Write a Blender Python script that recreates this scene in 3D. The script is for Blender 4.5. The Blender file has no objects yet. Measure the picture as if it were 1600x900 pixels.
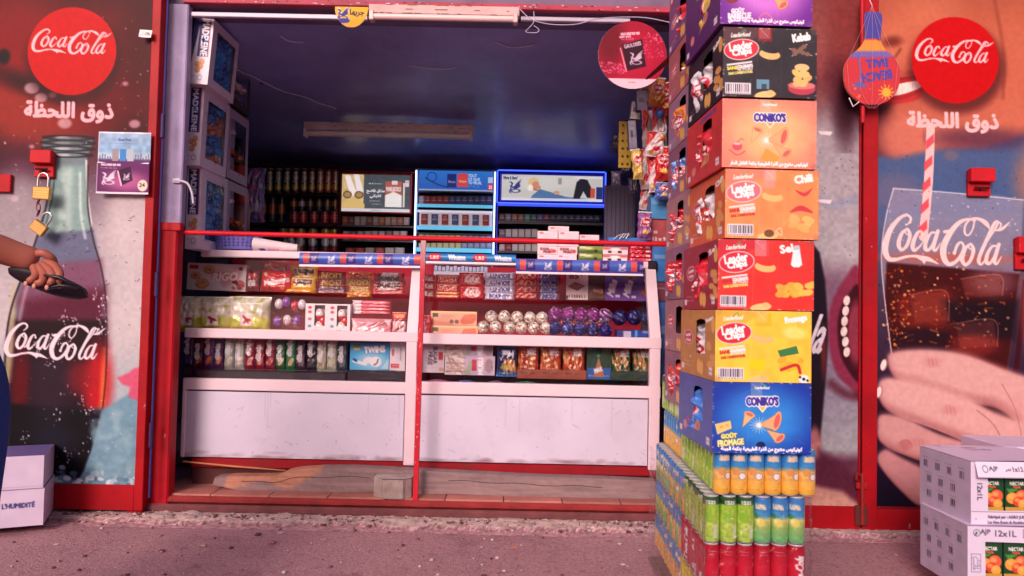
import bpy, math, random, unicodedata
import numpy as np
from mathutils import Matrix, Vector
random.seed(7); RNG = np.random.default_rng(7)
SC = bpy.context.scene; COL = SC.collection
# ------------------------------------------------------------------ camera, sky, sun, exposure
PITCH, ROLL, EYE, FPX = math.radians(2.0), math.radians(1.2), 1.05, 1150.0
cam_d = bpy.data.cameras.new('camera'); cam_d.sensor_width = 36; cam_d.lens = FPX / 1600 * 36
cam_d.clip_start = 0.05; cam_d.clip_end = 400
cam = bpy.data.objects.new('camera', cam_d); COL.objects.link(cam)
CM = Matrix.Translation((0, 0, EYE)) @ Matrix.Rotation(math.pi/2 + PITCH, 4, 'X') @ Matrix.Rotation(ROLL, 4, 'Z')
cam.matrix_world = CM; SC.camera = cam
world = bpy.data.worlds.new('World'); SC.world = world; world.use_nodes = True
wn = world.node_tree; wn.nodes.clear()
sky = wn.nodes.new('ShaderNodeTexSky'); sky.sky_type = 'NISHITA'; sky.sun_disc = False
SUN_EL, SUN_AZ = math.radians(25), math.radians(198)
sky.sun_elevation = SUN_EL; sky.sun_rotation = SUN_AZ; sky.air_density = 1.0; sky.dust_density = 4.0; sky.ozone_density = 1.0
bg = wn.nodes.new('ShaderNodeBackground'); bg.inputs[1].default_value = 0.12
wo = wn.nodes.new('ShaderNodeOutputWorld'); wn.links.new(sky.outputs[0], bg.inputs[0]); wn.links.new(bg.outputs[0], wo.inputs[0])
sun_d = bpy.data.lights.new('sun', 'SUN'); sun_d.energy = 2.1; sun_d.angle = math.radians(22); sun_d.color = (1.0, 0.93, 0.88)
sun = bpy.data.objects.new('sun', sun_d); COL.objects.link(sun)
sd = Vector((math.sin(SUN_AZ)*math.cos(SUN_EL), math.cos(SUN_AZ)*math.cos(SUN_EL), math.sin(SUN_EL)))
sun.rotation_euler = sd.to_track_quat('Z', 'Y').to_euler()
vs = SC.view_settings; vs.view_transform = 'Standard'; vs.look = 'None'; vs.gamma = 1; vs.exposure = 0.12; vs.use_curve_mapping = False
try:
    vs.use_white_balance = True; vs.white_balance_temperature = 7000; vs.white_balance_tint = 26
except Exception: pass
SC.render.engine = 'CYCLES'
SC.cycles.max_bounces = 10; SC.cycles.transparent_max_bounces = 24; SC.cycles.sample_clamp_indirect = 6
try: SC.cycles.use_denoising = True
except Exception: pass

def P(px, py, Y):
    d = CM.to_3x3() @ Vector(((px-800)/FPX, -(py-450)/FPX, -1.0)); t = Y / d.y
    return Vector((d.x*t, Y, EYE + d.z*t))
def PX(px, py, Y): return P(px, py, Y).x
def PZ(px, py, Y): return P(px, py, Y).z

# ------------------------------------------------------------------ colours and materials
def lin(c):
    c = np.clip(np.asarray(c, float), 0, 1)
    return np.where(c <= .04045, c/12.92, ((c+.055)/1.055)**2.4)
def rgb(*a):
    if len(a) == 1: a = a[0]
    return np.array(a, float)/255.0
MATS = {}
def mat(name, rough=.5, spec=.5, metal=0, bump=0, bscale=40, var=0, vscale=6, emit=0, coat=0, dirt=0, chip=0, grain=0):
    if name in MATS: return MATS[name]
    m = bpy.data.materials.new(name); m.use_nodes = True; nt = m.node_tree; nt.nodes.clear()
    N = nt.nodes.new; L = nt.links.new
    out = N('ShaderNodeOutputMaterial'); b = N('ShaderNodeBsdfPrincipled'); L(b.outputs[0], out.inputs[0])
    at = N('ShaderNodeAttribute'); at.attribute_name = 'Col'; src = at.outputs['Color']
    tc = N('ShaderNodeTexCoord'); vec = tc.outputs['Object']
    if grain: gm = N('ShaderNodeMapping'); gm.inputs['Scale'].default_value = (.08, 1, 1); L(vec, gm.inputs[0]); vec = gm.outputs[0]
    if var:
        nz = N('ShaderNodeTexNoise'); nz.inputs['Scale'].default_value = vscale; nz.inputs['Detail'].default_value = 8; nz.inputs['Roughness'].default_value = .65
        L(vec, nz.inputs['Vector'])
        mr = N('ShaderNodeMapRange'); mr.inputs[1].default_value = .3; mr.inputs[2].default_value = .7; mr.inputs[3].default_value = 1-var; mr.inputs[4].default_value = 1+var*.6
        L(nz.outputs[0], mr.inputs[0])
        mx = N('ShaderNodeVectorMath'); mx.operation = 'SCALE'; L(src, mx.inputs[0]); L(mr.outputs[0], mx.inputs['Scale']); src = mx.outputs[0]
    if dirt:
        nd = N('ShaderNodeTexNoise'); nd.inputs['Scale'].default_value = 3.1; nd.inputs['Detail'].default_value = 12; nd.inputs['Roughness'].default_value = .8
        L(tc.outputs['Object'], nd.inputs['Vector'])
        r = N('ShaderNodeMapRange'); r.inputs[1].default_value = .55; r.inputs[2].default_value = .72; r.inputs[3].default_value = 0; r.inputs[4].default_value = dirt; L(nd.outputs[0], r.inputs[0])
        mm = N('ShaderNodeMix'); mm.data_type = 'RGBA'; L(r.outputs[0], mm.inputs[0]); L(src, mm.inputs[6]); mm.inputs[7].default_value = (.06, .04, .045, 1); src = mm.outputs[2]
    if chip:
        nc = N('ShaderNodeTexNoise'); nc.inputs['Scale'].default_value = 26; nc.inputs['Detail'].default_value = 10; nc.inputs['Roughness'].default_value = .75; mp = N('ShaderNodeMapping'); mp.inputs['Scale'].default_value = (1, 1, .45)
        L(tc.outputs['Object'], mp.inputs[0]); L(mp.outputs[0], nc.inputs[0]); r = N('ShaderNodeMapRange'); r.inputs[1].default_value = .665; r.inputs[2].default_value = .685; r.inputs[4].default_value = chip; L(nc.outputs[0], r.inputs[0])
        mm = N('ShaderNodeMix'); mm.data_type = 'RGBA'; L(r.outputs[0], mm.inputs[0]); L(src, mm.inputs[6]); mm.inputs[7].default_value = (.42, .3, .36, 1); src = mm.outputs[2]
    L(src, b.inputs['Base Color'])
    b.inputs['Roughness'].default_value = rough; b.inputs['Metallic'].default_value = metal
    b.inputs['Specular IOR Level'].default_value = spec; b.inputs['Coat Weight'].default_value = coat; b.inputs['Coat Roughness'].default_value = .15
    if emit: L(src, b.inputs['Emission Color']); b.inputs['Emission Strength'].default_value = emit
    if bump:
        n2 = N('ShaderNodeTexNoise'); n2.inputs['Scale'].default_value = bscale; n2.inputs['Detail'].default_value = 5; L(vec, n2.inputs['Vector'])
        bp = N('ShaderNodeBump'); bp.inputs['Strength'].default_value = bump; bp.inputs['Distance'].default_value = .01; L(n2.outputs[0], bp.inputs['Height']); L(bp.outputs[0], b.inputs['Normal'])
    MATS[name] = m; return m
CARD = mat('printed_card', .45, .4, bump=.06, bscale=30, var=.04, vscale=9)
POST = mat('poster_vinyl', .5, .14, bump=.03, bscale=8, var=.015, vscale=14)
FOIL = mat('foil_wrapper', .22, .7, bump=.45, bscale=42, coat=.3)
SHINE = mat('metallic_foil', .25, .6, metal=.35, bump=.9, bscale=60)
MATTE = mat('matte_surface', .8, .25, bump=.1, bscale=30, var=.1)
PAINT = mat('worn_gloss_paint', .5, .2, bump=.14, bscale=14, var=.25, vscale=5, dirt=.45, chip=.8)
PLAIN = mat('smooth_plastic', .35, .5, var=.04)
ALU = mat('white_powder_coated_frame', .35, .5, bump=.03, var=.05, vscale=7, dirt=.12)
METAL = mat('bare_metal', .3, .5, metal=.9, var=.1)
CAN = mat('printed_can', .3, .6, metal=.25, coat=.3)
GLOW = mat('backlit_print', .4, .3, emit=.75)
LED = mat('light_strip', .4, .3, emit=3.0)
CONC = mat('rough_concrete', .9, .2, bump=.7, bscale=22, var=.35, vscale=9, dirt=.5)
WOOD = mat('weathered_wood', .8, .2, bump=.35, bscale=60, var=.28, vscale=40, dirt=.4, grain=1)
CEIL = mat('ceiling_gloss_paint', .3, .6, bump=.15, bscale=5, var=.35, vscale=2.2)
SKIN = mat('skin', .5, .4, bump=.05, var=.06)
CLOTH = mat('cloth', .9, .1, bump=.3, bscale=60, var=.12)
def glassmat(name, tint, base=.0, rough=0.0):
    m = bpy.data.materials.new(name); m.use_nodes = True; nt = m.node_tree; nt.nodes.clear(); N = nt.nodes.new; L = nt.links.new
    out = N('ShaderNodeOutputMaterial'); mx = N('ShaderNodeMixShader'); tr = N('ShaderNodeBsdfTransparent'); gl = N('ShaderNodeBsdfGlossy')
    tr.inputs[0].default_value = (*tint, 1); gl.inputs['Roughness'].default_value = rough; gl.inputs[0].default_value = (1, 1, 1, 1)
    lw = N('ShaderNodeLayerWeight'); lw.inputs[0].default_value = .5; pw = N('ShaderNodeMath'); pw.operation = 'POWER'; pw.inputs[1].default_value = 5; L(lw.outputs['Facing'], pw.inputs[0])
    ad = N('ShaderNodeMath'); ad.operation = 'MULTIPLY_ADD'; ad.inputs[1].default_value = .9; ad.inputs[2].default_value = .012+base; ad.use_clamp = True
    L(pw.outputs[0], ad.inputs[0]); L(ad.outputs[0], mx.inputs[0]); L(tr.outputs[0], mx.inputs[1]); L(gl.outputs[0], mx.inputs[2]); L(mx.outputs[0], out.inputs[0])
    return m
GLASS = glassmat('cabinet_glass', (.97, .97, .97))
GLASSR = glassmat('cabinet_glass_lower', (.95, .95, .95), .02)
def filmmat():
    m = glassmat('plastic_film', (.97, .97, .98), .0, .1); nt = m.node_tree
    n = nt.nodes.new('ShaderNodeTexNoise'); n.inputs['Scale'].default_value = 14; n.inputs['Detail'].default_value = 4; n.inputs['Distortion'].default_value = 1.2
    tc = nt.nodes.new('ShaderNodeTexCoord'); nt.links.new(tc.outputs['Object'], n.inputs[0])
    b = nt.nodes.new('ShaderNodeBump'); b.inputs['Strength'].default_value = .8; b.inputs['Distance'].default_value = .03
    nt.links.new(n.outputs[0], b.inputs['Height'])
    for nn in nt.nodes:
        if nn.type in ('BSDF_GLOSSY', 'LAYER_WEIGHT'): nt.links.new(b.outputs[0], nn.inputs['Normal'])
    return m
FILM = filmmat()

# ------------------------------------------------------------------ mesh collector: every vertex carries its own colour
class MB:
    def __init__(s): s.V = []; s.C = []; s.F = []; s.n = 0
    def verts(s, V, C):
        V = np.asarray(V, float).reshape(-1, 3); C = np.asarray(C, float)
        C = np.broadcast_to(C, V.shape) if C.ndim == 1 else C.reshape(-1, 3)
        i = s.n; s.V.append(V); s.C.append(C); s.n += len(V); return i
    def faces(s, F, off=0): s.F.append(np.asarray(F, int) + off)
    def grid(s, V, C, hole=None, wrap=False, flip=False):
        ny, nx = V.shape[:2]; o = s.verts(V, C); idx = np.arange(ny*nx).reshape(ny, nx)
        if wrap: idx = np.concatenate([idx, idx[:, :1]], 1)
        a, b, c, d = idx[:-1, :-1], idx[:-1, 1:], idx[1:, 1:], idx[1:, :-1]
        q = np.stack([a, d, c, b] if not flip else [a, b, c, d], -1).reshape(-1, 4)
        if hole is not None:
            h = hole[:-1, :-1] & hole[1:, 1:]; q = q[~h.reshape(-1)]
        s.faces(q, o)
    def poly(s, pts, c): o = s.verts(pts, c); s.faces([list(range(len(pts)))], o)
    def box(s, lo, hi, c, b=0.0, M=None):
        lo = np.array(lo, float); hi = np.array(hi, float); cen = (lo+hi)/2; h = np.abs(hi-lo)/2; b = min(b, h.min()*.9)
        S = [(x, y, z) for x in (-1, 1) for y in (-1, 1) for z in (-1, 1)]; ix = {k: i for i, k in enumerate(S)}
        if b <= 0:
            V = [cen + np.array(k)*h for k in S]; F = []
            for a in range(3):
                for sg in (-1, 1): F.append([ix[tuple((sg if i == a else (u if i == (a+1) % 3 else v)) for i in range(3))] for u, v in ((-1, -1), (1, -1), (1, 1), (-1, 1))])
        else:
            V = []; F = []; T = []
            for k in S:
                for a in range(3):
                    q = np.array(k)*(h-b); q[a] = k[a]*h[a]; V.append(cen+q)
            vi = lambda k, a: ix[tuple(k)]*3 + a
            for a in range(3):
                u_, v_ = (a+1) % 3, (a+2) % 3
                for sg in (-1, 1):
                    q = []
                    for u, v in ((-1, -1), (1, -1), (1, 1), (-1, 1)):
                        k = [0]*3; k[a] = sg; k[u_] = u; k[v_] = v; q.append(vi(k, a))
                    F.append(q)
                for s1 in (-1, 1):
                    for s2 in (-1, 1):
                        k0 = [0]*3; k0[a] = -1; k0[u_] = s1; k0[v_] = s2; k1 = list(k0); k1[a] = 1
                        F.append([vi(k0, u_), vi(k1, u_), vi(k1, v_), vi(k0, v_)])
            for k in S: T.append([vi(k, 0), vi(k, 1), vi(k, 2)])
        V = np.array(V)
        def fix(f):
            p = V[f]; n = np.cross(p[1]-p[0], p[2]-p[0]); return f if np.dot(n, p.mean(0)-cen) > 0 else f[::-1]
        F = [fix(f) for f in F]; T2 = [fix(f) for f in T] if b > 0 else []
        if M is not None: V = np.array([M @ Vector(v) for v in V])
        o = s.verts(V, c); s.faces(F, o)
        if T2: s.faces(T2, o)
    def tube(s, pts, r, c, n=8, cap=True, flat=1.0):
        pts = [Vector(p) for p in pts]; rs = r if hasattr(r, '__len__') else [r]*len(pts); R = []; up = None
        for i, p in enumerate(pts):
            t = (pts[min(i+1, len(pts)-1)] - pts[max(i-1, 0)]).normalized()
            if up is None: up = Vector((0, 0, 1)) if abs(t.z) < .9 else Vector((0, 1, 0))
            x = t.cross(up).normalized(); up = x.cross(t).normalized()
            R.append([p + (x*math.cos(a) + up*math.sin(a)*flat)*rs[i] for a in np.arange(n)*2*math.pi/n])
        s.grid(np.array(R), c, wrap=True, flip=False)
        if cap: s.poly(R[0], c); s.poly(R[-1][::-1], c)
    def lathe(s, prof, C, n=20, cen=(0, 0, 0), ax='z', cap=True):
        """prof: list of (r, z)"""
        prof = np.array(prof, float); a = np.arange(n)*2*math.pi/n
        V = np.stack([np.outer(prof[:, 0], np.cos(a)), np.outer(prof[:, 0], np.sin(a)), np.repeat(prof[:, 1:2], n, 1)], -1)
        if ax == 'y': V = V[..., [0, 2, 1]]*np.array([1, 1, 1])
        V = V + np.array(cen); C = np.asarray(C, float)
        if C.ndim == 2: C = np.repeat(C[:, None, :], n, 1)
        s.grid(V, C, wrap=True, flip=(ax == 'z'))
        if cap:
            c0 = C if C.ndim == 1 else C[0, 0]; c1 = C if C.ndim == 1 else C[-1, 0]
            s.poly(V[0][::-1], c0); s.poly(V[-1], c1)
    def ball(s, cen, r, c, n=14, sq=(1, 1, 1), noise=0):
        th = np.linspace(0, math.pi, n//2+2); ph = np.arange(n)*2*math.pi/n
        V = np.stack([np.outer(np.sin(th), np.cos(ph)), np.outer(np.sin(th), np.sin(ph)), np.outer(np.cos(th), np.ones(n))], -1)
        if noise: V *= (1 + RNG.normal(0, noise, V.shape[:2]))[..., None]
        s.grid(V*np.array(sq)*r + np.array(cen), c, wrap=True)
    def build(s, name, m, parent=None, smooth=False, loc=None, rot=None):
        me = bpy.data.meshes.new(name); V = np.concatenate(s.V); C = np.concatenate(s.C)
        me.vertices.add(len(V)); me.vertices.foreach_set('co', V.astype(np.float32).ravel())
        lt = np.concatenate([np.full(len(f), f.shape[1]) for f in s.F]); li = np.concatenate([f.ravel() for f in s.F])
        me.loops.add(len(li)); me.loops.foreach_set('vertex_index', li.astype(np.int32))
        ls = np.concatenate([[0], np.cumsum(lt)[:-1]]); me.polygons.add(len(lt)); me.polygons.foreach_set('loop_start', ls.astype(np.int32)); me.polygons.foreach_set('loop_total', lt.astype(np.int32))
        me.polygons.foreach_set('use_smooth', np.full(len(lt), bool(smooth)))
        me.update(calc_edges=True)
        a = me.color_attributes.new('Col', 'FLOAT_COLOR', 'POINT')
        a.data.foreach_set('color', np.concatenate([lin(C), np.ones((len(C), 1))], 1).astype(np.float32).ravel())
        me.materials.append(m); me.validate()
        o = bpy.data.objects.new(name, me); COL.objects.link(o)
        if parent is not None: o.parent = parent
        if loc is not None: o.location = loc
        if rot is not None: o.rotation_euler = rot
        return o
def tag(o, label=None, cat=None, group=None, kind=None):
    if label: o['label'] = label
    if cat: o['category'] = cat
    if group: o['group'] = group
    if kind or cat: o['kind'] = kind or 'thing'
    return o
def thing(name, label, cat, loc=(0, 0, 0), group=None, rz=0):
    o = bpy.data.objects.new(name, None); COL.objects.link(o); o.location = loc; o.rotation_euler = (0, 0, rz); o.empty_display_size = .05
    return tag(o, label, cat, group)
ORD = ['first', 'second', 'third', 'fourth', 'fifth', 'sixth', 'seventh', 'eighth', 'ninth', 'tenth', 'eleventh', 'twelfth', 'thirteenth', 'fourteenth', 'fifteenth', 'sixteenth', 'seventeenth', 'eighteenth']

# ------------------------------------------------------------------ print shop: artwork is rasterised into per-vertex colours
FORMS = {}
for cp in list(range(0xFE70, 0xFEFF)) + list(range(0xFB50, 0xFBFF)):
    d = unicodedata.decomposition(chr(cp)).split()
    if len(d) == 2 and d[0] in ('<initial>', '<medial>', '<final>', '<isolated>'): FORMS.setdefault(chr(int(d[1], 16)), {}).setdefault(d[0][1:-1], chr(cp))
def ar(s):
    out = []; n = len(s)
    for i, ch in enumerate(s):
        f = FORMS.get(ch)
        if not f: out.append(ch); continue
        pv = i > 0 and 'initial' in FORMS.get(s[i-1], {}); nx = i < n-1 and 'final' in FORMS.get(s[i+1], {})
        k = 'medial' if pv and nx and 'medial' in f else 'final' if pv and 'final' in f else 'initial' if nx and 'initial' in f else 'isolated'
        out.append(f.get(k, ch))
    return ''.join(reversed(out))
TXT = {}
def text_tris(s):
    if s in TXT: return TXT[s]
    c = bpy.data.curves.new('tmp', 'FONT'); c.body = s; c.resolution_u = 2; c.fill_mode = 'FRONT'
    if ord(max(s)) > 0xFB00: c.space_character = 1.03
    o = bpy.data.objects.new('tmp', c); COL.objects.link(o); me = o.to_mesh(); me.calc_loop_triangles()
    v = np.array([x.co[:2] for x in me.vertices]); t = np.array([x.vertices[:] for x in me.loop_triangles])
    T = v[t]; o.to_mesh_clear(); bpy.data.objects.remove(o); bpy.data.curves.remove(c)
    mn = T.reshape(-1, 2).min(0); mx = T.reshape(-1, 2).max(0); T = (T-mn)/(mx-mn); T[..., 1] = 1-T[..., 1]
    TXT[s] = T; return T
def smooth_pts(p, k=6, closed=True):
    p = np.array(p, float); n = len(p); out = []
    rng = range(n) if closed else range(n-1)
    for i in rng:
        if closed: a, b, c, d = p[i-1], p[i], p[(i+1) % n], p[(i+2) % n]
        else: a, b, c, d = p[max(i-1, 0)], p[i], p[i+1], p[min(i+2, n-1)]
        for t in np.arange(k)/k:
            out.append(.5*((2*b) + (c-a)*t + (2*a-5*b+4*c-d)*t*t + (3*b-a-3*c+d)*t**3))
    if not closed: out.append(p[-1])
    return np.array(out)
class Cv:
    """canvas in photo-pixel units; origin (ox, oy) may be the photo's own coordinates"""
    def __init__(s, x0, y0, x1, y1, S=.8, col=(255, 255, 255)):
        s.x0, s.y0, s.x1, s.y1, s.S = x0, y0, x1, y1, S; s.nx = max(3, int(round((x1-x0)*S))+1); s.ny = max(3, int(round((y1-y0)*S))+1)
        s.kx = (s.nx-1)/(x1-x0); s.ky = (s.ny-1)/(y1-y0); s.A = np.empty((s.ny, s.nx, 3)); s.A[:] = rgb(col); s.hole = None; s.W = x1-x0; s.H = y1-y0
    def _reg(s, a, b, c, d, pad=1):
        i0 = max(0, int((a-s.x0)*s.kx)-pad); i1 = min(s.nx, int((c-s.x0)*s.kx)+pad+2); j0 = max(0, int((b-s.y0)*s.ky)-pad); j1 = min(s.ny, int((d-s.y0)*s.ky)+pad+2)
        if i1 <= i0 or j1 <= j0: return None
        X = s.x0 + np.arange(i0, i1)/s.kx; Y = s.y0 + np.arange(j0, j1)/s.ky
        return (slice(j0, j1), slice(i0, i1)), X[None, :], Y[:, None]
    def _mix(s, sl, al, col):
        col = rgb(col) if not isinstance(col, np.ndarray) else col
        s.A[sl] = s.A[sl]*(1-al[..., None]) + col*al[..., None]
    def rect(s, a, b, c, d, col, al=1.0, soft=.6):
        g = s._reg(a, b, c, d, 2 + int(soft*s.kx))
        if not g: return s
        sl, X, Y = g; q = max(soft, .5)
        m = np.clip(.5+np.minimum(X-a, c-X)/q, 0, 1)*np.clip(.5+np.minimum(Y-b, d-Y)/q, 0, 1); s._mix(sl, m*al, col); return s
    def vgrad(s, stops, a=None, c=None):
        """stops: [(y, col)]"""
        ys = np.array([t[0] for t in stops], float); cs = np.array([rgb(t[1]) for t in stops]); Y = s.y0 + np.arange(s.ny)/s.ky
        G = np.stack([np.interp(Y, ys, cs[:, k]) for k in range(3)], -1)[:, None, :]
        i0 = 0 if a is None else max(0, int((a-s.x0)*s.kx)); i1 = s.nx if c is None else int((c-s.x0)*s.kx)+1
        s.A[:, i0:i1] = G; return s
    def ell(s, cx, cy, rx, ry, col, al=1.0, rot=0, soft=.7, ring=0):
        R = max(rx, ry)+soft+ring; g = s._reg(cx-R, cy-R, cx+R, cy+R, 2)
        if not g: return s
        sl, X, Y = g; c_, s_ = math.cos(math.radians(rot)), math.sin(math.radians(rot)); u = (X-cx)*c_+(Y-cy)*s_; v = -(X-cx)*s_+(Y-cy)*c_
        r = np.sqrt((u/rx)**2+(v/ry)**2); d = (r-1)*min(rx, ry)
        if ring: d = np.abs(d)-ring/2
        q = np.clip(.5-d/(max(soft, .6)*2), 0, 1); q = q*q*(3-2*q); s._mix(sl, q*al, col); return s
    def poly(s, pts, col, al=1.0, soft=.6, smooth=False):
        p = smooth_pts(pts) if smooth else np.array(pts, float)
        g = s._reg(p[:, 0].min()-soft, p[:, 1].min()-soft, p[:, 0].max()+soft, p[:, 1].max()+soft, 2)
        if not g: return s
        sl, X, Y = g; X, Y = np.broadcast_arrays(X, Y); ins = np.zeros(X.shape, bool); D = np.full(X.shape, 1e9)
        for a, b in zip(p, np.roll(p, -1, 0)):
            e = b-a; L = e@e
            if L < 1e-12: continue
            t = np.clip(((X-a[0])*e[0]+(Y-a[1])*e[1])/L, 0, 1); D = np.minimum(D, (X-a[0]-t*e[0])**2+(Y-a[1]-t*e[1])**2)
            cr = (a[1] > Y) != (b[1] > Y)
            if a[1] != b[1]: ins ^= cr & (X < a[0]+(Y-a[1])*e[0]/e[1])
        d = np.sqrt(D)*np.where(ins, -1, 1); q = np.clip(.5-d/(max(soft, .5)*2), 0, 1)
        if soft > 2: q = q*q*(3-2*q)
        s._mix(sl, q*al, col); return s
    def stroke(s, pts, w, col, al=1.0, smooth=True, soft=.55):
        """variable width stroke: w scalar or list"""
        p = np.array(pts, float); w = np.array(w if hasattr(w, '__len__') else [w]*len(p), float)
        if smooth and len(p) > 2: q = smooth_pts(np.column_stack([p, w]), 6, False); p, w = q[:, :2], np.maximum(q[:, 2], .3)
        m = w.max(); g = s._reg(p[:, 0].min()-m, p[:, 1].min()-m, p[:, 0].max()+m, p[:, 1].max()+m, 2)
        if not g: return s
        sl, X, Y = g; X, Y = np.broadcast_arrays(X, Y); D = np.full(X.shape, 1e9)
        for i in range(len(p)-1):
            e = p[i+1]-p[i]; L = e@e+1e-9; t = np.clip(((X-p[i, 0])*e[0]+(Y-p[i, 1])*e[1])/L, 0, 1)
            D = np.minimum(D, np.hypot(X-p[i, 0]-t*e[0], Y-p[i, 1]-t*e[1]) - (w[i]+(w[i+1]-w[i])*t)/2)
        s._mix(sl, np.clip(.5-D/(soft*2), 0, 1)*al, col); return s
    def text(s, t, cx, cy, w, h, col, rot=0, shear=0, bold=0, al=1.0, flip=1):
        if not t: return s
        T = text_tris(t).copy(); x = (T[..., 0]-.5)*w*flip; y = (T[..., 1]-.5)*h; x = x - y*shear
        c_, s_ = math.cos(math.radians(rot)), math.sin(math.radians(rot)); T = np.stack([cx+x*c_-y*s_, cy+x*s_+y*c_], -1)
        q = T.reshape(-1, 2); g = s._reg(q[:, 0].min()-bold, q[:, 1].min()-bold, q[:, 0].max()+bold, q[:, 1].max()+bold, 2)
        if not g: return s
        sl, X, Y = g; K = 4; nx, ny = X.shape[1], Y.shape[0]; ox, oy = X[0, 0]-.5/s.kx, Y[0, 0]-.5/s.ky
        M = np.zeros((ny*K, nx*K), bool); U = (T-[ox, oy])*[s.kx*K, s.ky*K]-.5
        for a, b, c in U:
            i0 = max(0, math.ceil(min(a[0], b[0], c[0]))); i1 = min(nx*K-1, math.floor(max(a[0], b[0], c[0]))); j0 = max(0, math.ceil(min(a[1], b[1], c[1]))); j1 = min(ny*K-1, math.floor(max(a[1], b[1], c[1])))
            if i1 < i0 or j1 < j0: continue
            xx = np.arange(i0, i1+1)[None, :]; yy = np.arange(j0, j1+1)[:, None]
            e = lambda p, r: (r[0]-p[0])*(yy-p[1])-(r[1]-p[1])*(xx-p[0])
            e0, e1, e2 = e(a, b), e(b, c), e(c, a); M[j0:j1+1, i0:i1+1] |= ((e0 >= 0) & (e1 >= 0) & (e2 >= 0)) | ((e0 <= 0) & (e1 <= 0) & (e2 <= 0))
        r = int(round(bold*s.kx*K/2))
        if r > 0:
            B = M.copy()
            for dx in range(-r, r+1):
                for dy in range(-r, r+1):
                    if dx*dx+dy*dy <= r*r+1 and (dx or dy):
                        B[max(0, dy):ny*K+min(0, dy), max(0, dx):nx*K+min(0, dx)] |= M[max(0, -dy):ny*K+min(0, -dy), max(0, -dx):nx*K+min(0, -dx)]
            M = B
        cov = M.reshape(ny, K, nx, K).mean((1, 3)); s._mix(sl, cov*al, col); return s
    def noise(s, amp, cell=8, col=None, thr=None):
        gx, gy = int(s.W/cell)+3, int(s.H/cell)+3; G = RNG.random((gy, gx)); X = np.arange(s.nx)/s.kx/cell; Y = np.arange(s.ny)/s.ky/cell
        xi = X.astype(int); yi = Y.astype(int); fx = X-xi; fy = (Y-yi)[:, None]; fx = fx*fx*(3-2*fx); fy = fy*fy*(3-2*fy)
        a = G[yi][:, xi]*(1-fx)+G[yi][:, xi+1]*fx; b = G[yi+1][:, xi]*(1-fx)+G[yi+1][:, xi+1]*fx; n = a*(1-fy)+b*fy
        if col is None: s.A = np.clip(s.A*(1+(n-.5)[..., None]*2*amp), 0, 1)
        else: m = np.clip((n-thr)*6, 0, 1)*amp; s.A = s.A*(1-m[..., None])+rgb(col)*m[..., None]
        return s
    def speck(s, n, col, r=1.0, box=None, al=.8):
        b = box or (s.x0, s.y0, s.x1, s.y1)
        for _ in range(n): s.ell(random.uniform(b[0], b[2]), random.uniform(b[1], b[3]), r*random.uniform(.4, 1.3), r*random.uniform(.4, 1.3), col, al*random.uniform(.4, 1), rot=random.uniform(0, 90))
        return s
    def scrib(s, x0, y, x1, col, h=1.6, al=.8):
        x = x0
        while x < x1:
            w = random.uniform(1.5, 4); s.rect(x, y-h/2, min(x+w, x1), y+h/2, col, al*random.uniform(.5, 1)); x += w+random.uniform(.6, 1.4)
        return s
    def logo(s, x0, y0, w, h, col, wt=1.0, al=1.0):
        """flowing script: two joined capitals with ribbon tails"""
        f = lambda pts: [(x0+(a-128)/622*w, y0+(b-170)/200*h) for a, b in pts]; k = w/622*wt
        def st(pts, ws): s.stroke(f(pts), [q*k for q in ws], col, al)
        st([(243, 212), (262, 198), (262, 182), (240, 174), (205, 190), (165, 228), (142, 275), (138, 312), (155, 338), (190, 340), (240, 330), (285, 328), (318, 336), (350, 340), (395, 357)], [5, 9, 11, 11, 16, 22, 27, 26, 20, 15, 11, 12, 22, 18, 3])
        s.poly(f([(300, 330), (345, 334), (326, 358)]), col, al)
        def oo(cx, cy): st([(cx+12, cy-38), (cx-14, cy-20), (cx-30, cy+18), (cx-16, cy+40), (cx+10, cy+24), (cx+26, cy-14), (cx+14, cy-38), (cx+4, cy-24), (cx+24, cy-12)], [9, 15, 19, 14, 14, 16, 10, 6, 5])
        oo(233, 264); st([(318, 248), (312, 234), (292, 246), (272, 285), (278, 306), (300, 296), (330, 268)], [11, 9, 14, 19, 15, 8, 5])
        def aa(cx, cy, e=1): st([(cx+22, cy-32), (cx+2, cy-30), (cx-20, cy-4), (cx-28, cy+26), (cx-10, cy+32), (cx+14, cy+4), (cx+30, cy-34)], [8, 10, 15, 18, 13, 10, 8]); st([(cx+36, cy-38), (cx+20, cy), (cx+12, cy+26), (cx+24, cy+34), (cx+46, cy+8)], [15, 17, 16, 10, 4])
        aa(360, 272)
        st([(428, 237), (450, 234)], [13, 13])
        st([(578, 195), (540, 190), (495, 206), (448, 250), (420, 300), (428, 345), (458, 358), (498, 334), (520, 296), (508, 276), (488, 288), (474, 316)], [8, 11, 18, 25, 28, 24, 16, 15, 12, 9, 13, 8])
        st([(474, 316), (482, 300)], [16, 6])
        st([(576, 190), (566, 226), (544, 250), (526, 240), (532, 210), (562, 188), (600, 190), (632, 206), (646, 224)], [6, 7, 7, 9, 9, 8, 14, 20, 6])
        oo(541, 320)
        st([(600, 318), (640, 268), (678, 222), (690, 200), (672, 206), (636, 262), (598, 325), (592, 350), (606, 358), (634, 330)], [5, 6, 9, 9, 14, 16, 16, 15, 9, 4])
        st([(690, 200), (704, 208), (694, 226), (676, 232), (708, 226), (748, 200)], [6, 8, 6, 5, 13, 3])
        aa(656, 322)
        return s
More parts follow.
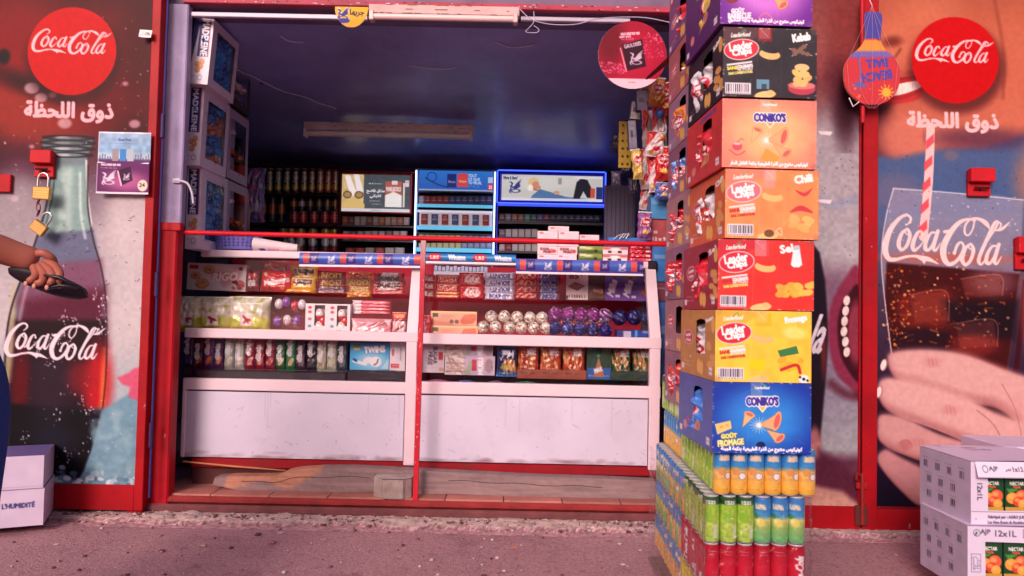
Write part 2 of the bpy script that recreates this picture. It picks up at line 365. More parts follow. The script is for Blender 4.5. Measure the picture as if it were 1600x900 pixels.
def wings(cv, x, y, h, col, al=1.0):
    """winged helmet emblem"""
    f = lambda pts: [(x+a*h, y+b*h) for a, b in pts]
    for i in range(4): cv.stroke(f([(.05, .05+i*.06), (.25+.05*i, -.2+i*.07), (.52-.04*i, -.48+i*.17)]), [h*.07, h*.1, h*.03], col, al)
    cv.stroke(f([(-.3, -.3), (-.12, -.2), (-.16, 0), (-.02, .1), (.05, .02)]), [h*.05, h*.12, h*.08, h*.12, h*.06], col, al)
    cv.stroke(f([(-.25, -.05), (-.2, .15), (-.3, .4), (-.18, .5)]), [h*.04, h*.09, h*.07, h*.03], col, al); cv.ell(x+.12*h, y+.33*h, .3*h, .12*h, col, al, ring=h*.05)
    return cv
def barcode(cv, x0, y0, x1, y1, bg=(235, 225, 235)):
    cv.rect(x0, y0, x1, y1, bg); x = x0+2
    while x < x1-2: w = random.choice((.8, 1.2, 1.8)); cv.rect(x, y0+1.5, min(x+w, x1-1), y1-(y1-y0)*.2, (40, 35, 60), soft=.4); x += w+random.choice((.9, 1.3, 1.8))
    cv.scrib(x0+1, y1-1.6, x1-1, (60, 55, 80), 1.2); return cv
def cone(cv, pts, tip, mouth, col=(236, 178, 120), inner=(200, 110, 90)):
    """crisp cone: tip point, mouth ellipse (cx,cy,rx,ry,rot)"""
    cx, cy, rx, ry, rot = mouth; r = math.radians(rot); a = (cx+rx*math.cos(r), cy+rx*math.sin(r)); b = (cx-rx*math.cos(r), cy-rx*math.sin(r))
    cv.poly([tip, a, b], tuple(int(q*.72) for q in col), soft=1.4); cv.ell(cx, cy, rx+.8, ry+.8, tuple(int(q*.72) for q in col), rot=rot); t2 = (tip[0]+(cx-tip[0])*.06, tip[1]+(cy-tip[1])*.06); cv.poly([t2, ((a[0]*19+cx)/20, (a[1]*19+cy)/20), ((b[0]*19+cx)/20, (b[1]*19+cy)/20)], col); cv.ell(cx, cy, rx, ry, col, rot=rot); cv.ell(cx, cy, rx*.78, ry*.72, inner, rot=rot); return cv

# ------------------------------------------------------------------ generic packs
def xrect(r, Y):
    c = P((r[0]+r[2])/2, (r[1]+r[3])/2, Y); k = Y/FPX/ (math.cos(PITCH))
    return c, (r[2]-r[0])*k, (r[3]-r[1])*k
def carton_mesh(w, h, d, cv, side, top=None, left=None, bottom=None):
    """front artwork faces -Y; origin at bottom centre of the front face... body runs to +Y"""
    mb = MB(); u = np.linspace(-w/2, w/2, cv.nx); v = np.linspace(h, 0, cv.ny); U, Vv = np.meshgrid(u, v)
    bl = np.sin((U/w+.5)*math.pi)*np.sin(Vv/h*math.pi); mb.grid(np.stack([U, -min(.006, w*.016)*bl*(.6+.5*np.sin(U/w*7+h*40)*np.cos(Vv/h*5+w*30)), Vv], -1), cv.A, hole=cv.hole)
    x0, x1 = -w/2, w/2; sc = rgb(side); tc = rgb(top if top is not None else side)
    if left is None: mb.poly([(x0, d, 0), (x0, 0, 0), (x0, 0, h), (x0, d, h)], sc)
    else:
        u = np.linspace(d, 0, left.nx); v = np.linspace(h, 0, left.ny); U, Vv = np.meshgrid(u, v); mb.grid(np.stack([np.full_like(U, x0), U, Vv], -1), left.A, hole=left.hole)
    mb.poly([(x1, 0, 0), (x1, d, 0), (x1, d, h), (x1, 0, h)], sc); mb.poly([(x1, d, 0), (x0, d, 0), (x0, d, h), (x1, d, h)], sc)
    mb.poly([(x0, 0, h), (x1, 0, h), (x1, d, h), (x0, d, h)], tc); mb.poly([(x0, d, 0), (x1, d, 0), (x1, 0, 0), (x0, 0, 0)], sc); return mb
def carton(name, label, cat, r, Y, d, paint, side=(200, 190, 200), group=None, m=None, rot=(0, 0, 0), top=None, left=None, S=.8, parent=None, col=(255, 255, 255)):
    c, w, h = xrect(r, Y); cv = Cv(0, 0, r[2]-r[0], r[3]-r[1], S, col); 
    if paint: paint(cv)
    o = carton_mesh(w, h, d, cv, side, top, left).build(name, m or CARD, parent, loc=(c.x, Y, c.z-h/2), rot=rot)
    return tag(o, label, cat, group)
def pouch_mesh(w, h, t, cv, edge=.16, crinkle=.004, back=None, seed=0):
    rg = np.random.default_rng(seed); u = np.linspace(0, 1, cv.nx); v = np.linspace(0, 1, cv.ny); U, V = np.meshgrid(u, v)
    pr = (np.clip(np.minimum(U, 1-U)/edge, 0, 1)**.6)*(np.clip((np.minimum(V, 1-V)-.03)/edge, 0, 1)**.6)
    k = sum(np.sin((U*a+V*b)*6.28+c)*w_ for a, b, c, w_ in [(rg.uniform(-5, 5), rg.uniform(-5, 5), rg.uniform(0, 6), rg.uniform(.3, 1)) for _ in range(9)])
    yy = -t/2*pr - crinkle*k*pr*.35; wv = 1-.05*np.sin(V*math.pi)
    X = (U-.5)*w*wv + crinkle*.3*np.sin(V*19+seed); Z = (1-V)*h
    mb = MB(); mb.grid(np.stack([X, yy, Z], -1), cv.A); sb = slice(None, None, 3)
    bc = rgb(back) if back is not None else cv.A.mean((0, 1))
    ii = list(range(0, cv.nx, 3)); jj = list(range(0, cv.ny, 3)); ii += [cv.nx-1]*(ii[-1] != cv.nx-1); jj += [cv.ny-1]*(jj[-1] != cv.ny-1)
    B = np.stack([X, -yy+.0005, Z], -1)[np.ix_(jj, ii)]; mb.grid(B, bc, flip=True); return mb
def pouch(name, label, cat, r, Y, t, paint, group=None, m=None, rot=(0, 0, 0), edge=.16, crinkle=.004, S=.9, col=(255, 255, 255), parent=None, up=0):
    c, w, h = xrect(r, Y); cv = Cv(0, 0, r[2]-r[0], r[3]-r[1], S, col)
    if paint: paint(cv)
    o = pouch_mesh(w, h, t, cv, edge, crinkle, seed=random.randint(0, 9999)).build(name, m or FOIL, parent, smooth=True, loc=(c.x, Y, c.z-h/2), rot=rot)
    return tag(o, label, cat, group)
def can_mesh(r, h, cv, n=30):
    """printed side wall, necked metal ends"""
    mb = MB(); a = np.linspace(0, 2*math.pi, n, endpoint=False) - math.pi
    rows = cv.A[:, np.linspace(0, cv.nx-1, n).astype(int)]; m = rows.shape[0]; z = np.linspace(h*.965, h*.03, m); rr = r*(1-np.exp(-np.minimum(z-h*.0, h-z)/h*45)*.12)
    V = np.stack([np.cos(a)[None]*rr[:, None], np.sin(a)[None]*rr[:, None], np.repeat(z[:, None], n, 1)], -1); mb.grid(V, rows, wrap=True)
    al = rgb(190, 185, 190); mb.lathe([(r*.88, h*.03), (r*.8, 0)], al, n, cap=True); mb.lathe([(r*.87, h*.965), (r*.88, h*.99), (r*.86, h), (r*.8, h*.985)], al, n); return mb
# ------------------------------------------------------------------ setting
def flat(x0, x1, y0, y1, z, n, m, c, amp=0):
    mb = MB(); X, Y = np.meshgrid(np.linspace(x0, x1, n), np.linspace(y0, y1, m)); Z = np.full_like(X, z) + (RNG.normal(0, amp, X.shape) if amp else 0)
    mb.grid(np.stack([X, Y, Z], -1), c, flip=False); return mb
YF = 3.77; FLOOR = .095
def groundmat():
    m = bpy.data.materials.new('stained_red_concrete'); m.use_nodes = True; nt = m.node_tree; b = nt.nodes['Principled BSDF']; N = nt.nodes.new; L = nt.links.new
    tc = N('ShaderNodeTexCoord')
    def nz(s, d=8, r=.6): n = N('ShaderNodeTexNoise'); n.inputs['Scale'].default_value = s; n.inputs['Detail'].default_value = d; n.inputs['Roughness'].default_value = r; L(tc.outputs['Object'], n.inputs[0]); return n
    def ramp(src, stops):
        r = N('ShaderNodeValToRGB'); e = r.color_ramp.elements
        while len(e) < len(stops): e.new(.5)
        for el, (p, c) in zip(e, stops): el.position = p; el.color = (*lin(rgb(c)), 1)
        L(src, r.inputs[0]); return r
    def mix(f, a, b_, t='MIX'):
        x = N('ShaderNodeMix'); x.data_type = 'RGBA'; x.blend_type = t
        if isinstance(f, float): x.inputs[0].default_value = f
        else: L(f, x.inputs[0])
        L(a, x.inputs[6]); L(b_, x.inputs[7]); return x.outputs[2]
    a = ramp(nz(1.6, 10, .7).outputs[0], [(.3, (156, 106, 116)), (.45, (196, 146, 156)), (.6, (206, 156, 162)), (.75, (228, 188, 192))])
    f = ramp(nz(60, 6, .7).outputs[0], [(.33, (110, 98, 104)), (.47, (206, 200, 202)), (.64, (255, 245, 245))])
    c = mix(.6, a.outputs[0], f.outputs[0], 'MULTIPLY')
    g = nz(14, 6, .7); rr = N('ShaderNodeMapRange'); rr.inputs[1].default_value = .58; rr.inputs[2].default_value = .66; rr.inputs[4].default_value = .55; L(g.outputs[0], rr.inputs[0])
    red = N('ShaderNodeRGB'); red.outputs[0].default_value = (*lin(rgb(136, 66, 76)), 1); c = mix(rr.outputs[0], c, red.outputs[0])
    L(c, b.inputs['Base Color']); b.inputs['Roughness'].default_value = .85; b.inputs['Specular IOR Level'].default_value = .25
    bp = N('ShaderNodeBump'); bp.inputs['Strength'].default_value = .6; bp.inputs['Distance'].default_value = .02; ad = N('ShaderNodeMath'); L(nz(25, 8, .7).outputs[0], ad.inputs[0]); L(nz(110, 4).outputs[0], ad.inputs[1]); L(ad.outputs[0], bp.inputs['Height']); L(bp.outputs[0], b.inputs['Normal']); return m
GROUND = groundmat()
tag(flat(-45, 45, -50, 40, 0, 3, 3, rgb(140, 90, 97)).build('ground', GROUND), kind='structure')
# raised crumbling concrete lip in front of the threshold
mb = MB(); xs = np.linspace(-2.6, 2.7, 420); rows = []; cols = []; ny = 26
wob = np.convolve(RNG.normal(0, 1, 520), np.ones(14)/14, 'same')[50:470]; wob2 = np.convolve(RNG.normal(0, 1, 520), np.ones(4)/4, 'same')[50:470]
for k in range(ny):
    t = k/(ny-1); yb = 3.52 + .29*t; edge = 3.60 + .05*wob + .02*wob2; up = np.clip((yb-edge)/.012, 0, 1)
    z = .0015 + .020*up*(.75+.25*t) + RNG.normal(0, .0016, len(xs))*(k > 0); rows.append(np.stack([xs, np.full_like(xs, yb)+RNG.normal(0, .003, len(xs)), z], -1))
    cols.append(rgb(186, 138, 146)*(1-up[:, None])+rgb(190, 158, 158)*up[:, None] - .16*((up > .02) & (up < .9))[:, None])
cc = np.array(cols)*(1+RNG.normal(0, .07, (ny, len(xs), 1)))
mb.grid(np.array(rows), np.clip(cc, 0, 1)); tag(mb.build('pavement', CONC, smooth=False), kind='structure')

RED = (166, 16, 26); zf, zb = 2.625, 2.30
B = thing('shop_building', 'red framed corner shop front with a wide opening and dark blue interior', 'shop', (0, 4, 0))
def bpart(name, mb, m, **k):
    o = mb.build(name, m, B, loc=(0, -4, 0), **k); return o
zc = PZ(650, 12, YF); XL = PX(290, 300, YF); XR = PX(1056, 300, YF)
mb = MB(); dk = rgb(120, 100, 118)
mb.box((-4.5, 3.80, 0), (PX(250, 400, 3.8), 4.05, 3.4), dk); mb.box((XR+.12, 3.80, 0), (4.8, 4.05, 3.4), dk); mb.box((XL-.25, 3.801, zc), (XR+.13, 3.90, 3.4), rgb(120, 95, 125), .01); mb.box((-2.9, 3.901, zf-.012), (1.6, 3.99, 3.4), rgb(110, 98, 134)); mb.box((-2.9, 3.99, 2.72), (1.6, 6.45, 2.8), dk); bpart('facade_wall', mb, PAINT)
mb = MB(); zr = PZ(262, 352, 3.78)
mb.box((XL-.13, 3.775, zr), (XL-.022, 3.83, zc-.001), rgb(166, 150, 190), .006); bpart('plaster_jamb', mb, PAINT)
mb = MB(); mb.box((XL-.16, 3.760, FLOOR-.06), (XL-.03, 3.84, zr), rgb(178, 20, 34), .008); mb.box((XL-.125, 3.752, zr-.03), (XL-.012, 3.80, zr+.012), rgb(190, 25, 35), .004); bpart('red_jamb', mb, PAINT)
mb = MB(); mb.box((XL-.205, 3.70, .02), (XL-.128, 3.79, 3.2), rgb(186, 18, 30), .004); bpart('door_post', mb, PAINT)
mb = MB(); mb.box((XR, 3.71, .02), (XR+.09, 3.85, 3.2), rgb(196, 30, 44), .004); bpart('right_door_post', mb, PAINT)
mb = MB(); mb.box((XL-.05, 3.765, zc+.001), (XR, 3.81, zc+.03), rgb(176, 60, 80), .003)
for _ in range(70):
    x = random.uniform(XL, XR); z = zc+random.uniform(.002, .026); mb.box((x, 3.7635, z), (x+random.uniform(.003, .02), 3.766, z+random.uniform(.002, .006)), rgb(random.choice([(200, 180, 200), (110, 30, 50)])))
bpart('lintel_trim', mb, PAINT)
# room
zf, zb = 2.625, 2.30; mb = MB()
X, Y = np.meshgrid(np.linspace(-2.8, 1.5, 50), np.linspace(4.0, 6.4, 40)); Z = zf + (zb-zf)*(Y-4.0)/2.4 + .012*np.sin(X*3+Y*2)*np.sin(Y*4)
mb.grid(np.stack([X, Y, Z], -1), rgb(150, 158, 222), flip=True); bpart('ceiling', mb, CEIL, smooth=True)
mb = MB()
for pts in ([(355, 100), (400, 118), (440, 138), (470, 146), (500, 158), (525, 166)], [(438, 52), (452, 60), (474, 62)], [(640, 100), (690, 104), (716, 100)], [(770, 60), (800, 70), (835, 66)]):
    q = []
    for px, py in smooth_pts(pts, 5, False):
        y = 4.0
        for _ in range(12):
            p = P(px+random.uniform(-.8, .8), py+random.uniform(-.6, .6), y); zz = zf+(zb-zf)*(y-4)/2.4; y = y*(zz-1.05)/(p.z-1.05)
            y = min(max(y, 4.0), 6.3)
        q.append((p.x, y, zz-.016))
    mb = MB(); mb.tube(q, .0035, rgb(226, 220, 240), 4); bpart('ceiling_crack', mb, MATTE)
mb = MB(); mb.poly([(-2.8, 6.38, 0), (1.5, 6.38, 0), (1.5, 6.38, 2.45), (-2.8, 6.38, 2.45)], rgb(110, 108, 150)); bpart('back_wall', mb, PAINT)
mb = MB(); mb.poly([(-2.75, 4.05, 0), (-2.75, 6.38, 0), (-2.75, 6.38, 2.7), (-2.75, 4.05, 2.7)], rgb(150, 140, 175)); bpart('side_wall', mb, PAINT)
mb = MB(); mb.poly([(1.42, 6.38, 0), (1.42, 4.05, 0), (1.42, 4.05, 2.7), (1.42, 6.38, 2.7)], rgb(150, 140, 175)); bpart('side_wall', mb, PAINT)
mb = MB(); mb.box((-2.75, 4.9, .01), (1.42, 6.38, FLOOR-.002), rgb(190, 170, 165)); bpart('inner_floor', mb, MATTE)
# tiled sill and rusted threshold
mb = MB(); xw = XL-.13
while xw < XR: w = min(.30, XR-xw); mb.box((xw+.002, 3.80, .02), (xw+w-.002, 4.9, FLOOR), np.array(rgb(186, 116, 108))*random.uniform(.9, 1.05), .002); xw += .30
bpart('floor_tiles', mb, PAINT)
mb = MB(); mb.box((XL-.13, 3.765, .052), (XR+.05, 3.799, FLOOR-.006), rgb(150, 44, 44), .012); mb.box((XL-.16, 3.735, .012), (XR+.05, 3.7645, .056), rgb(118, 62, 66), .012); bpart('threshold', mb, mat('rusted_paint', .7, .3, bump=.5, bscale=25, var=.4, vscale=7, dirt=.85))

# building across the street, seen only in reflections
O = thing('street_building', 'pale plastered building across the street with dark window openings', 'building', (0, -11, 0))
mb = MB(); mb.box((-16, -.0, 0), (16, 4, 4.2), rgb(205, 196, 178)); mb.build('wall', MATTE, O, loc=(0, -4, 0))
for i in range(7):
    for z in (1.2,):
        mb = MB(); mb.box((-13.5+i*4.1, 0, z), (-12.1+i*4.1, .05, z+1.6), rgb(40, 42, 52), .01); f = mb.build('window', PLAIN, O, loc=(0, 0, 0))

# ------------------------------------------------------------------ posters on the metal doors
class PCv(Cv):
    """photo coordinates in, door coordinates on the canvas (takes out the camera's roll)"""
    def __init__(s, x0, y0, x1, y1, S, col): super().__init__(x0, y0, x1, y1, S, col); s.c = ((x0+x1)/2, (max(y0, 0)+min(y1, 900))/2)
    def q(s, p):
        p = np.asarray(p, float)-s.c; c_, s_ = math.cos(ROLL), math.sin(ROLL); return np.stack([p[..., 0]*c_+p[..., 1]*s_, -p[..., 0]*s_+p[..., 1]*c_], -1)+s.c
    def poly(s, pts, *a, **k): return super().poly(s.q(pts), *a, **k)
    def stroke(s, pts, *a, **k): return super().stroke(s.q(pts), *a, **k)
    def ell(s, cx, cy, *a, **k): c = s.q([cx, cy]); return super().ell(c[0], c[1], *a, **k)
    def text(s, t, cx, cy, *a, **k): c = s.q([cx, cy]); return super().text(t, c[0], c[1], *a, **k)
    def world(s, Y):
        c = P(s.c[0], s.c[1], Y); k = Y/FPX; u = s.x0+np.arange(s.nx)/s.kx; v = s.y0+np.arange(s.ny)/s.ky; U, V = np.meshgrid(u, v)
        return np.stack([c.x+(U-s.c[0])*k, np.full_like(U, 0), c.z-(V-s.c[1])*k], -1)
def grime(cv, n, box, col=(235, 225, 235)):
    for _ in range(n):
        x, y = random.uniform(box[0], box[2]), random.uniform(box[1], box[3])
        for _ in range(random.randint(3, 12)): cv.ell(x+random.gauss(0, 4), y+random.gauss(0, 7), random.uniform(.5, 1.6), random.uniform(.5, 2.2), col, random.uniform(.4, .9))
def disc_logo(cv, cx, cy, r):
    cv.ell(cx+2, cy+12, r+6, r+4, (60, 8, 22), .5, soft=10); cv.ell(cx, cy, r, r, (208, 22, 26)); cv.logo(cx-r*.91, cy-r*.51, r*1.81, r*.58*1.03, (244, 205, 212)); return cv
YP = 3.70
L = PCv(-160, -60, 232, 760, .8, (110, 25, 40)); 
L.vgrad([(-60, (70, 12, 28)), (20, (125, 20, 34)), (110, (140, 22, 36)), (190, (150, 50, 52)), (230, (118, 60, 75)), (290, (140, 120, 135)), (360, (190, 180, 188)), (520, (205, 198, 202)), (640, (180, 190, 198)), (760, (150, 176, 186))])
L.ell(20, 60, 60, 90, (168, 34, 40), .6, soft=40); L.ell(190, 150, 70, 60, (120, 16, 34), .8, soft=35); L.ell(20, 180, 90, 60, (172, 72, 60), .8, soft=35); L.ell(215, 230, 40, 50, (70, 14, 40), .7, soft=25); L.ell(235, 60, 50, 90, (80, 10, 30), .6, soft=30)
L.ell(40, 130, 60, 14, (50, 8, 26), .8, soft=14, rot=20); L.ell(0, 85, 9, 12, (30, 8, 20), .9, soft=4); L.ell(-60, 240, 60, 50, (60, 16, 50), .8, soft=30)
L.ell(30, 250, 40, 30, (95, 40, 70), .7, soft=18); L.ell(205, 330, 40, 90, (215, 205, 208), .8, soft=22); L.ell(25, 340, 40, 70, (175, 165, 172), .9, soft=22); L.ell(190, 250, 40, 40, (120, 90, 110), .6, soft=20)
bot = [(68, 215), (138, 215), (139, 232), (134, 250), (136, 300), (141, 350), (152, 395), (163, 430), (168, 480), (170, 560), (166, 620), (158, 680), (150, 735), (140, 760), (30, 760), (18, 700), (12, 600), (14, 520), (24, 470), (40, 420), (58, 370), (72, 310), (80, 255), (70, 240)]
L.poly(bot, (140, 158, 166), .95, soft=2, smooth=True)
L.poly([(84, 258), (132, 258), (136, 330), (146, 365), (64, 365), (76, 320)], (158, 186, 184), .85, soft=6); L.poly([(96, 262), (112, 262), (112, 362), (88, 362)], (205, 222, 218), .6, soft=6)
L.poly([(60, 368), (146, 358), (158, 410), (45, 430)], (128, 132, 158), .95, soft=4)
L.poly([(45, 415), (160, 405), (167, 480), (24, 480)], (150, 104, 130), .95, soft=8); L.poly([(40, 470), (167, 450), (170, 540), (18, 540)], (118, 48, 76), .95, soft=14)
L.poly([(22, 500), (169, 500), (168, 640), (16, 640)], (58, 30, 44), .97, soft=6); L.ell(158, 600, 22, 60, (214, 52, 62), .9, soft=12); L.ell(166, 610, 5, 60, (240, 150, 90), .7, soft=4); L.ell(130, 590, 22, 26, (170, 50, 62), .7, soft=12); L.ell(38, 600, 14, 60, (130, 24, 42), .8, soft=8)
L.poly([(20, 630), (165, 640), (152, 735), (140, 758), (34, 758), (20, 700)], (24, 16, 30), .97, soft=5); L.ell(85, 600, 30, 60, (84, 66, 86), .5, soft=18); L.ell(90, 690, 34, 26, (48, 44, 70), .6, soft=14); L.ell(22, 520, 5, 70, (205, 190, 160), .8, soft=4); L.ell(17, 610, 3, 60, (200, 180, 120), .7, soft=3)
for y, w in ((214, 35), (222, 37), (231, 36), (241, 34)):
    L.ell(104, y, w, 3.6, (58, 52, 62), .85, ring=2.2, soft=.8); L.ell(96, y, 12, 2, (210, 215, 220), .7)
L.ell(104, 220, 34, 7, (90, 95, 100), .4, soft=2); L.stroke([(84, 250), (82, 300), (72, 350)], 3, (90, 100, 110), .7); L.stroke([(133, 250), (136, 300), (143, 350)], 3, (225, 235, 235), .8)
L.stroke([(78, 258), (72, 320), (58, 372), (42, 420), (24, 470), (15, 520), (13, 600), (20, 700), (30, 745)], 3.2, (54, 34, 44), .75, soft=1); L.stroke([(136, 258), (137, 320), (146, 372), (160, 420), (168, 470), (171, 560), (167, 630), (158, 690), (150, 735)], 2.6, (70, 36, 46), .7, soft=1); L.stroke([(64, 400), (44, 450), (34, 500)], 5, (222, 206, 214), .5, soft=2.5); L.stroke([(124, 270), (126, 330), (134, 372)], 4, (236, 244, 240), .6, soft=2)
for x, y, r in ((98, 191, 11), (208, 192, 9), (78, 146, 6), (192, 128, 5), (45, 135, 12), (60, 150, 10), (47, 228, 4), (22, 310, 6)): L.ell(x, y, r, r*.75, (214, 190, 196), .75, soft=2.5)
L.speck(46, (214, 196, 206), 1.6, (0, 190, 232, 420)); L.speck(30, (210, 170, 180), 1.4, (150, 20, 230, 200))
L.poly([(150, 700), (165, 640), (232, 600), (232, 760), (60, 760), (80, 745), (110, 738), (128, 750), (138, 735)], (136, 172, 190), .95, soft=3, smooth=False); 
for i in range(60): L.ell(random.uniform(60, 232), random.gauss(748, 8), random.uniform(2, 7), random.uniform(2, 5), random.choice([(190, 205, 214), (96, 130, 156), (224, 230, 236)]), .8)
for i in range(50): L.ell(random.uniform(150, 232), random.uniform(640, 760), random.uniform(4, 12), random.uniform(4, 12), random.choice([(160, 186, 196), (120, 156, 172), (176, 200, 206)]), .35, soft=3)
L.poly([(232, 572), (214, 575), (206, 582), (188, 590), (196, 600), (208, 604), (206, 620), (222, 626), (232, 632)], (222, 110, 140), .9, soft=2); L.ell(206, 480, 26, 60, (214, 204, 208), .6, soft=20)
L.logo(12, 504, 156, 60, (232, 220, 228), 1.1); disc_logo(L, 107, 76, 70)
L.text(ar('ذوق اللحظة'), 104, 173, 138, 32, (236, 196, 204), bold=3.0); L.text('TM', 29, 165, 7, 3, (200, 140, 150))
grime(L, 24, (20, 465, 165, 730)); grime(L, 6, (150, 450, 170, 520)); L.speck(70, (40, 20, 30), .9, (0, 340, 232, 560)); L.speck(60, (235, 230, 235), .9, (0, 560, 232, 740))
for _ in range(14): x, y = random.uniform(100, 220), random.uniform(340, 450); L.stroke([(x, y), (x+random.uniform(3, 8), y+random.uniform(-5, 3))], .8, (60, 40, 60), .8)
L.noise(.025, 5)

R = PCv(1367, -60, 1800, 792, .8, (180, 100, 84))
R.vgrad([(-60, (180, 106, 88)), (40, (200, 122, 98)), (120, (196, 112, 94)), (200, (206, 130, 112)), (250, (180, 110, 110)), (330, (118, 130, 160)), (480, (96, 76, 100)), (620, (70, 40, 70)), (792, (34, 22, 54))])
R.ell(1395, 70, 34, 36, (212, 136, 112), .9, soft=18); R.ell(1400, 60, 14, 8, (120, 50, 44), .7, soft=6, rot=-10); R.ell(1455, 20, 50, 34, (216, 142, 116), .6, soft=25)
R.ell(1370, 200, 22, 90, (96, 40, 56), .85, soft=18); R.ell(1420, 215, 50, 36, (214, 140, 124), .85, soft=18); R.ell(1600, 130, 50, 90, (214, 138, 112), .6, soft=40); R.stroke([(1560, -20), (1575, 80), (1572, 150)], 5, (150, 80, 70), .5, soft=3)
R.poly([(1367, 132), (1400, 122), (1440, 118), (1450, 128), (1440, 150), (1410, 158), (1367, 160)], (190, 60, 66), .95, soft=4, smooth=True); R.poly([(1380, 136), (1438, 123), (1442, 134), (1400, 147)], (244, 228, 222), 1, soft=1, smooth=True); R.stroke([(1372, 132), (1404, 121), (1444, 117)], 4, (170, 48, 56), .9, soft=1.2); R.stroke([(1380, 152), (1412, 156), (1446, 142)], 5, (206, 78, 84), .9, soft=1.5); [R.stroke([(x, 126+(1440-x)*.15), (x+1, 142+(1440-x)*.1)], .6, (190, 160, 160), .6) for x in (1404, 1413, 1422, 1430)]; R.stroke([(1374, 84), (1388, 92), (1402, 86), (1412, 72)], 3, (130, 62, 52), .7, soft=2); R.ell(1432, 112, 14, 6, (150, 62, 60), .5, soft=4)
R.poly([(1367, 240), (1400, 246), (1470, 232), (1540, 228), (1640, 200), (1700, 240), (1700, 330), (1367, 340)], (96, 120, 162), .95, soft=8); R.ell(1540, 215, 80, 16, (110, 66, 96), .7, soft=12); R.ell(1640, 280, 50, 60, (200, 140, 120), .8, soft=22)
R.ell(1400, 300, 40, 30, (150, 130, 150), .5, soft=14)
gl = [(1397, 292), (1480, 300), (1560, 305), (1600, 312), (1594, 420), (1572, 560), (1556, 660), (1400, 660), (1388, 560), (1380, 470), (1376, 400), (1384, 340)]
R.poly(gl, (170, 164, 186), .7, soft=2); R.poly([(1384, 410), (1592, 428), (1572, 560), (1556, 660), (1400, 660), (1388, 560), (1379, 470)], (92, 26, 30), .98, soft=3)
R.ell(1480, 404, 104, 9, (196, 120, 110), .8, soft=5); R.poly([(1400, 462), (1476, 448), (1500, 480), (1490, 512), (1420, 518), (1398, 500)], (140, 52, 44), .8, soft=9); R.poly([(1470, 470), (1590, 470), (1580, 530), (1500, 524), (1480, 505)], (44, 24, 44), .85, soft=11); R.ell(1550, 440, 36, 22, (150, 110, 124), .7, soft=12); R.poly([(1392, 516), (1440, 512), (1480, 520), (1480, 580), (1394, 580)], (60, 24, 44), .9, soft=8); R.ell(1520, 540, 34, 16, (150, 60, 60), .8, soft=8)
for _ in range(230):
    x = random.choice([random.gauss(1400, 12), random.uniform(1390, 1580)]); y = random.uniform(415, 545); R.ell(x, y, random.uniform(.6, 2.6), random.uniform(.8, 2.4), random.choice([(238, 160, 80), (226, 120, 70), (240, 200, 150), (150, 50, 44), (60, 20, 34)]), random.uniform(.4, .9), rot=random.uniform(0, 90))
R.stroke([(1396, 294), (1480, 300), (1600, 312)], 1.6, (230, 225, 235), .8); R.stroke([(1397, 294), (1384, 340), (1376, 400), (1380, 470), (1390, 560)], 1.8, (225, 215, 228), .85)
R.stroke([(1457, 196), (1452, 280), (1442, 370)], [13, 14, 14], (240, 206, 206), .95)
for i in range(5): y = 215+i*34; x = 1456-i*3.4; R.poly([(x-7, y+4), (x+6, y-8), (x+6, y+6), (x-7, y+18)], (226, 96, 110), .85)
R.speck(80, (235, 228, 240), 1.3, (1390, 300, 1590, 420)); R.stroke([(1570, 640), (1588, 540), (1600, 440)], 8, (90, 20, 40), .9); R.ell(1640, 480, 44, 110, (206, 132, 110), .85, soft=14)
R.ell(1480, 640, 130, 40, (60, 24, 50), .9, soft=16); R.ell(1480, 745, 120, 60, (44, 22, 58), .9, soft=20)
def finger(pts, c=(226, 186, 184), cut=1):
    R.poly(pts, (146, 88, 94), 1, soft=1.6, smooth=True); m = np.array(pts, float); cen = m.mean(0)
    R.poly([(x, y-2) for x, y in pts], (196, 142, 144), .95, soft=4, smooth=True); q = m.copy(); n = len(q); q[:, 1] = q[:, 1]*.86+(q[:, 1].min() if False else np.interp(q[:, 0], np.sort(q[:n//2, 0]), q[:n//2, 1][np.argsort(q[:n//2, 0])]))*.14
    R.poly([(x+1, y-4) for x, y in q], c, .85, soft=9, smooth=True); return R
def crease(pts, w=1.2): R.stroke(pts, w, (160, 96, 100), .6, soft=.9)
finger([(1384, 566), (1392, 553), (1440, 549), (1500, 556), (1560, 578), (1640, 610), (1750, 680), (1700, 760), (1620, 700), (1560, 642), (1500, 628), (1440, 606), (1396, 592)])
R.stroke([(1392, 594), (1450, 612), (1510, 632), (1560, 650)], [3, 7, 9, 4], (70, 26, 44), .95)
finger([(1368, 612), (1378, 594), (1430, 600), (1500, 622), (1560, 652), (1700, 700), (1700, 792), (1580, 720), (1500, 690), (1430, 664), (1380, 640)], (228, 188, 186)); R.stroke([(1372, 645), (1420, 662), (1470, 684), (1540, 710)], [3, 8, 14, 5], (44, 16, 40), .97)
finger([(1366, 668), (1372, 650), (1410, 656), (1460, 680), (1540, 706), (1640, 760), (1640, 792), (1520, 760), (1450, 726), (1400, 708), (1370, 690)], (216, 172, 172)); R.stroke([(1370, 700), (1410, 716), (1460, 740), (1500, 760)], [3, 9, 8, 4], (40, 16, 40), .97)
finger([(1366, 722), (1376, 704), (1400, 716), (1440, 738), (1520, 790), (1440, 792), (1400, 765)], (204, 156, 160))
for x, y in ((1452, 566), (1478, 640), (1428, 690)):
    R.ell(x, y, 12, 7, (206, 146, 146), .5, soft=5); [R.stroke([(x+d*2, y-6), (x+d*2+2, y+5)], 1, (180, 116, 118), .35, soft=1) for d in (-3, 0, 3)]
R.ell(1408, 694, 10, 8, (190, 120, 124), .6, soft=4); crease([(1400, 690), (1410, 686), (1418, 694)], 1); crease([(1520, 640), (1545, 662), (1560, 690)], 1.4); crease([(1560, 600), (1580, 640), (1590, 690)], 1.2)
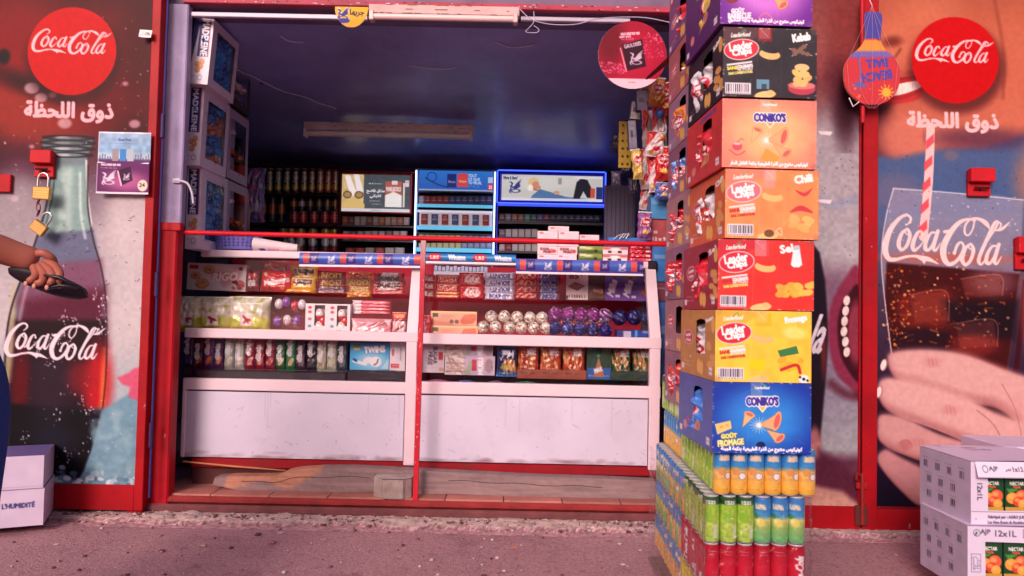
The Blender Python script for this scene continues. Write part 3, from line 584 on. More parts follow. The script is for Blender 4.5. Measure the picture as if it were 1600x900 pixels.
for x, y in ((1376, 564), (1368, 606)): R.ell(x+1, y+6, 5, 10, (190, 140, 140), .9, rot=15); R.ell(x, y+6, 4, 8.5, (242, 224, 220), .98, rot=15)
for x, y, rx, ry in ((1640, 700, 60, 50), (1580, 640, 30, 16)): R.ell(x, y, rx, ry, (222, 170, 166), .4, soft=12)
for _ in range(60):
    x, y = random.uniform(1392, 1570), random.uniform(425, 545); R.stroke([(x, y), (x+random.uniform(3, 12), y+random.uniform(-3, 4))], random.uniform(.8, 3), random.choice([(190, 100, 60), (226, 150, 90), (70, 20, 30), (120, 40, 40)]), random.uniform(.25, .6), soft=1.2)
for (x0, y0, x1, y1) in ((1420, 455, 1475, 505), (1500, 430, 1560, 465), (1490, 500, 1550, 545)): R.poly([(x0, y0+6), (x1, y0), (x1+4, y1-4), (x0+6, y1)], (196, 120, 100), .28, soft=3); R.stroke([(x0, y0+6), (x1, y0), (x1+4, y1-4)], 1.4, (236, 180, 150), .5, soft=1)
R.logo(1379, 334, 200, 84, (240, 214, 216), 1.12); disc_logo(R, 1498, 90, 69)
R.text(ar('ذوق اللحظة'), 1492, 189, 142, 31, (236, 200, 204), bold=3.0); R.text('TM', 1420, 183, 7, 3, (210, 150, 150)); R.speck(50, (60, 40, 60), .9, (1370, 230, 1600, 330)); R.ell(1488, 242, 12, 8, (150, 130, 140), .6, soft=3); R.noise(.02, 5)

Nn = PCv(1180, -60, 1342, 790, .8, (150, 90, 96))
Nn.vgrad([(-60, (150, 84, 84)), (60, (160, 96, 96)), (120, (120, 56, 66)), (200, (178, 168, 176)), (400, (190, 184, 190)), (440, (150, 120, 140)), (600, (160, 150, 168)), (700, (176, 176, 182)), (720, (120, 70, 96)), (790, (200, 160, 150))])
Nn.ell(1325, 160, 18, 60, (70, 24, 44), .9, soft=14); Nn.ell(1330, 30, 30, 70, (150, 70, 70), .7, soft=20); Nn.ell(1285, 100, 10, 50, (176, 112, 108), .6, soft=12); Nn.ell(1305, 120, 14, 30, (130, 70, 84), .5, soft=10); Nn.stroke([(1275, 300), (1300, 320), (1340, 310)], 10, (150, 160, 190), .6, soft=6)
Nn.poly([(1262, 370), (1280, 395), (1288, 440), (1292, 520), (1286, 600), (1276, 690), (1200, 700), (1200, 370)], (46, 26, 50), .96, soft=3); Nn.ell(1284, 550, 4, 40, (180, 80, 60), .6, soft=3); Nn.text('la', 1279, 522, 20, 60, (225, 215, 225), rot=0, shear=.35, bold=2.5)
Nn.poly([(1342, 425), (1315, 442), (1296, 480), (1292, 530), (1302, 580), (1325, 606), (1342, 612)], (158, 68, 100), .97, soft=4, smooth=True); Nn.poly([(1342, 452), (1322, 464), (1308, 495), (1308, 540), (1318, 572), (1342, 590)], (84, 24, 46), .97, soft=3, smooth=True); Nn.ell(1336, 520, 14, 50, (170, 84, 104), .9, soft=4)
for y in range(470, 560, 16): Nn.ell(1316+abs(y-515)*.12, y, 5, 8, (238, 226, 222), .95, rot=10)
Nn.stroke([(1296, 600), (1320, 616), (1342, 618)], 14, (120, 60, 80), .8, soft=5); Nn.ell(1268, 690, 10, 24, (200, 140, 140), .9, soft=4); Nn.poly([(1275, 700), (1342, 745), (1342, 790), (1262, 770)], (110, 52, 78), .9, soft=10); Nn.poly([(1262, 755), (1310, 765), (1342, 790), (1262, 795)], (212, 172, 160), .9, soft=6)
for x, y in ((1290, 206), (1288, 314)): Nn.poly([(x-10, y-3), (x+13, y-2), (x+10, y+4), (x-6, y+2)], (236, 214, 220), .95)
Nn.speck(30, (60, 40, 60), .9, (1270, 200, 1342, 400)); Nn.noise(.05, 5)

def door_leaf(name, label, cv, xr, zr_, poster_lab, stile=(.05, .05), bot=.14):
    """steel leaf: frame, backing sheet and the poster stuck on it"""
    x0, x1 = xr; z0, z1 = zr_; D = thing(name, label, 'door', ((x0+x1)/2, YP, z0), 'steel door leaves of the shop'); o = -Vector(D.location)
    def pb(nm, mb, m, par=D, **k): q = mb.build(nm, m, par, **k); q.location = o if par is D else (0, 0, 0); return q
    W = cv.world(YP); W[..., 1] = YP-.004; mb = MB(); keep = (W[..., 0] > x0+stile[0]-.004) & (W[..., 0] < x1-stile[1]+.004) & (W[..., 2] > z0+bot-.004)
    mb.grid(W, cv.A**1.42, hole=~keep); pb('poster', mb, POST)['label'] = poster_lab
    mb = MB(); mb.box((x0+.01, YP, z0+.01), (x1-.01, YP+.012, z1), rgb(130, 20, 30)); pb('sheet', mb, PAINT)
    mb = MB(); c = rgb(RED)
    mb.box((x0, YP-.018, z0), (x0+stile[0], YP-.001, z1), c, .003); mb.box((x1-stile[1], YP-.018, z0), (x1, YP-.001, z1), c, .003); mb.box((x0+stile[0]-.001, YP-.0175, z0), (x1-stile[1]+.001, YP-.0015, z0+bot), c, .003); pb('frame', mb, PAINT); return D, pb
zdoor = PZ(226, 797, YP)
DL, pbl = door_leaf('metal_door', 'red steel door leaf left of the opening with a big bottle poster', L, (PX(-150, 400, YP), PX(240, 400, YP)), (zdoor, 3.1), 'cola bottle poster with white script and a red disc', (.05, .045), PZ(200, 757, YP)-zdoor)
zdr = PZ(1400, 833, YP)+.0
DR, pbr = door_leaf('metal_door', 'red steel door leaf at far right with a poster of a hand holding a glass', R, (PX(1346, 450, YP), PX(1760, 450, YP)), (zdr, 3.1), 'poster of a smiling mouth, straw and hand round a glass', (PX(1369, 450, YP)-PX(1346, 450, YP), .05), PZ(1400, 795, YP)-zdr)
DN, pbn = door_leaf('metal_door', 'narrow red steel door leaf beside the can stack with an open mouth poster', Nn, (PX(1190, 450, YP), PX(1343, 450, YP)), (zdr+.01, 3.1), 'poster of an open mouth and a dark bottle', (.04, .008), PZ(1310, 790, YP)-zdr-.01)
# hinge line and drop bolts
mb = MB(); x = PX(249, 400, 3.7); mb.tube([(x, 3.69, .1), (x, 3.69, 3.1)], .006, rgb(52, 50, 110), 8)
for z in (.35, 1.1, 1.9): mb.tube([(x, 3.685, z), (x, 3.685, z+.12)], .011, rgb(60, 44, 90), 10)
pbl('hinge', mb, PAINT)
mb = MB(); x = PX(1346, 760, 3.67); mb.tube([(x, 3.66, .05), (x, 3.66, .30)], .009, rgb(150, 40, 40), 8); mb.tube([(x-.0, 3.66, .28), (x-.03, 3.655, .30), (x-.035, 3.65, .27)], .006, rgb(140, 40, 40), 6); mb.box((x-.03, 3.667, .04), (x+.03, 3.679, .14), rgb(96, 50, 48), .003); mb.box((x-.025, 3.668, .22), (x+.03, 3.68, .25), rgb(170, 34, 36), .003); pbr('drop_bolt', mb, PAINT)
# plinth under the right doors
mb = MB(); mb.box((PX(1060, 840, 3.76), 3.74, .0), (3.2, 3.80, zdr-.012), rgb(44, 44, 78), .008); bpart('plinth', mb, CONC); mb = MB(); mb.box((-4, 3.74, 0), (PX(236, 800, 3.76), 3.80, zdoor-.008), rgb(96, 106, 122), .008); bpart('plinth', mb, CONC)
# pressed steel hasps
def plate(pbf, r, c=(190, 26, 36), fold=True, lab=None):
    c0 = P(r[0], r[3], YP-.03); c1 = P(r[2], r[1], YP-.03); mb = MB(); mb.box((c0.x, YP-.026, c0.z), (c1.x, YP-.006, c1.z), rgb(c), .003)
    h = c1.z-c0.z
    if fold: mb.box((c0.x-.004, YP-.06, c0.z+h*.52), (c1.x+.004, YP-.024, c1.z+.006), rgb(c)*1.05, .004); mb.tube([(c0.x+.02, YP-.045, c0.z+h*.3), (c1.x-.02, YP-.045, c0.z+h*.3)], .006, rgb(70, 14, 24), 8); mb.ball(((c0.x+c1.x)/2, YP-.03, c0.z+h*.25), .008, rgb(90, 20, 28), 8)
    return pbf('hasp', mb, PAINT)
plate(pbr, (1514, 266, 1549, 306)); plate(pbr, (1588, 373, 1640, 421)); plate(pbl, (52, 238, 84, 276)); plate(pbl, (-30, 272, 16, 299), fold=False); mb = MB()
# ------------------------------------------------------------------ glass display counters
YC = 3.98; YT = 4.15; PK = (228, 202, 214)
def counter(name, label, xa, xb, xref, ys, left_end, right_end):
    """ys: photo rows at xref: top rail (t0,t1), middle rail (m0,m1), low rail (l0,l1), panel bottom pb, shelf"""
    z = lambda y, Y=YC: PZ(xref, y, Y); T = thing(name, label, 'display counter', ((xa+xb)/2, YC, z(ys['pb'])), 'glass display counters'); of = -Vector(T.location)
    def pt(nm, mb, m): q = mb.build(nm, m, T, loc=of); return q
    m0, m1, l0, l1, pb = z(ys['m'][1]), z(ys['m'][0]), z(ys['l'][1]), z(ys['l'][0]), z(ys['pb']); t1, t0 = z(ys['t'][0], YT), z(ys['t'][1], YT); c = rgb(PK); pw = .062
    mb = MB(); mb.box((xa, YC, m0), (xb, YC+.05, m1), c, .004); pt('middle_rail', mb, ALU)
    mb = MB(); mb.box((xa, YC+.002, l0), (xb, YC+.05, l1), c, .004); pt('lower_rail', mb, ALU)
    mb = MB(); mb.box((xa, YT, t0), (xb, YT+.045, t1), c, .004); pt('top_rail', mb, ALU)
    if left_end:
        mb = MB(); mb.box((xa, YC+.003, pb), (xa+.02, YC+.05, l0), c, .003); pt('post', mb, ALU)
    for x0, x1 in ((xb-pw, xb-.004),):
        mb = MB(); mb.box((x0, YC+.001, pb-.02), (x1, YC+.049, m0+.001), c, .003); pt('post', mb, ALU)
        mb = MB(); p = [(YC+.004, m1), (YC+.045, m1), (YT+.042, t0), (YT+.002, t0)]
        V = [(x, y, zz) for x in (x0, x1-.02*0) for y, zz in p]; o = mb.verts(V, c); mb.faces([[0, 1, 2, 3], [7, 6, 5, 4], [0, 4, 5, 1], [1, 5, 6, 2], [2, 6, 7, 3], [3, 7, 4, 0]], o); pt('slanted_post', mb, ALU)
    mb = MB(); mb.box((xa+.005, YC+.012, pb), (xb-pw-.004, YC+.03, l0-.008), rgb(206, 196, 218), .002); PM = mat('laminate_panel', .42, .45, bump=.015, bscale=6, var=.06, vscale=3, dirt=.16); pt('front_panel', mb, PM)
    K = FPX/YC; x_0, x_1, z_0, z_1 = xa+.005, xb-pw-.004, pb, l0-.008; pc = Cv(0, 0, (x_1-x_0)*K, (z_1-z_0)*K, .7, (206, 196, 218)); pc.noise(.025, 40)
    for _ in range(34): x, y = random.uniform(0, pc.W), random.uniform(4, pc.H); a_ = random.uniform(-1.2, 1.2); l_ = random.uniform(3, 16); pc.stroke([(x, y), (x+math.sin(a_)*l_, y+math.cos(a_)*l_*.6)], random.uniform(.4, .9), random.choice([(120, 100, 120), (150, 130, 150)]), random.uniform(.15, .55))
    for _ in range(60): x = random.uniform(0, pc.W); pc.ell(x, pc.H-abs(random.gauss(0, 3)), random.uniform(2, 14), random.uniform(1, 3.5), (130, 96, 104), random.uniform(.1, .35), soft=2)
    for _ in range(26): pc.ell(random.uniform(0, pc.W), random.uniform(0, pc.H), random.uniform(.5, 1.1), random.uniform(.4, .9), (110, 84, 96), random.uniform(.3, .8))
    for _ in range(5): x = random.uniform(0, pc.W); pc.stroke([(x, 0), (x+random.uniform(-1, 1), random.uniform(15, 60))], 1.6, (170, 150, 172), .35)
    mb = MB(); U, V = np.meshgrid(np.linspace(x_0+.002, x_1-.002, pc.nx), np.linspace(z_1-.002, z_0+.002, pc.ny)); mb.grid(np.stack([U, np.full_like(U, YC+.0105)+.0007*np.sin(U*5)*np.sin(V*7), V], -1), pc.A); pt('panel_sheet', mb, PM)
    mb = MB(); mb.box((xa+.003, YC+.035, pb), (xb-pw+.01, YC+.05, l0-.002), rgb(70, 40, 50)); pt('backing_frame', mb, MATTE)
    # panes
    mb = MB(); x1 = xb-pw; yb, yt = YC+.022, YT+.02
    V = [(xa, yb, m1-.002), (x1, yb, m1-.002), (x1, yt, t0+.002), (xa, yt, t0+.002)]; n = .004; V += [(x, y+n, zz+n*.3) for x, y, zz in V]; o = mb.verts(V, rgb(220, 230, 230)); mb.faces([[0, 1, 2, 3], [7, 6, 5, 4], [0, 4, 5, 1], [1, 5, 6, 2], [2, 6, 7, 3], [3, 7, 4, 0]], o); pt('glass_pane', mb, GLASS)
    mb = MB(); mb.box((xa, YC+.02, l1-.002), (x1, YC+.024, m0+.002), rgb(220, 230, 230)); pt('glass_pane', mb, GLASSR)
    YB = 4.62; wine = rgb(176, 40, 60)
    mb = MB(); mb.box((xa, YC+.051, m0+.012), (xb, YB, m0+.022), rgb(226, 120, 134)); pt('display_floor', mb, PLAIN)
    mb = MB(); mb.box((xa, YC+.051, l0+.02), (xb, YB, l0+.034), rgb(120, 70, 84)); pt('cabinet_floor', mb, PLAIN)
    zs = z(ys['shelf'], 4.3); mb = MB(); mb.box((xa, 4.24, zs-.008), (xb, YB-.01, zs), rgb(200, 215, 215)); pt('glass_shelf', mb, GLASS)
    mb = MB(); mb.box((xa, YB, pb), (xb, YB+.02, t1-.02), wine); pt('back_panel', mb, MATTE)
    mb = MB(); mb.box((xa, YT+.05, t1-.006), (xb, YB+.02, t1), rgb(180, 190, 195)); pt('glass_top', mb, GLASS)
    if right_end:
        mb = MB(); mb.box((xb-.01, YC+.052, pb), (xb+.004, YB, m0), rgb(215, 200, 215), .002); pt('end_panel', mb, ALU)
        mb = MB(); p = [(YC+.05, m0+.002), (YB, m0+.002), (YB, t0), (YT+.05, t0)]; o = mb.verts([(xb-.008+dx, y, zz) for dx in (0, .006) for y, zz in p], rgb(210, 220, 220)); mb.faces([[0, 1, 2, 3], [7, 6, 5, 4]], o); pt('end_pane', mb, GLASS)
        mb = MB(); mb.box((xb-.05, YT-.006, t0-.005), (xb+.006, YT+.05, t1+.006), rgb(36, 26, 40), .008); pt('corner_cap', mb, PLAIN)
    return dict(m1=m0+.022, l=l0+.034, zs=zs, t1=t1, T=T)
xa = PX(285, 600, YC); xm = PX(651.5, 600, YC); xb = PX(1033, 590, YC)
CL = counter('display_counter', 'left glass counter of sweets with white frame and plain white panel', xa, xm-.001, 470, dict(t=(393, 404), m=(516, 531), l=(594.5, 612.5), pb=718, shelf=457), True, False)
CR = counter('display_counter', 'right glass counter of chocolate with dark corner cap and white panel', xm+.001, xb, 830, dict(t=(405, 416), m=(524, 541), l=(600, 619), pb=725, shelf=467), True, True)
# red base strip
mb = MB(); mb.box((XL-.02, 4.0, PZ(650, 737, 4.0)), (XR+.02, 4.06, PZ(650, 722, 4.0)), rgb(150, 24, 34), .004); mb.box((XL-.02, 4.02, FLOOR), (XR+.02, 4.07, PZ(650, 735, 4.02)), rgb(92, 46, 48)); tag(mb.build('base_strip', PAINT), 'red painted strip with brown board under the counters', 'base strip')

# weathered planks under the counter
def plank(label, pts_top, pts_bot, Y, t, col, pale=None):
    mb = MB(); n = 60; xs = np.linspace(0, 1, n); tp = smooth_pts(pts_top, 6, False); bt = smooth_pts(pts_bot, 6, False)
    def samp(q): q = np.array([[P(x, y, Y).x, P(x, y, Y).z] for x, y in q]); x = q[0, 0]+(q[-1, 0]-q[0, 0])*xs; return x, np.interp(x, q[:, 0], q[:, 1])
    xt, zt = samp(tp); xb_, zb_ = samp(bt); zt = zt + RNG.normal(0, .0004, n); m = 9
    V = np.array([[(xt[i]*(1-k)+xb_[i]*k, Y, zt[i]*(1-k)+zb_[i]*k) for i in range(n)] for k in np.linspace(0, 1, m)]); C = np.array([[rgb(col)]*n]*m)
    if pale:
        for i in range(n):
            for j in range(m):
                if PX(352, 750, Y) < V[j, i, 0] < pale[0] and j < 3.5+2*math.sin(i*.35)+(pale[0]-V[j, i, 0])*4: C[j, i] = rgb(186, 128, 108)
    C = np.clip(C*(1+RNG.normal(0, .025, (m, n, 1))), 0, 1); mb.grid(V, C)
    T2 = V[0].copy(); T2[:, 1] += t; mb.grid(np.array([T2, V[0]]), C[0:2]); B2 = V[-1].copy(); B2[:, 1] += t; mb.grid(np.array([V[-1], B2]), C[0:2]*.8); mb.grid(np.array([B2, T2]), C[:2]*.8)
    mb.poly([V[0, 0], V[-1, 0], B2[0], T2[0]], rgb(col)); mb.poly([V[0, -1], V[-1, -1], B2[-1], T2[-1]], rgb(col)); mb.tube([(V[3, 8+i*2, 0], Y-.001, V[3, 8+i*2, 2]+.004*math.sin(i*.9)) for i in range(20)], .0014, rgb(60, 44, 46), 4)
    return tag(mb.build('plank', WOOD), label, 'plank', 'planks under the counters')
plank('long grey plank with orange worn end under the left counter', [(336, 746), (370, 744), (430, 743), (455, 735), (500, 731), (560, 731), (648, 735)], [(332, 757), (380, 767), (450, 769), (560, 769), (648, 771)], 3.90, .08, (142, 116, 118), (PX(505, 740, 3.9), PZ(505, 747, 3.9)))
plank('long cracked grey plank under the right counter', [(650, 735), (720, 739), (840, 745), (940, 748), (1024, 752)], [(650, 772), (740, 773), (860, 779), (960, 783), (1024, 785)], 3.895, .08, (146, 120, 122))
mb = MB(); a, b = P(284, 719, 3.97), P(450, 731, 3.93); mb.tube([P(286, 721, 3.95), P(370, 729, 3.94), P(446, 735, 3.93)], [.006, .008, .004], rgb(196, 120, 84), 6, flat=.7); tag(mb.build('wood_splinter', WOOD), 'thin orange splinter of wood above the left plank', 'wood strip')
# cut kerb stone
mb = MB(); p0 = P(583, 785, 3.82); p1 = P(643, 755, 3.82); hh = p1.z-p0.z; w = (p1.x-p0.x); xs = np.linspace(0, 1, 2)
prof = [(0, 0), (.22, -.03), (.27, -.045), (.8, -.045), (.86, -.03), (1, -.01), (1, .1), (0, .1)]
for (a, b) in zip(prof, prof[1:]+prof[:1]):
    V = np.array([[(p0.x+w*q[0], 3.83+q[1], FLOOR+hh*k-(.006 if k in (0, 1) and q[1] < 0 else 0)*k) for q in (a, b)] for k in (1, .66, .33, 0)]); mb.grid(V, rgb(164, 142, 140))
mb.poly([(p0.x+w*a, 3.83+b, FLOOR+hh-.003) for a, b in prof], rgb(178, 158, 156)); tag(mb.build('paving_block', CONC), 'grey concrete paving block lying by the foot of the red pole', 'paving block')
# safety rail
T = thing('safety_rail', 'chipped red metal rail across the opening with one thin upright', 'rail', P(655, 378, 3.80)); of = -Vector(T.location)
mb = MB(); a, b = P(286, 363, 3.80), P(1043, 382, 3.80); mb.tube([a+(b-a)*t for t in np.linspace(0, 1, 24)], [.0125+random.uniform(-.0004, .0004) for _ in range(24)], rgb(206, 28, 44), 12); mb.build('horizontal_bar', PAINT, T, smooth=True, loc=of)
mb = MB(); a, b = P(662, 376, 3.80), P(649, 783, 3.80); a2 = a+(b-a)*.12; M = Matrix.Rotation(0, 4, 'Z'); h = (b-a)
V = []; 
for pnt in (a, a2, a+(b-a)*.5, b):
    V.append([pnt+Vector((dx, dy, 0)) for dx, dy in ((-.0125, -.0125), (.0125, -.0125), (.0125, .0125), (-.0125, .0125))])
C = np.array([[rgb(206, 160, 170)]*4, [rgb(200, 60, 76)]*4, [rgb(200, 34, 50)]*4, [rgb(200, 34, 50)]*4]); mb.grid(np.array(V), C, wrap=True)
for _ in range(26): t = random.uniform(.1, .98); q = a+(b-a)*t; x = q.x+random.uniform(-.011, .008); mb.box((x, q.y-.0132, q.z), (x+random.uniform(.001, .004), q.y-.012, q.z+random.uniform(.002, .012)), rgb(204, 170, 184))
mb.build('upright', PAINT, T, loc=of)
# promotional strips clipped on the counter tops
def strip(label, r0, r1, h, Y, paint, seg):
    a, b = P(*r0, Y), P(*r1, Y); w = (b-a).length; k = Y/FPX; cv = Cv(0, 0, w/k, h, .9, (58, 96, 190)); paint(cv)
    mb = MB(); U, V = np.meshgrid(np.linspace(0, w, cv.nx), np.linspace(h*k, 0, cv.ny)); tz = (b.z-a.z)*U/w; yy = -.012*np.sin(V/(h*k)*math.pi) + .0015*np.sin(U*26)
    mb.grid(np.stack([U, yy, V+tz], -1), cv.A); mb.box((0, .001, -.002), (w, .006, h*k-.002), rgb(200, 196, 210)); 
    V2 = np.array([[(0, -.001, .0), (w, -.001, b.z-a.z)], [(0, -.006, -.012), (w, -.006, b.z-a.z-.012)]]); mb.grid(V2, rgb(240, 220, 230))
    return tag(mb.build('shelf_strip', PLAIN, loc=a), label, 'promotional strip', 'printed strips along the counter tops')
def wingstrip(cv, ph=0):
    cv.rect(0, 0, cv.W, 3, (110, 80, 170), .6); cv.rect(0, cv.H-4, cv.W, cv.H, (90, 70, 170), .7); x = ph
    while x < cv.W:
        cv.rect(x, 2, x+9, cv.H-3, (226, 84, 76)); cv.rect(x+10, 1, x+24, cv.H-3, (66, 40, 120)); wings(cv, x+16, 9, 9, (190, 180, 230)); wings(cv, x+43, 10, 14, (236, 226, 246)); x += 58
strip('blue and purple strip with winged emblems on the left counter', (468, 413), (658, 415.5), 18.5, 4.10, lambda c: wingstrip(c, 6), 0)
strip('blue and purple strip with winged emblems on the right counter', (806, 424), (1005, 428), 20, 4.09, lambda c: wingstrip(c, 6), 0)
def wstrip(cv):
    cv.vgrad([(0, (24, 90, 170)), (cv.H*.5, (30, 140, 205)), (cv.H, (40, 110, 190))])
    for x in (8, 72): pass
    for x, t in ((15, 'L&S'), (50, 0), (86, 'L&S'), (122, 0)):
        if t: cv.ell(x, cv.H/2, 11, cv.H*.48, (214, 32, 52)); cv.text('L&S', x, cv.H/2, 13, 5.5, (245, 220, 225), bold=.6)
        else: cv.text('Winston', x, cv.H/2, 26, 8, (240, 240, 250), bold=1)
strip('light blue strip with red ovals and white lettering on the right counter', (664, 408), (806, 411), 13, 4.105, wstrip, 0)

# ------------------------------------------------------------------ sweets in the counters
g = 'packs in the counters'
def onto(o, z, lift=.001): o.location.z = z+lift; return o
zsL, zsR, zmL, zmR, zlL, zlR = CL['zs'], CR['zs'], CL['m1'], CR['m1'], CL['l'], CR['l']
# --- left, top shelf
def rigo(c):
    W, H = c.W, c.H; c.A[:] = rgb(238, 218, 222); c.poly([(36, 18), (50, 8), (66, 10), (74, 4), (86, 10), (80, 24), (60, 36), (52, 30)], (222, 160, 174), .7, soft=2, smooth=True)
    for x, y, r in ((13, 20, 8), (24, 32, 11), (34, 10, 9)): c.ell(x, y, r, r*.75, (214, 140, 96)); c.ell(x, y-1, r*.8, r*.55, (236, 176, 120)); c.speck(7, (130, 60, 46), 1.3, (x-r*.6, y-r*.5, x+r*.6, y+r*.3))
    c.rect(3, 3, 17, 9, (206, 30, 50)); c.text('Rigo', 60, 20, 38, 12, (220, 90, 110), bold=4, shear=.2, rot=-4); c.text('RIGO', 60, 20, 38, 12, (250, 240, 244), bold=2, shear=.2, rot=-4)
    for _ in range(14): c.ell(random.uniform(70, 88), random.uniform(26, 40), 3.5, 2.4, random.choice([(190, 40, 50), (220, 90, 90), (150, 20, 36)]), rot=random.uniform(0, 90))
    c.rect(80, 4, 86, 9, (150, 24, 40))
onto(carton('biscuit_box', 'white biscuit box with three cookies and RIGO in white letters', 'biscuit box', (292, 414, 384, 456), 4.30, .06, rigo, (224, 200, 208), g, rot=(0, .02, 0)), zsL)
def redpk(c): c.A[:] = rgb(140, 22, 36); c.rect(3, 6, 14, 12, (224, 60, 60)); c.rect(2, 15, 14, 24, (220, 200, 206)); c.speck(8, (80, 20, 20), 1.2)
onto(pouch('sweet_packet', 'small dark red packet with white label beside the RIGO box', 'sweet packet', (386, 430, 405, 462), 4.29, .03, redpk, g), zsL)
mb = carton_mesh(.075, .10, .04, Cv(0, 0, 20, 26, .8, (60, 18, 30)).scrib(3, 5, 15, (230, 220, 225)), (60, 18, 30)); o = tag(mb.build('sweet_box', CARD, loc=(PX(395, 430, 4.4), 4.4, zsL+.001)), 'dark brown box standing behind the small dark red packet', 'sweet box', g)
def malt(flip):
    def f(c):
        c.A[:] = rgb(206, 22, 34); c.noise(.12, 5); c.speck(16, (230, 90, 60), 1.6); c.text('Maltesers', c.W/2+2, c.H*.52, c.W*.8, 9, (246, 214, 220), rot=-14+180*flip, bold=1.5, flip=1); c.ell(c.W*.75, c.H*.8, 4, 3, (214, 140, 90)); c.ell(8, 8, 3, 3, (226, 170, 120))
    return f
onto(pouch('sweet_pouch', 'bright red pouch with upside-down white letters leaning behind another', 'sweet pouch', (408, 411, 449, 448), 4.38, .035, malt(1), g), zsL+.045)
onto(pouch('sweet_pouch', 'bright red pouch with white lettering in front of its twin', 'sweet pouch', (406, 428, 455, 462), 4.30, .05, malt(0), g, rot=(-.1, .05, 0)), zsL)
def mm(c):
    c.A[:] = rgb(238, 178, 30); c.noise(.08, 5); c.text("m&m's", c.W*.52, c.H*.45, c.W*.7, 10, (250, 236, 220), bold=3.6, rot=180); c.text("m&m's", c.W*.52, c.H*.45, c.W*.7, 10, (84, 34, 34), bold=1.5, rot=180); c.speck(5, (200, 60, 30), 2.5); c.ell(4, c.H*.5, 4, 5, (226, 120, 30))
onto(pouch('sweet_pouch', 'yellow pouch on top with upside-down brown letters', 'sweet pouch', (453, 418, 497, 442), 4.36, .035, mm, g), zsL+.068)
onto(pouch('sweet_pouch', 'yellow pouch below its twin with upside-down brown letters', 'sweet pouch', (452, 437, 494, 458), 4.32, .04, mm, g), zsL+.013)
onto(pouch('sweet_pouch', 'yellow pouch lying flat under the two upright yellow ones', 'sweet pouch', (445, 456, 495, 463), 4.31, .08, lambda c: c.noise(.15, 4), g, col=(232, 160, 34)), zsL-.006)
def bar(label, r, Y, base, txt, tc, zb=None, flip=False, shear=.15, deco=None, outline=None, g2='chocolate bars in the counters', rot=0, th=.03):
    def f(c):
        c.A[:] = rgb(base); c.noise(.1, 4)
        if deco: deco(c)
        if outline is not None: c.text(txt, c.W*.5, c.H*.5, c.W*.72, c.H*.62, outline, bold=2.4, shear=shear, rot=180*flip)
        if txt: c.text(txt, c.W*.5, c.H*.5, c.W*.7, c.H*.58, tc, bold=1.0, shear=shear, rot=180*flip)
    return pouch('chocolate_bar', label, 'chocolate bar', r, Y, th, f, g2, rot=(0, rot, 0), edge=.07, crinkle=.0025, S=1.0)
def gold(c): c.rect(0, c.H*.72, c.W, c.H, (226, 130, 40), .8, soft=2)
for i, (n, col, y) in enumerate((('bottom', (130, 24, 50), 446), ('middle', (176, 24, 40), 435), ('top', (150, 24, 40), 424))):
    bar(f'maroon bar with yellow letters, {n} by the yellow pouches', (496-i*0+(i % 2), y, 541, y+14), 4.34-.02*0+.02*i, col, 'LION', (246, 186, 50), flip=i > 0, outline=(90, 10, 30), rot=.03*(-1)**i, deco=gold)
onto(bar('purple striped bar lying under the maroon bars', (494, 457, 542, 466), 4.33, (110, 40, 96), '', (255, 255, 255), deco=gold), zsL-.004)
for i, (n, y, t) in enumerate((('lowest', 456, ''), ('second from the bottom', 446, 'LION'), ('third from the bottom', 436, 'LION'), ('topmost', 425, 'NUTS'))):
    bar(f'orange and yellow bar, {n} by the red and white bars', (541+(i % 2)*3, y, 582-(i % 2), y+(12 if i else 9)), 4.33+.02*i, (236, 146, 50), t, (250, 214, 90) if i < 3 else (216, 40, 40), flip=i in (1, 2), outline=(150, 30, 24) if t else None, rot=-.03*(-1)**i)
def bue(c): c.poly([(0, 0), (c.W*.3, 0), (c.W*.15, c.H), (0, c.H)], (206, 30, 46)); c.poly([(c.W*.82, 0), (c.W, 0), (c.W, c.H), (c.W*.7, c.H)], (206, 30, 46)); c.rect(0, c.H-2.5, c.W, c.H, (206, 30, 46), .8)
bar('red and white bar with dark letters on top of its pair', (583, 426, 633, 442), 4.37, (240, 224, 228), 'bueno', (70, 20, 40), deco=bue); onto(bar('red and white bar with upside-down dark letters, lower of its pair', (580, 441, 635, 459), 4.33, (240, 224, 228), 'bueno', (90, 20, 40), flip=True, deco=bue), zsL+.012)
onto(bar('red and white bar lying flat under the pair', (579, 457, 634, 465), 4.32, (206, 40, 56), '', (255, 255, 255), deco=bue), zsL-.004)
# --- left, lower display
def almond(deco):
    def f(c):
        W, H = c.W, c.H; c.vgrad([(0, (220, 212, 196)), (H*.5, (224, 214, 204)), (H*.62, (206, 204, 90)), (H, (196, 196, 70))]); c.noise(.1, 6)
        for _ in range(9): c.ell(random.uniform(W*.15, W*.9), random.uniform(6, H*.42), 3, 1.6, (196, 182, 130), .7, rot=random.uniform(0, 180), ring=.8)
        c.noise(.5, 5, (150, 170, 40), .66)
        x, y = W*.48, H*.62; c.rect(x-9, y-10, x+9, y+10, (238, 220, 220))
        for a in (deco): c.ell(x+math.cos(a)*3.6, y+math.sin(a)*3, 4.6, 2.2, (176, 50, 60), rot=math.degrees(a))
    return f
for i, (r, d) in enumerate((((280, 460, 316, 516), (0, 1.2)), ((313, 459, 363, 515), (0.4, 2.0, 3.6)), ((357, 458, 424, 515), (.2, 1, 2.1, 4)))): onto(pouch('nut_pouch', ('narrow cream and green pouch half hidden by the red jamb', 'cream and green pouch with cashew label in the middle of three', 'widest cream and green pouch with red almond label')[i], 'nut pouch', r, 4.15+.02*i, .09, almond(d), 'cream and green nut pouches', m=FOIL), zmL)
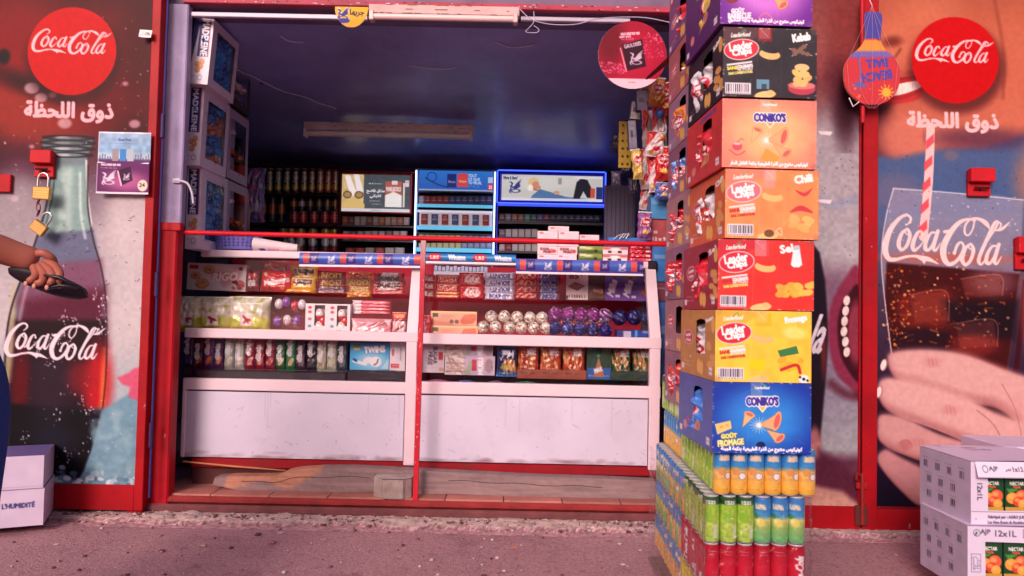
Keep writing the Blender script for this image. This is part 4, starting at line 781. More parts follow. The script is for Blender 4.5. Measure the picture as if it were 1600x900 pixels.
# candy eggs in a clear bag
def eggbag():
    T = thing('candy_egg_bag', 'clear bag of small painted chocolate eggs beside the nut pouches', 'bag of eggs', (PX(448, 512, 4.16), 4.16, zmL)); k = 4.16/FPX
    for i, (px, py) in enumerate([(436, 475), (448, 472), (461, 478), (433, 502), (449, 500), (464, 501), (472, 476)]):
        mb = MB(); n = 18; th = np.linspace(0, math.pi, 12); base = np.array([random.choice([(226, 210, 222), (208, 40, 60), (130, 60, 160)]) for _ in range(1)][0], float)
        C = np.broadcast_to(rgb(*base), (12, n, 3)).copy()
        for _ in range(26): C[random.randrange(12), random.randrange(n)] = rgb(random.choice([(220, 40, 60), (240, 230, 240), (120, 60, 150), (230, 180, 60)]))
        ph = np.arange(n)*2*math.pi/n; V = np.stack([np.outer(np.sin(th), np.cos(ph))*.024, np.outer(np.sin(th), np.sin(ph))*.022, np.outer(np.cos(th), np.ones(n))*.03], -1); mb.grid(V, C, wrap=True)
        p = P(px, py, 4.18); mb.build('chocolate_egg', FOIL, T, smooth=True, loc=Vector((p.x, 4.18, max(p.z, zmL+.03)))-T.location)
    c, w, h = xrect((420, 466, 480, 514), 4.14); cv = Cv(0, 0, 60, 48, .5); mb = pouch_mesh(w, h, .07, cv, .2, .006, seed=4); mb.build('bag_film', FILM, T, smooth=True, loc=Vector((c.x, 4.14, zmL))-T.location)
eggbag()
for i, x in enumerate((477, 512)):
    T = thing('egg_box', ('white carton of painted chocolate eggs next to the egg bag', 'white carton of painted chocolate eggs next to the red and white wafers')[i], 'egg carton', (PX(x+17, 514, 4.14), 4.14, zmL), 'cartons of chocolate eggs'); k = 4.14/FPX; w, h = 35*k, 49*k
    c = Cv(0, 0, 35, 49, .9, (236, 222, 230)); c.hole = np.zeros((c.ny, c.nx), bool); c.hole[int(3*.9):int(36*.9), int(15*.9):int(33*.9)] = True
    for y, cc in ((6, (200, 60, 80)), (13, (210, 80, 90)), (24, (170, 120, 130)), (35, (90, 140, 190))): c.ell(7, y, 3, 2.4, cc)
    c.scrib(14, 42, 22, (90, 60, 80)); c.rect(0, 47, 35, 49, (210, 40, 60)); carton_mesh(w, h, .06, c, (226, 206, 214)).build('carton', CARD, T)
    for j, (ex, ez) in enumerate(((.006, .045), (.006, .115), (.022, .08))):
        mb = MB(); n = 16; th = np.linspace(0, math.pi, 11); C = np.broadcast_to(rgb(236, 222, 228), (11, n, 3)).copy(); C[6:] = rgb(204, 34, 50); C[3, ::3] = rgb(200, 60, 80)
        if j == 2: C[:] = rgb(208, 38, 46)
        ph = np.arange(n)*2*math.pi/n; mb.grid(np.stack([np.outer(np.sin(th), np.cos(ph))*.026, np.outer(np.sin(th), np.sin(ph))*.022, np.outer(np.cos(th), np.ones(n))*.034], -1), C, wrap=True); mb.build('chocolate_egg', FOIL, T, smooth=True, loc=(ex+.003, .028+.008*(j == 2), ez))
for i in range(4):
    def f(c): c.A[:] = rgb(214, 50, 76); c.poly([(0, 0), (17, 0), (14, 3.5), (17, c.H), (0, c.H)], (240, 214, 222)); c.stroke([(18, c.H*.6), (60, c.H*.5)], 1.2, (246, 190, 204)); c.scrib(28, c.H*.3, 40, (240, 180, 200), 1)
    pouch('wafer_packet', f'flat red and white wafer packet, {["bottom", "second from bottom", "third from bottom", "top"][i]} of the stack on the MARUJA pack', 'wafer packet', (550, 485-i*5.2, 612, 491.5-i*5.2), 4.20, .05, f, 'stacked red and white wafers', edge=.1, crinkle=.001)
def maru(c):
    c.A[:] = rgb(226, 150, 166); c.poly([(2, 2), (10, 8), (6, 24), (0, 24)], (246, 226, 232)); c.text('Maruja', 32, 18, 42, 9, (250, 236, 240), rot=180, bold=1.6)
    for i in range(5): c.stroke([(36+i*5, 10), (46+i*5, 3)], 2.2, (190, 110, 110))
    c.poly([(52, 2), (62, 2), (62, 12)], (246, 226, 232)); c.noise(.06, 5)
onto(pouch('wafer_pouch', 'pink pouch with big upside-down white letters under the wafers', 'wafer pouch', (549, 491, 612, 518), 4.14, .05, maru), zmL)
def maru2(c): c.A[:] = rgb(206, 70, 84); c.rect(4, 3, 20, 8, (240, 160, 90)); c.rect(0, 12, 22, 14, (150, 26, 44)); c.poly([(0, 14), (22, 14), (22, 36), (0, 30)], (232, 190, 200)); c.stroke([(4, 30), (18, 20)], 4, (150, 70, 70)); c.text('N', 18, 18, 6, 6, (250, 240, 244), bold=1)
onto(pouch('wafer_pouch', 'narrow red and white pouch beside the white counter post', 'wafer pouch', (613, 480, 636, 518), 4.14, .04, maru2), zmL)
# --- left, bottom band: seed packets
sc = [((30, 30, 70), (70, 60, 130)), ((60, 24, 60), (200, 110, 60)), ((84, 30, 96), (226, 120, 60)), ((74, 24, 70), (216, 120, 70)), ((150, 150, 146), (206, 196, 170)), ((176, 174, 168), (220, 190, 180)), ((130, 20, 44), (214, 150, 140)), ((140, 22, 46), (214, 150, 140)), ((120, 20, 40), (196, 90, 90)), ((34, 90, 56), (220, 180, 150)), ((24, 104, 60), (220, 170, 140)), ((70, 40, 60), (140, 120, 120)), ((40, 30, 46), (90, 90, 90)), ((186, 180, 160), (150, 130, 110)), ((170, 168, 156), (196, 186, 160)), ((60, 66, 80), (100, 106, 120))]  # grey and beige packets are added, coloured to stand in for street reflections
nm = ['navy', 'plum', 'violet', 'aubergine', 'added reflection-toned silver grey', 'added reflection-toned pale grey', 'crimson', 'bright crimson', 'dark crimson', 'forest green', 'emerald green', 'mauve', 'near-black', 'added reflection-toned beige', 'added reflection-toned stone grey', 'added reflection-toned slate grey']
for i, ((a, b), n_) in enumerate(zip(sc, nm)):
    x = 287+i*16.0
    def f(c):
        c.A[:] = rgb(a); c.vgrad([(0, tuple(min(255, q+30) for q in a)), (c.H*.4, a), (c.H, a)]); c.ell(c.W*.55, c.H*.72, 3.6, 7, b, .9, rot=25); c.ell(c.W*.5, c.H*.3, 3.5, 3, b, .5); c.noise(.12, 4); c.text('dibala', c.W*.34, c.H*(.46 if i % 2 else .3), 25, 8.2, (226, 220, 228), rot=-90, bold=.9)
    onto(pouch('seed_packet', f'tall {n_} seed packet with vertical white lettering', 'seed packet', (x, 529, x+16.5, 579), 4.10+.012*(i % 2), .03, f, 'row of seed packets in the left counter', edge=.12, crinkle=.003), PZ(380, 578, 4.1)-.0)
mb = MB(); zz = PZ(380, 578, 4.1); mb.box((xa+.04, 4.05, zlL+.001), (PX(543, 580, 4.1), 4.2, zz-.002), rgb(60, 48, 58), .004); tag(mb.build('display_tray', PLAIN), 'dark tray carrying the row of seed packets', 'tray')
def twins(c):
    c.vgrad([(0, (40, 150, 220)), (c.H, (70, 176, 226))]); c.rect(4, 2, 17, 12, (110, 130, 70)); c.rect(5, 8, 16, 12, (226, 214, 200), .7); c.ell(34, 28, 24, 14, (170, 216, 240), .7, soft=6); c.text('TWINS', 38, 10, 32, 10, (30, 90, 170), bold=3.4, rot=-5); c.text('TWINS', 38, 10, 32, 10, (246, 246, 252), bold=1.8, rot=-5)
    c.ell(28, 27, 8, 5, (236, 232, 240), rot=-20); c.ell(40, 29, 9, 8, (240, 236, 244)); c.stroke([(38, 34), (42, 31), (44, 25)], 2, (90, 60, 80)); c.stroke([(6, 28), (24, 33)], 5, (232, 236, 246)); c.stroke([(6, 26), (10, 28)], 4, (30, 70, 160)); c.poly([(48, 40), (60, 24), (60, 41)], (200, 224, 244), .8)
mb_ = carton('biscuit_box', 'sky blue biscuit box reading TWINS with a cream biscuit', 'biscuit box', (547, 536, 608, 578), 4.09, .06, twins, (60, 150, 200)); 
def wb(c): c.A[:] = rgb(232, 216, 226); c.rect(2, 33, 15, 40, (216, 60, 80)); c.scrib(4, 36, 13, (250, 220, 226)); c.rect(10, 4, 22, 30, (222, 208, 222)); c.stroke([(17, 8), (17, 28)], .9, (90, 70, 90)); c.stroke([(5, 12), (5, 20)], 3, (180, 90, 110))
wb_ = carton('biscuit_box', 'white biscuit box end with small red badge beside the blue box', 'biscuit box', (609, 535, 633, 579), 4.095, .06, wb, (220, 200, 210))
for o in (mb_, wb_): pass
mb = MB(); zz = PZ(590, 578.5, 4.09); mb.box((PX(543, 580, 4.06), 4.06, zlL+.001), (PX(634, 580, 4.06), 4.2, zz-.001), rgb(46, 32, 44), .003); tag(mb.build('display_tray', PLAIN), 'dark tray under the sky blue biscuit box', 'tray')
mb = MB(); V = []; mb.ball((0, 0, 0), .06, rgb(214, 206, 220), 20, (1.6, .5, .45), noise=.05); tag(mb.build('plastic_bag', FILM, smooth=True, loc=P(602, 585, 4.04)+Vector((0, .0, .0))), 'crumpled clear plastic bag on the bottom of the left counter', 'plastic bag')
# --- right, top shelf
def kk(c): c.A[:] = rgb(212, 24, 40); c.ell(c.W*.55, c.H*.5, 12, c.H*.4, (246, 226, 230)); c.ell(c.W*.55, c.H*.5, 11, c.H*.34, (214, 24, 40)); c.text('KitKat', c.W*.55, c.H*.5, 22, c.H*.5, (250, 236, 240), bold=1, shear=.2)
for i in range(3): pouch('chocolate_bar', f'red bar with white oval logo, {["bottom", "middle", "top"][i]} of the stack by the middle post', 'chocolate bar', (662, 453-i*12, 680, 465-i*12), 4.33, .03, lambda c: (c.A.__setitem__(slice(None), rgb(206, 24, 40)), c.text('Kat', 8, 6, 13, 7, (246, 226, 230), bold=1)), 'chocolate bars in the counters', edge=.08)
def tw(c): c.vgrad([(0, (226, 110, 50)), (4, (214, 50, 40)), (c.H, (196, 30, 36))]); c.text('TWIX', c.W*.55, c.H*.5, 27, c.H*.58, (250, 214, 190), bold=2.4, shear=.2); c.text('TWIX', c.W*.55, c.H*.5, 27, c.H*.56, (200, 20, 36), bold=.8, shear=.2)
def twb(c): c.A[:] = rgb(236, 150, 60); c.rect(0, c.H*.4, c.W, c.H, (206, 50, 40)); c.stroke([(2, 2), (c.W-2, 2)], 1.4, (250, 220, 170))
for i, (y0, y1, f, n) in enumerate(((429, 444, tw, 'top'), (443, 457, tw, 'second from the top'), (456, 462, twb, 'third from the top'), (461, 467, twb, 'bottom'))): pouch('chocolate_bar', f'orange and red bar with wide red letters, {n} of its stack', 'chocolate bar', (680, y0, 718, y1), 4.35-.01*i, .035, f, 'chocolate bars in the counters', edge=.08, crinkle=.002, S=1)
for i, (y0, y1) in enumerate(((426, 446.5), (446, 467.5))): pouch('chocolate_bar', f'broad red bar with white oval logo, {["upper", "lower"][i]} of the two next to the pale bars', 'chocolate bar', (717, y0, 756, y1), 4.34, .03, kk, 'chocolate bars in the counters', edge=.08, crinkle=.001, S=1)
for i in range(4):
    y = 457.5-i*10.6
    bar(f'pale lilac bar with blue letters, {["bottom", "second from bottom", "third from bottom", "top"][i]} of its stack', (757-i % 2, y, 804+i % 2, y+11.5), 4.34+.008*i, (202, 186, 214), 'BOUNTY', (70, 70, 150), flip=i in (1, 2, 3), outline=(240, 232, 244), rot=.02*(-1)**i, shear=.0)
for i in range(4):
    y = 456.5-i*9.8
    def dc(c): c.stroke([(3, c.H*.8), (c.W*.3, 2), (c.W*.4, c.H*.8), (c.W*.6, 2), (c.W*.8, c.H*.7), (c.W-3, 2)], 1.6, (236, 150, 130)); c.rect(0, c.H-2, c.W, c.H, (230, 110, 60), .5)
    bar(f'dark red bar with slanted scrawled lettering, {["bottom", "second from bottom", "third from bottom", "top"][i]} of its stack', (804+i % 2, y, 841, y+11), 4.34+.008*i, (172, 26, 34), '', (0, 0, 0), deco=dc, rot=.03*(-1)**i)
for i in range(4):
    y = 457.5-i*10.8
    def dc(c): c.rect(0, 0, c.W, c.H, (116, 40, 90), 1); c.poly([(5, 1), (c.W-4, 1), (c.W-7, c.H-1), (2, c.H-1)], (232, 220, 236)); c.rect(c.W-4, 0, c.W, c.H, (180, 60, 50))
    bar(f'plum bar with blue letters on a white band, {["bottom", "second from bottom", "third from bottom", "top"][i]} of its stack', (841, y, 876, y+11.3), 4.34+.008*i, (120, 44, 96), 'SNICKERS', (40, 40, 150), flip=i in (1, 2), deco=dc)
def c85(c):
    c.A[:] = rgb(232, 206, 210); c.text('85', 12, 9, 14, 10, (150, 40, 60), bold=.5); c.text('%', 23, 7, 5, 5, (150, 40, 60)); c.poly([(2, 26), (14, 19), (30, 25), (17, 33)], (120, 30, 46)); c.poly([(5, 25), (14, 20), (27, 25), (16, 30)], (160, 60, 70), .8)
    for i in range(7): c.rect(4+i*4, 39, 6+i*4, 44, (84, 20, 36))
    c.rect(-1, 40, 3, 46, (84, 20, 36))
onto(carton('chocolate_tablet', 'pale pink chocolate tablet marked 85%', 'chocolate tablet', (885, 424, 919, 471), 4.34, .015, c85, (220, 190, 196), 'chocolate tablets in the right counter', rot=(-.12, 0, 0)), zsR)
def elite(c): c.A[:] = rgb(74, 26, 34); c.ell(c.W/2, c.H*.85, 13, 16, (120, 62, 50)); c.text('Elite', c.W*.55, c.H*.68, 14, 6, (220, 180, 170), rot=180, bold=.5); c.scrib(6, 18, 21, (190, 150, 150), 1); c.scrib(8, 22, 20, (190, 150, 150), 1); c.ell(6, 5, 2, 1.5, (160, 60, 60)); c.rect(0, 42, c.W, 44, (40, 20, 24))
onto(carton('chocolate_tablet', 'dark brown chocolate tablet with a brown arch, letters upside-down', 'chocolate tablet', (920, 426, 946, 471), 4.34, .015, elite, (60, 24, 30), 'chocolate tablets in the right counter', rot=(-.12, 0, 0)), zsR)
def milk(t2, up):
    def f(c):
        c.A[:] = rgb(112, 60, 160); c.noise(.06, 6); c.rect(0, 0, c.W, 14, t2, .5, soft=6)
        if up: c.text('Milka', c.W*.6, c.H*.34, 24, 9, (240, 228, 246), rot=-110, bold=1.2, shear=.3); c.poly([(4, 34), (12, 24), (20, 30), (12, 40)], (190, 90, 50)); c.ell(c.W, c.H, 9, 12, (226, 130, 60), .8)
        else: c.text('Milka', c.W*.42, c.H*.56, 26, 10, (240, 228, 246), rot=-75, bold=1.4, shear=.3); c.poly([(9, 1), (20, 3), (17, 13), (8, 10)], (140, 46, 40)); c.rect(16, 38, 23, 42, (230, 214, 240))
    return f
for i, (r, t2, up) in enumerate((((946, 427, 972, 474), (40, 110, 200), 0), ((971, 428, 997, 474), (90, 140, 60), 0), ((997, 429, 1023, 476), (80, 60, 170), 1))): onto(carton('chocolate_tablet', ('purple tablet with a blue top corner', 'purple tablet with a green top corner', 'purple tablet with orange caramel at its foot')[i], 'chocolate tablet', r, 4.33, .015, milk(t2, up), (90, 46, 130), 'chocolate tablets in the right counter', rot=(-.12, 0, 0)), zsR)
# price rail behind the bars
mb = MB(); a = P(678, 418, 4.5); b = P(762, 424, 4.5)
for i in range(14): mb.box((a.x+(b.x-a.x)*i/14+.003, 4.5, a.z-.02), (a.x+(b.x-a.x)*(i+1)/14-.002, 4.53, a.z+random.uniform(.005, .014)), rgb(170, 196, 232), .002)
mb.box((a.x, 4.505, a.z-.05), (b.x, 4.53, a.z-.02), rgb(190, 200, 225)); tag(mb.build('lighter_tray', PLAIN), 'pale blue tray of small sticks at the back of the right counter', 'tray')
# --- right, lower display
def bisc(c):
    c.A[:] = rgb(238, 176, 150); c.rect(0, 0, c.W, 3, (244, 206, 150)); c.rect(3, 3, 12, 9, (96, 90, 60)); c.poly([(0, c.H*.6), (30, c.H*.8), (40, c.H), (0, c.H)], (226, 140, 120)); c.scrib(18, 7, 36, (196, 120, 100), 1); c.ell(33, 16, 3, 3, (130, 90, 80)); c.ell(41, 16, 3, 3, (130, 90, 80))
    c.poly([(46, 15), (52, 5), (70, 3), (72, 12), (66, 19), (50, 20)], (222, 116, 90)); c.speck(8, (180, 80, 60), .8, (50, 6, 68, 17))
for i, (r) in enumerate(((673, 500, 747, 521), (673, 478, 745, 500))): onto(carton('biscuit_box', ('salmon biscuit box at the bottom, next to the foil balls', 'salmon biscuit box with cream edge lying on its twin')[i], 'biscuit box', r, 4.16, .12, bisc, (226, 160, 130), 'salmon biscuit boxes', top=(244, 216, 170)), zmR+(.0772 if i else 0))
onto(pouch('sweet_packet', 'curved red packet beside the salmon biscuit boxes', 'sweet packet', (657, 484, 674, 520), 4.13, .03, lambda c: (c.A.__setitem__(slice(None), rgb(196, 26, 50)), c.ell(2, 26, 8, 22, (236, 170, 180), .8)), None), zmR)
def foilball(label, px, py, r, cols, grp, Y=4.16, n=22, zmin=None):
    mb = MB(); rr = r*Y/FPX; th = np.linspace(0.03, math.pi-.03, n//2+3); ph = np.arange(n)*2*math.pi/n; V = np.stack([np.outer(np.sin(th), np.cos(ph)), np.outer(np.sin(th), np.sin(ph)), np.outer(np.cos(th), np.ones(n))], -1)*rr; V *= (1+RNG.normal(0, .035, V.shape[:2]))[..., None]
    C = np.array([[rgb(random.choices([c for c, _ in cols], [w for _, w in cols])[0]) for _ in range(n)] for _ in range(len(th))]); mb.grid(V, C, wrap=True)
    p = P(px, py, Y); return tag(mb.build('foil_wrapped_sweet', SHINE, smooth=False, loc=(p.x, Y, max(p.z, (zmin or zmR)+rr))), label, 'foil sweet', grp)
sil = [((236, 226, 220), 8), ((120, 96, 96), 2), ((206, 176, 140), 2), ((170, 60, 60), .6)]
for i, (x, y) in enumerate([(755, 511), (774.5, 511), (796, 512), (815, 512), (834, 512.5), (853, 513)]): foilball(f'silver foil ball with dark flecks, {ORD[i]} from the left of the bottom row', x, y, 9.6, sil, 'silver foil balls')
for i, (x, y) in enumerate([(768, 495), (788, 495), (808, 496), (828, 497), (847, 497)]): foilball(f'silver foil ball with dark flecks, {ORD[i]} from the left of the top row', x, y, 9.8, sil, 'silver foil balls', Y=4.19)
pur = [((150, 40, 130), 8), ((214, 190, 226), 1.3), ((110, 30, 110), 3)]; blu = [((50, 40, 130), 6), ((150, 150, 216), 1), ((30, 26, 90), 4)]
for i, (x, y) in enumerate([(866, 513), (886, 514), (906, 515), (926, 516), (946, 517)]): foilball(f'large violet blue foil ball, {ORD[i]} from the left of the bottom row', x, y, 11, blu, 'violet blue foil balls')
for i, (x, y) in enumerate([(868, 492), (888, 492), (908, 493), (927, 493), (945, 494)]): foilball(f'large magenta foil ball, {ORD[i]} from the left of its row', x, y, 12, pur if i < 4 else pur+[((180, 190, 220), 4)], 'magenta foil balls', Y=4.19)
for i, (x, y) in enumerate([(968, 496), (991, 496), (1013, 497)]): foilball(f'dark blue foil ball on the blue carton, {ORD[i]} from the left', x, y, 12, [((34, 30, 96), 7), ((110, 110, 190), 1.2), ((20, 18, 60), 4)], 'dark blue foil balls', Y=4.17)
mb = pouch_mesh(.36, .09, .085, Cv(0, 0, 40, 12, .8), .15, .008, seed=9); tag(mb.build('clear_bag', FILM, smooth=True, loc=(PX(906, 500, 4.14), 4.125, zmR+.07)), 'clear wrinkled bag round the magenta foil balls', 'plastic bag')
def blubox(c): c.vgrad([(0, (30, 40, 130)), (c.H, (20, 90, 190))]); c.rect(2, 2, 12, 12, (60, 50, 110)); c.rect(10, 2, 22, 14, (190, 180, 206)); c.rect(28, 0, 32, 12, (60, 150, 220)); c.ell(44, 16, 12, 3, (220, 110, 60), .6, soft=2); c.rect(40, 1, 58, 4, (150, 170, 220), .7)
onto(carton('sweet_box', 'deep blue carton with pale labels under the dark blue foil balls', 'sweet box', (964, 510, 1024, 530), 4.14, .1, blubox, (30, 50, 130)), zmR)
# --- right, bottom band
def stand(label, r, h_mm=0): pass
zb2 = PZ(830, 588, 4.09)
def sug(c): c.A[:] = rgb(222, 206, 220); c.text('SUGAR', 21, 17, 26, 6.5, (84, 64, 84), rot=90, bold=.6); c.text('FREE', 13, 22, 20, 6.5, (84, 64, 84), rot=90, bold=.6); c.text('yogurt', 7, 22, 18, 4, (130, 110, 130), rot=90); c.rect(26, 12, 33, 24, (196, 50, 70)); c.ell(31, 39, 4, 3, (214, 160, 140)); c.scrib(4, 37, 24, (150, 130, 150), 1)
carton('biscuit_box', 'pale lilac biscuit box reading SUGAR FREE down its side', 'biscuit box', (659, 538, 694, 582), 4.09, .07, sug, (206, 190, 206))
def musli(c):
    W, H = c.W, c.H; c.A[:] = rgb(200, 176, 206); c.rect(0, 0, 30, H, (226, 212, 214))
    for _ in range(22): c.stroke([(random.uniform(0, 26), random.uniform(0, H)), (random.uniform(2, 32), random.uniform(0, H))], 2.2, random.choice([(190, 150, 140), (220, 190, 180), (150, 110, 110)]), .8)
    c.poly([(30, H), (38, 8), (44, 8), (40, H)], (150, 170, 130), .7); c.rect(42, 6, 50, H-7, (196, 50, 80)); c.text('MUSLI', 56, H/2+1, H*.85, 7, (250, 240, 246), rot=-90, bold=1); c.ell(69, H*.5, 6.5, 11, (170, 140, 150)); c.speck(8, (110, 80, 90), 1, (64, 6, 74, H-6))
carton('biscuit_box', 'lilac oat biscuit box reading MUSLI, lower of two', 'biscuit box', (695, 556, 773, 586), 4.085, .07, musli, (190, 166, 196), 'lilac oat biscuit boxes'); carton('biscuit_box', 'lilac oat biscuit box reading MUSLI, upper of two', 'biscuit box', (694, 535, 770, 555.5), 4.09, .07, musli, (190, 166, 196), 'lilac oat biscuit boxes')
def sticks(c, base, y0, y1, x0=2, x1=30):
    for _ in range(26): x = random.uniform(x0, x1); y = random.uniform(y0, y1-8); c.stroke([(x, y), (x+random.uniform(-1, 7), y+random.uniform(10, 18))], 1.8, random.choice([(206, 136, 84), (176, 100, 60), (226, 166, 110)]), .95)
def maxb(c): c.vgrad([(0, (40, 90, 170)), (8, (24, 44, 100)), (c.H*.75, (20, 34, 84)), (c.H, (60, 140, 220))]); sticks(c, 0, 18, 38, 8, 28); c.text('Max', 17, 11, 18, 9, (226, 226, 240), rot=180, bold=1.6); c.ell(14, 33, 8, 4, (190, 180, 80), .7); c.scrib(4, 42, 26, (210, 220, 240), 2)
pouch('snack_pouch', 'shiny blue pretzel stick pouch beside the lilac boxes', 'snack pouch', (776, 541, 808, 588), 4.08, .04, maxb, 'pretzel stick pouches')
def pret(base, foot, word):
    def f(c):
        c.A[:] = rgb(base); c.noise(.1, 6); sticks(c, 0, -2, 34, -2, c.W-8); c.text('MAX', c.W*.66, 7, 13, 6, (230, 226, 240), rot=-10, bold=1.4); c.text('sticks', c.W*.66, 12, 14, 4, (230, 226, 240), bold=.8); c.scrib(c.W*.3, 35, c.W*.8, (226, 214, 220), 1.8); c.ell(c.W*.8, 1, 6, 3, (250, 130, 60), .6, soft=2)
    return f
for i, (x0, x1, base, foot, lab) in enumerate(((808, 844, (170, 56, 34), (150, 74, 56), 'brown pretzel stick pouch in a brown carton, first from the left'), (843, 879, (176, 58, 34), (150, 74, 56), 'brown pretzel stick pouch in a brown carton, second from the left'), (878, 916, (180, 62, 34), (156, 78, 58), 'brown pretzel stick pouch in a brown carton, third from the left'), (954, 988, (30, 76, 48), (40, 62, 52), 'green pretzel stick pouch in a dark green carton, left of two'), (987, 1020, (30, 80, 50), (40, 62, 52), 'green pretzel stick pouch in a dark green carton, right of two'))):
    dy = (x0-800)*.021; pouch('snack_pouch', lab, 'snack pouch', (x0+1, 540+dy, x1-2, 583+dy), 4.095, .035, pret(base, foot, ''), 'pretzel stick pouches')
    T2 = carton('open_carton', lab.replace('pretzel stick pouch in a brown carton', 'open carton foot under the pretzel pouches').replace('pretzel stick pouch in a dark green carton', 'open carton foot under the green pouches'), 'carton', (x0, 577+dy, x1, 591+dy), 4.065, .075, lambda c: (c.scrib(6, 5, 16, (60, 30, 30), 3, .6), c.scrib(20, 6, 28, (60, 30, 30), 2, .6)), foot, 'open cartons in the right counter', col=foot)
def grb(c): c.A[:] = rgb(36, 66, 50); c.rect(0, 32, c.W, c.H, (40, 90, 170)); c.poly([(10, 46), (16, 24), (18, 14), (21, 24), (28, 46)], (176, 110, 80)); c.text('MAX', 18, 35, 12, 6, (236, 230, 240), bold=1.2, rot=-20); c.ell(18, 13, 3, 2, (60, 170, 90)); c.scrib(3, 44, 10, (200, 210, 240), 2); c.scrib(28, 44, 35, (200, 210, 240), 2); c.rect(4, 8, 34, 9, (90, 120, 100), .5)
carton('sweet_box', 'green carton with a blue foot and a stack of pretzel sticks', 'sweet box', (917, 543, 955, 593), 4.08, .07, grb, (30, 56, 44))
mb = MB(); mb.box((xm+.03, 4.055, zlR+.001), (xb-.07, 4.18, PZ(830, 589, 4.06)), rgb(48, 34, 46), .004); 
for i, (x, y, c, s, n) in enumerate(((685, 590, (190, 80, 140), 1.5, 'magenta'), (728, 592, (50, 80, 170), 1.2, 'blue'), (775, 596, (110, 90, 130), 1.1, 'grey violet'), (822, 596, (50, 120, 100), 1.7, 'sea green'))):
    mb = MB(); mb.ball((0, 0, 0), .045, rgb(c), 18, (s, .45, .42), noise=.03); p = P(x, y, 4.045); tag(mb.build('folded_bag', FOIL, smooth=True, loc=(p.x, 4.05, zlR+.02)), f'{n} crumpled bag on the floor of the right counter', 'folded bag', 'crumpled bags on the counter floor')
# ------------------------------------------------------------------ crisp cartons stacked on drink cans
F0 = 2.28; DEP = .40
def leaderfront(base, dark, flav, deco, oval=(208, 40, 60)):
    def f(c):
        W, H = c.W, c.H; c.A[:] = rgb(base); c.vgrad([(0, base), (H, tuple(min(255, int(q*1.05)) for q in base))]); c.noise(.05, 12)
        if dark: c.poly([(0, 0), (W*.55, 0), (W*.3, H*.18), (0, H*.3)], dark, .55, soft=3)
        c.text('Leaderfood', 28, 12, 30, 7, (235, 235, 230), rot=-5, shear=.3, bold=.7); c.stroke([(26, 11), (34, 4), (36, 8)], 1.2, (70, 160, 110))
        c.ell(29, 36, 28, 17, (236, 206, 210), rot=-8); c.ell(29, 36, 26.5, 15.6, oval, rot=-8); c.text('Leader', 28, 30, 36, 13, (248, 240, 244), rot=-10, bold=1.6); c.text('Chips', 30, 41, 30, 13, (248, 240, 244), rot=-10, bold=1.6)
        c.poly([(6, 60), (46, 54), (46, 57), (6, 63)], (230, 220, 225)); c.text('SANS', 15, 66, 16, 5, (236, 220, 90) if not dark or sum(base) < 200 else (190, 40, 50), rot=-7, bold=1); c.text('COLORANTS', 35, 62.5, 24, 4.5, (236, 230, 235), rot=-7, bold=.8); c.text('ARTIFICIELS', 35, 67, 24, 4, (225, 214, 220), rot=-7, bold=.5); c.text('SANS CONSERVATEURS', 28, 73, 38, 4, (238, 226, 120) if sum(base) < 400 else (180, 60, 40), rot=-7, bold=.7)
        barcode(c, 4, H-22, 45, H-4); c.ell(74, 43, 17, 8, (234, 186, 120), rot=6); c.ell(74, 36, 14, 5, base, rot=8)
        c.ell(68, H-4, 17, 6, (238, 196, 130), rot=-8); c.ell(76, H-8, 6, 4, (230, 184, 120)); c.text(flav, W-(25 if len(flav) > 3 else 44), 13, 34 if len(flav) > 5 else 28 if len(flav) > 3 else 20, 12, (250, 238, 240), rot=-10, bold=1.8); deco(c); c.rect(0, 0, W, .8, (90, 60, 60), .5); c.rect(W-1, 0, W, H, (70, 40, 50), .35)
    return f
def crisppile(c, x, y, n=9, col=(240, 196, 120)):
    for _ in range(n): c.ell(x+random.uniform(-15, 15), y+random.uniform(-9, 9), 8, 5, tuple(int(q*random.uniform(.88, 1.03)) for q in col), rot=random.uniform(-40, 40)); 
def dkebab(c):
    c.rect(55, 0, 78, 22, (140, 24, 34), .9, soft=2); c.rect(54, 83, 74, 98, (96, 146, 172)); c.rect(62, 90, 70, 100, (40, 40, 60), .7)
    for a, b in (((106, 32), (142, 42)), ((110, 44), (134, 24))): c.stroke([a, b], 1.2, (200, 180, 170)); [c.ell(a[0]+(b[0]-a[0])*t, a[1]+(b[1]-a[1])*t, 4, 3.5, (130, 90, 80)) for t in (.2, .4, .6, .8)]
    c.ell(126, 96, 22, 10, (190, 60, 80)); c.ell(126, 91, 22, 6, (214, 120, 120)); crisppile(c, 126, 80); c.ell(126, 62, 12, 6, (236, 190, 130))
def dchili(c):
    c.rect(60, 2, 78, 30, (236, 150, 176), .5, soft=4); c.stroke([(112, 32), (126, 38), (138, 28)], [2, 6, 1.5], (206, 60, 70)); crisppile(c, 122, 84, 12, (244, 190, 110)); c.stroke([(104, 66), (120, 60), (138, 66)], [3, 9, 3], (206, 60, 70)); c.ell(70, 101, 8, 6, (90, 50, 40), .8); c.stroke([(82, 98), (90, 104), (88, 92), (80, 98)], 1.2, (246, 220, 190))
def dsel(c):
    c.rect(58, 0, 80, 26, (190, 120, 160), .3, soft=2); c.poly([(119, 14), (129, 13), (133, 38), (128, 42), (119, 42), (115, 38)], (240, 234, 242)); c.poly([(120, 8), (128, 7), (130, 14), (118, 15)], (186, 190, 206)); crisppile(c, 112, 78, 14, (238, 178, 70)); crisppile(c, 138, 76, 6, (240, 190, 90))
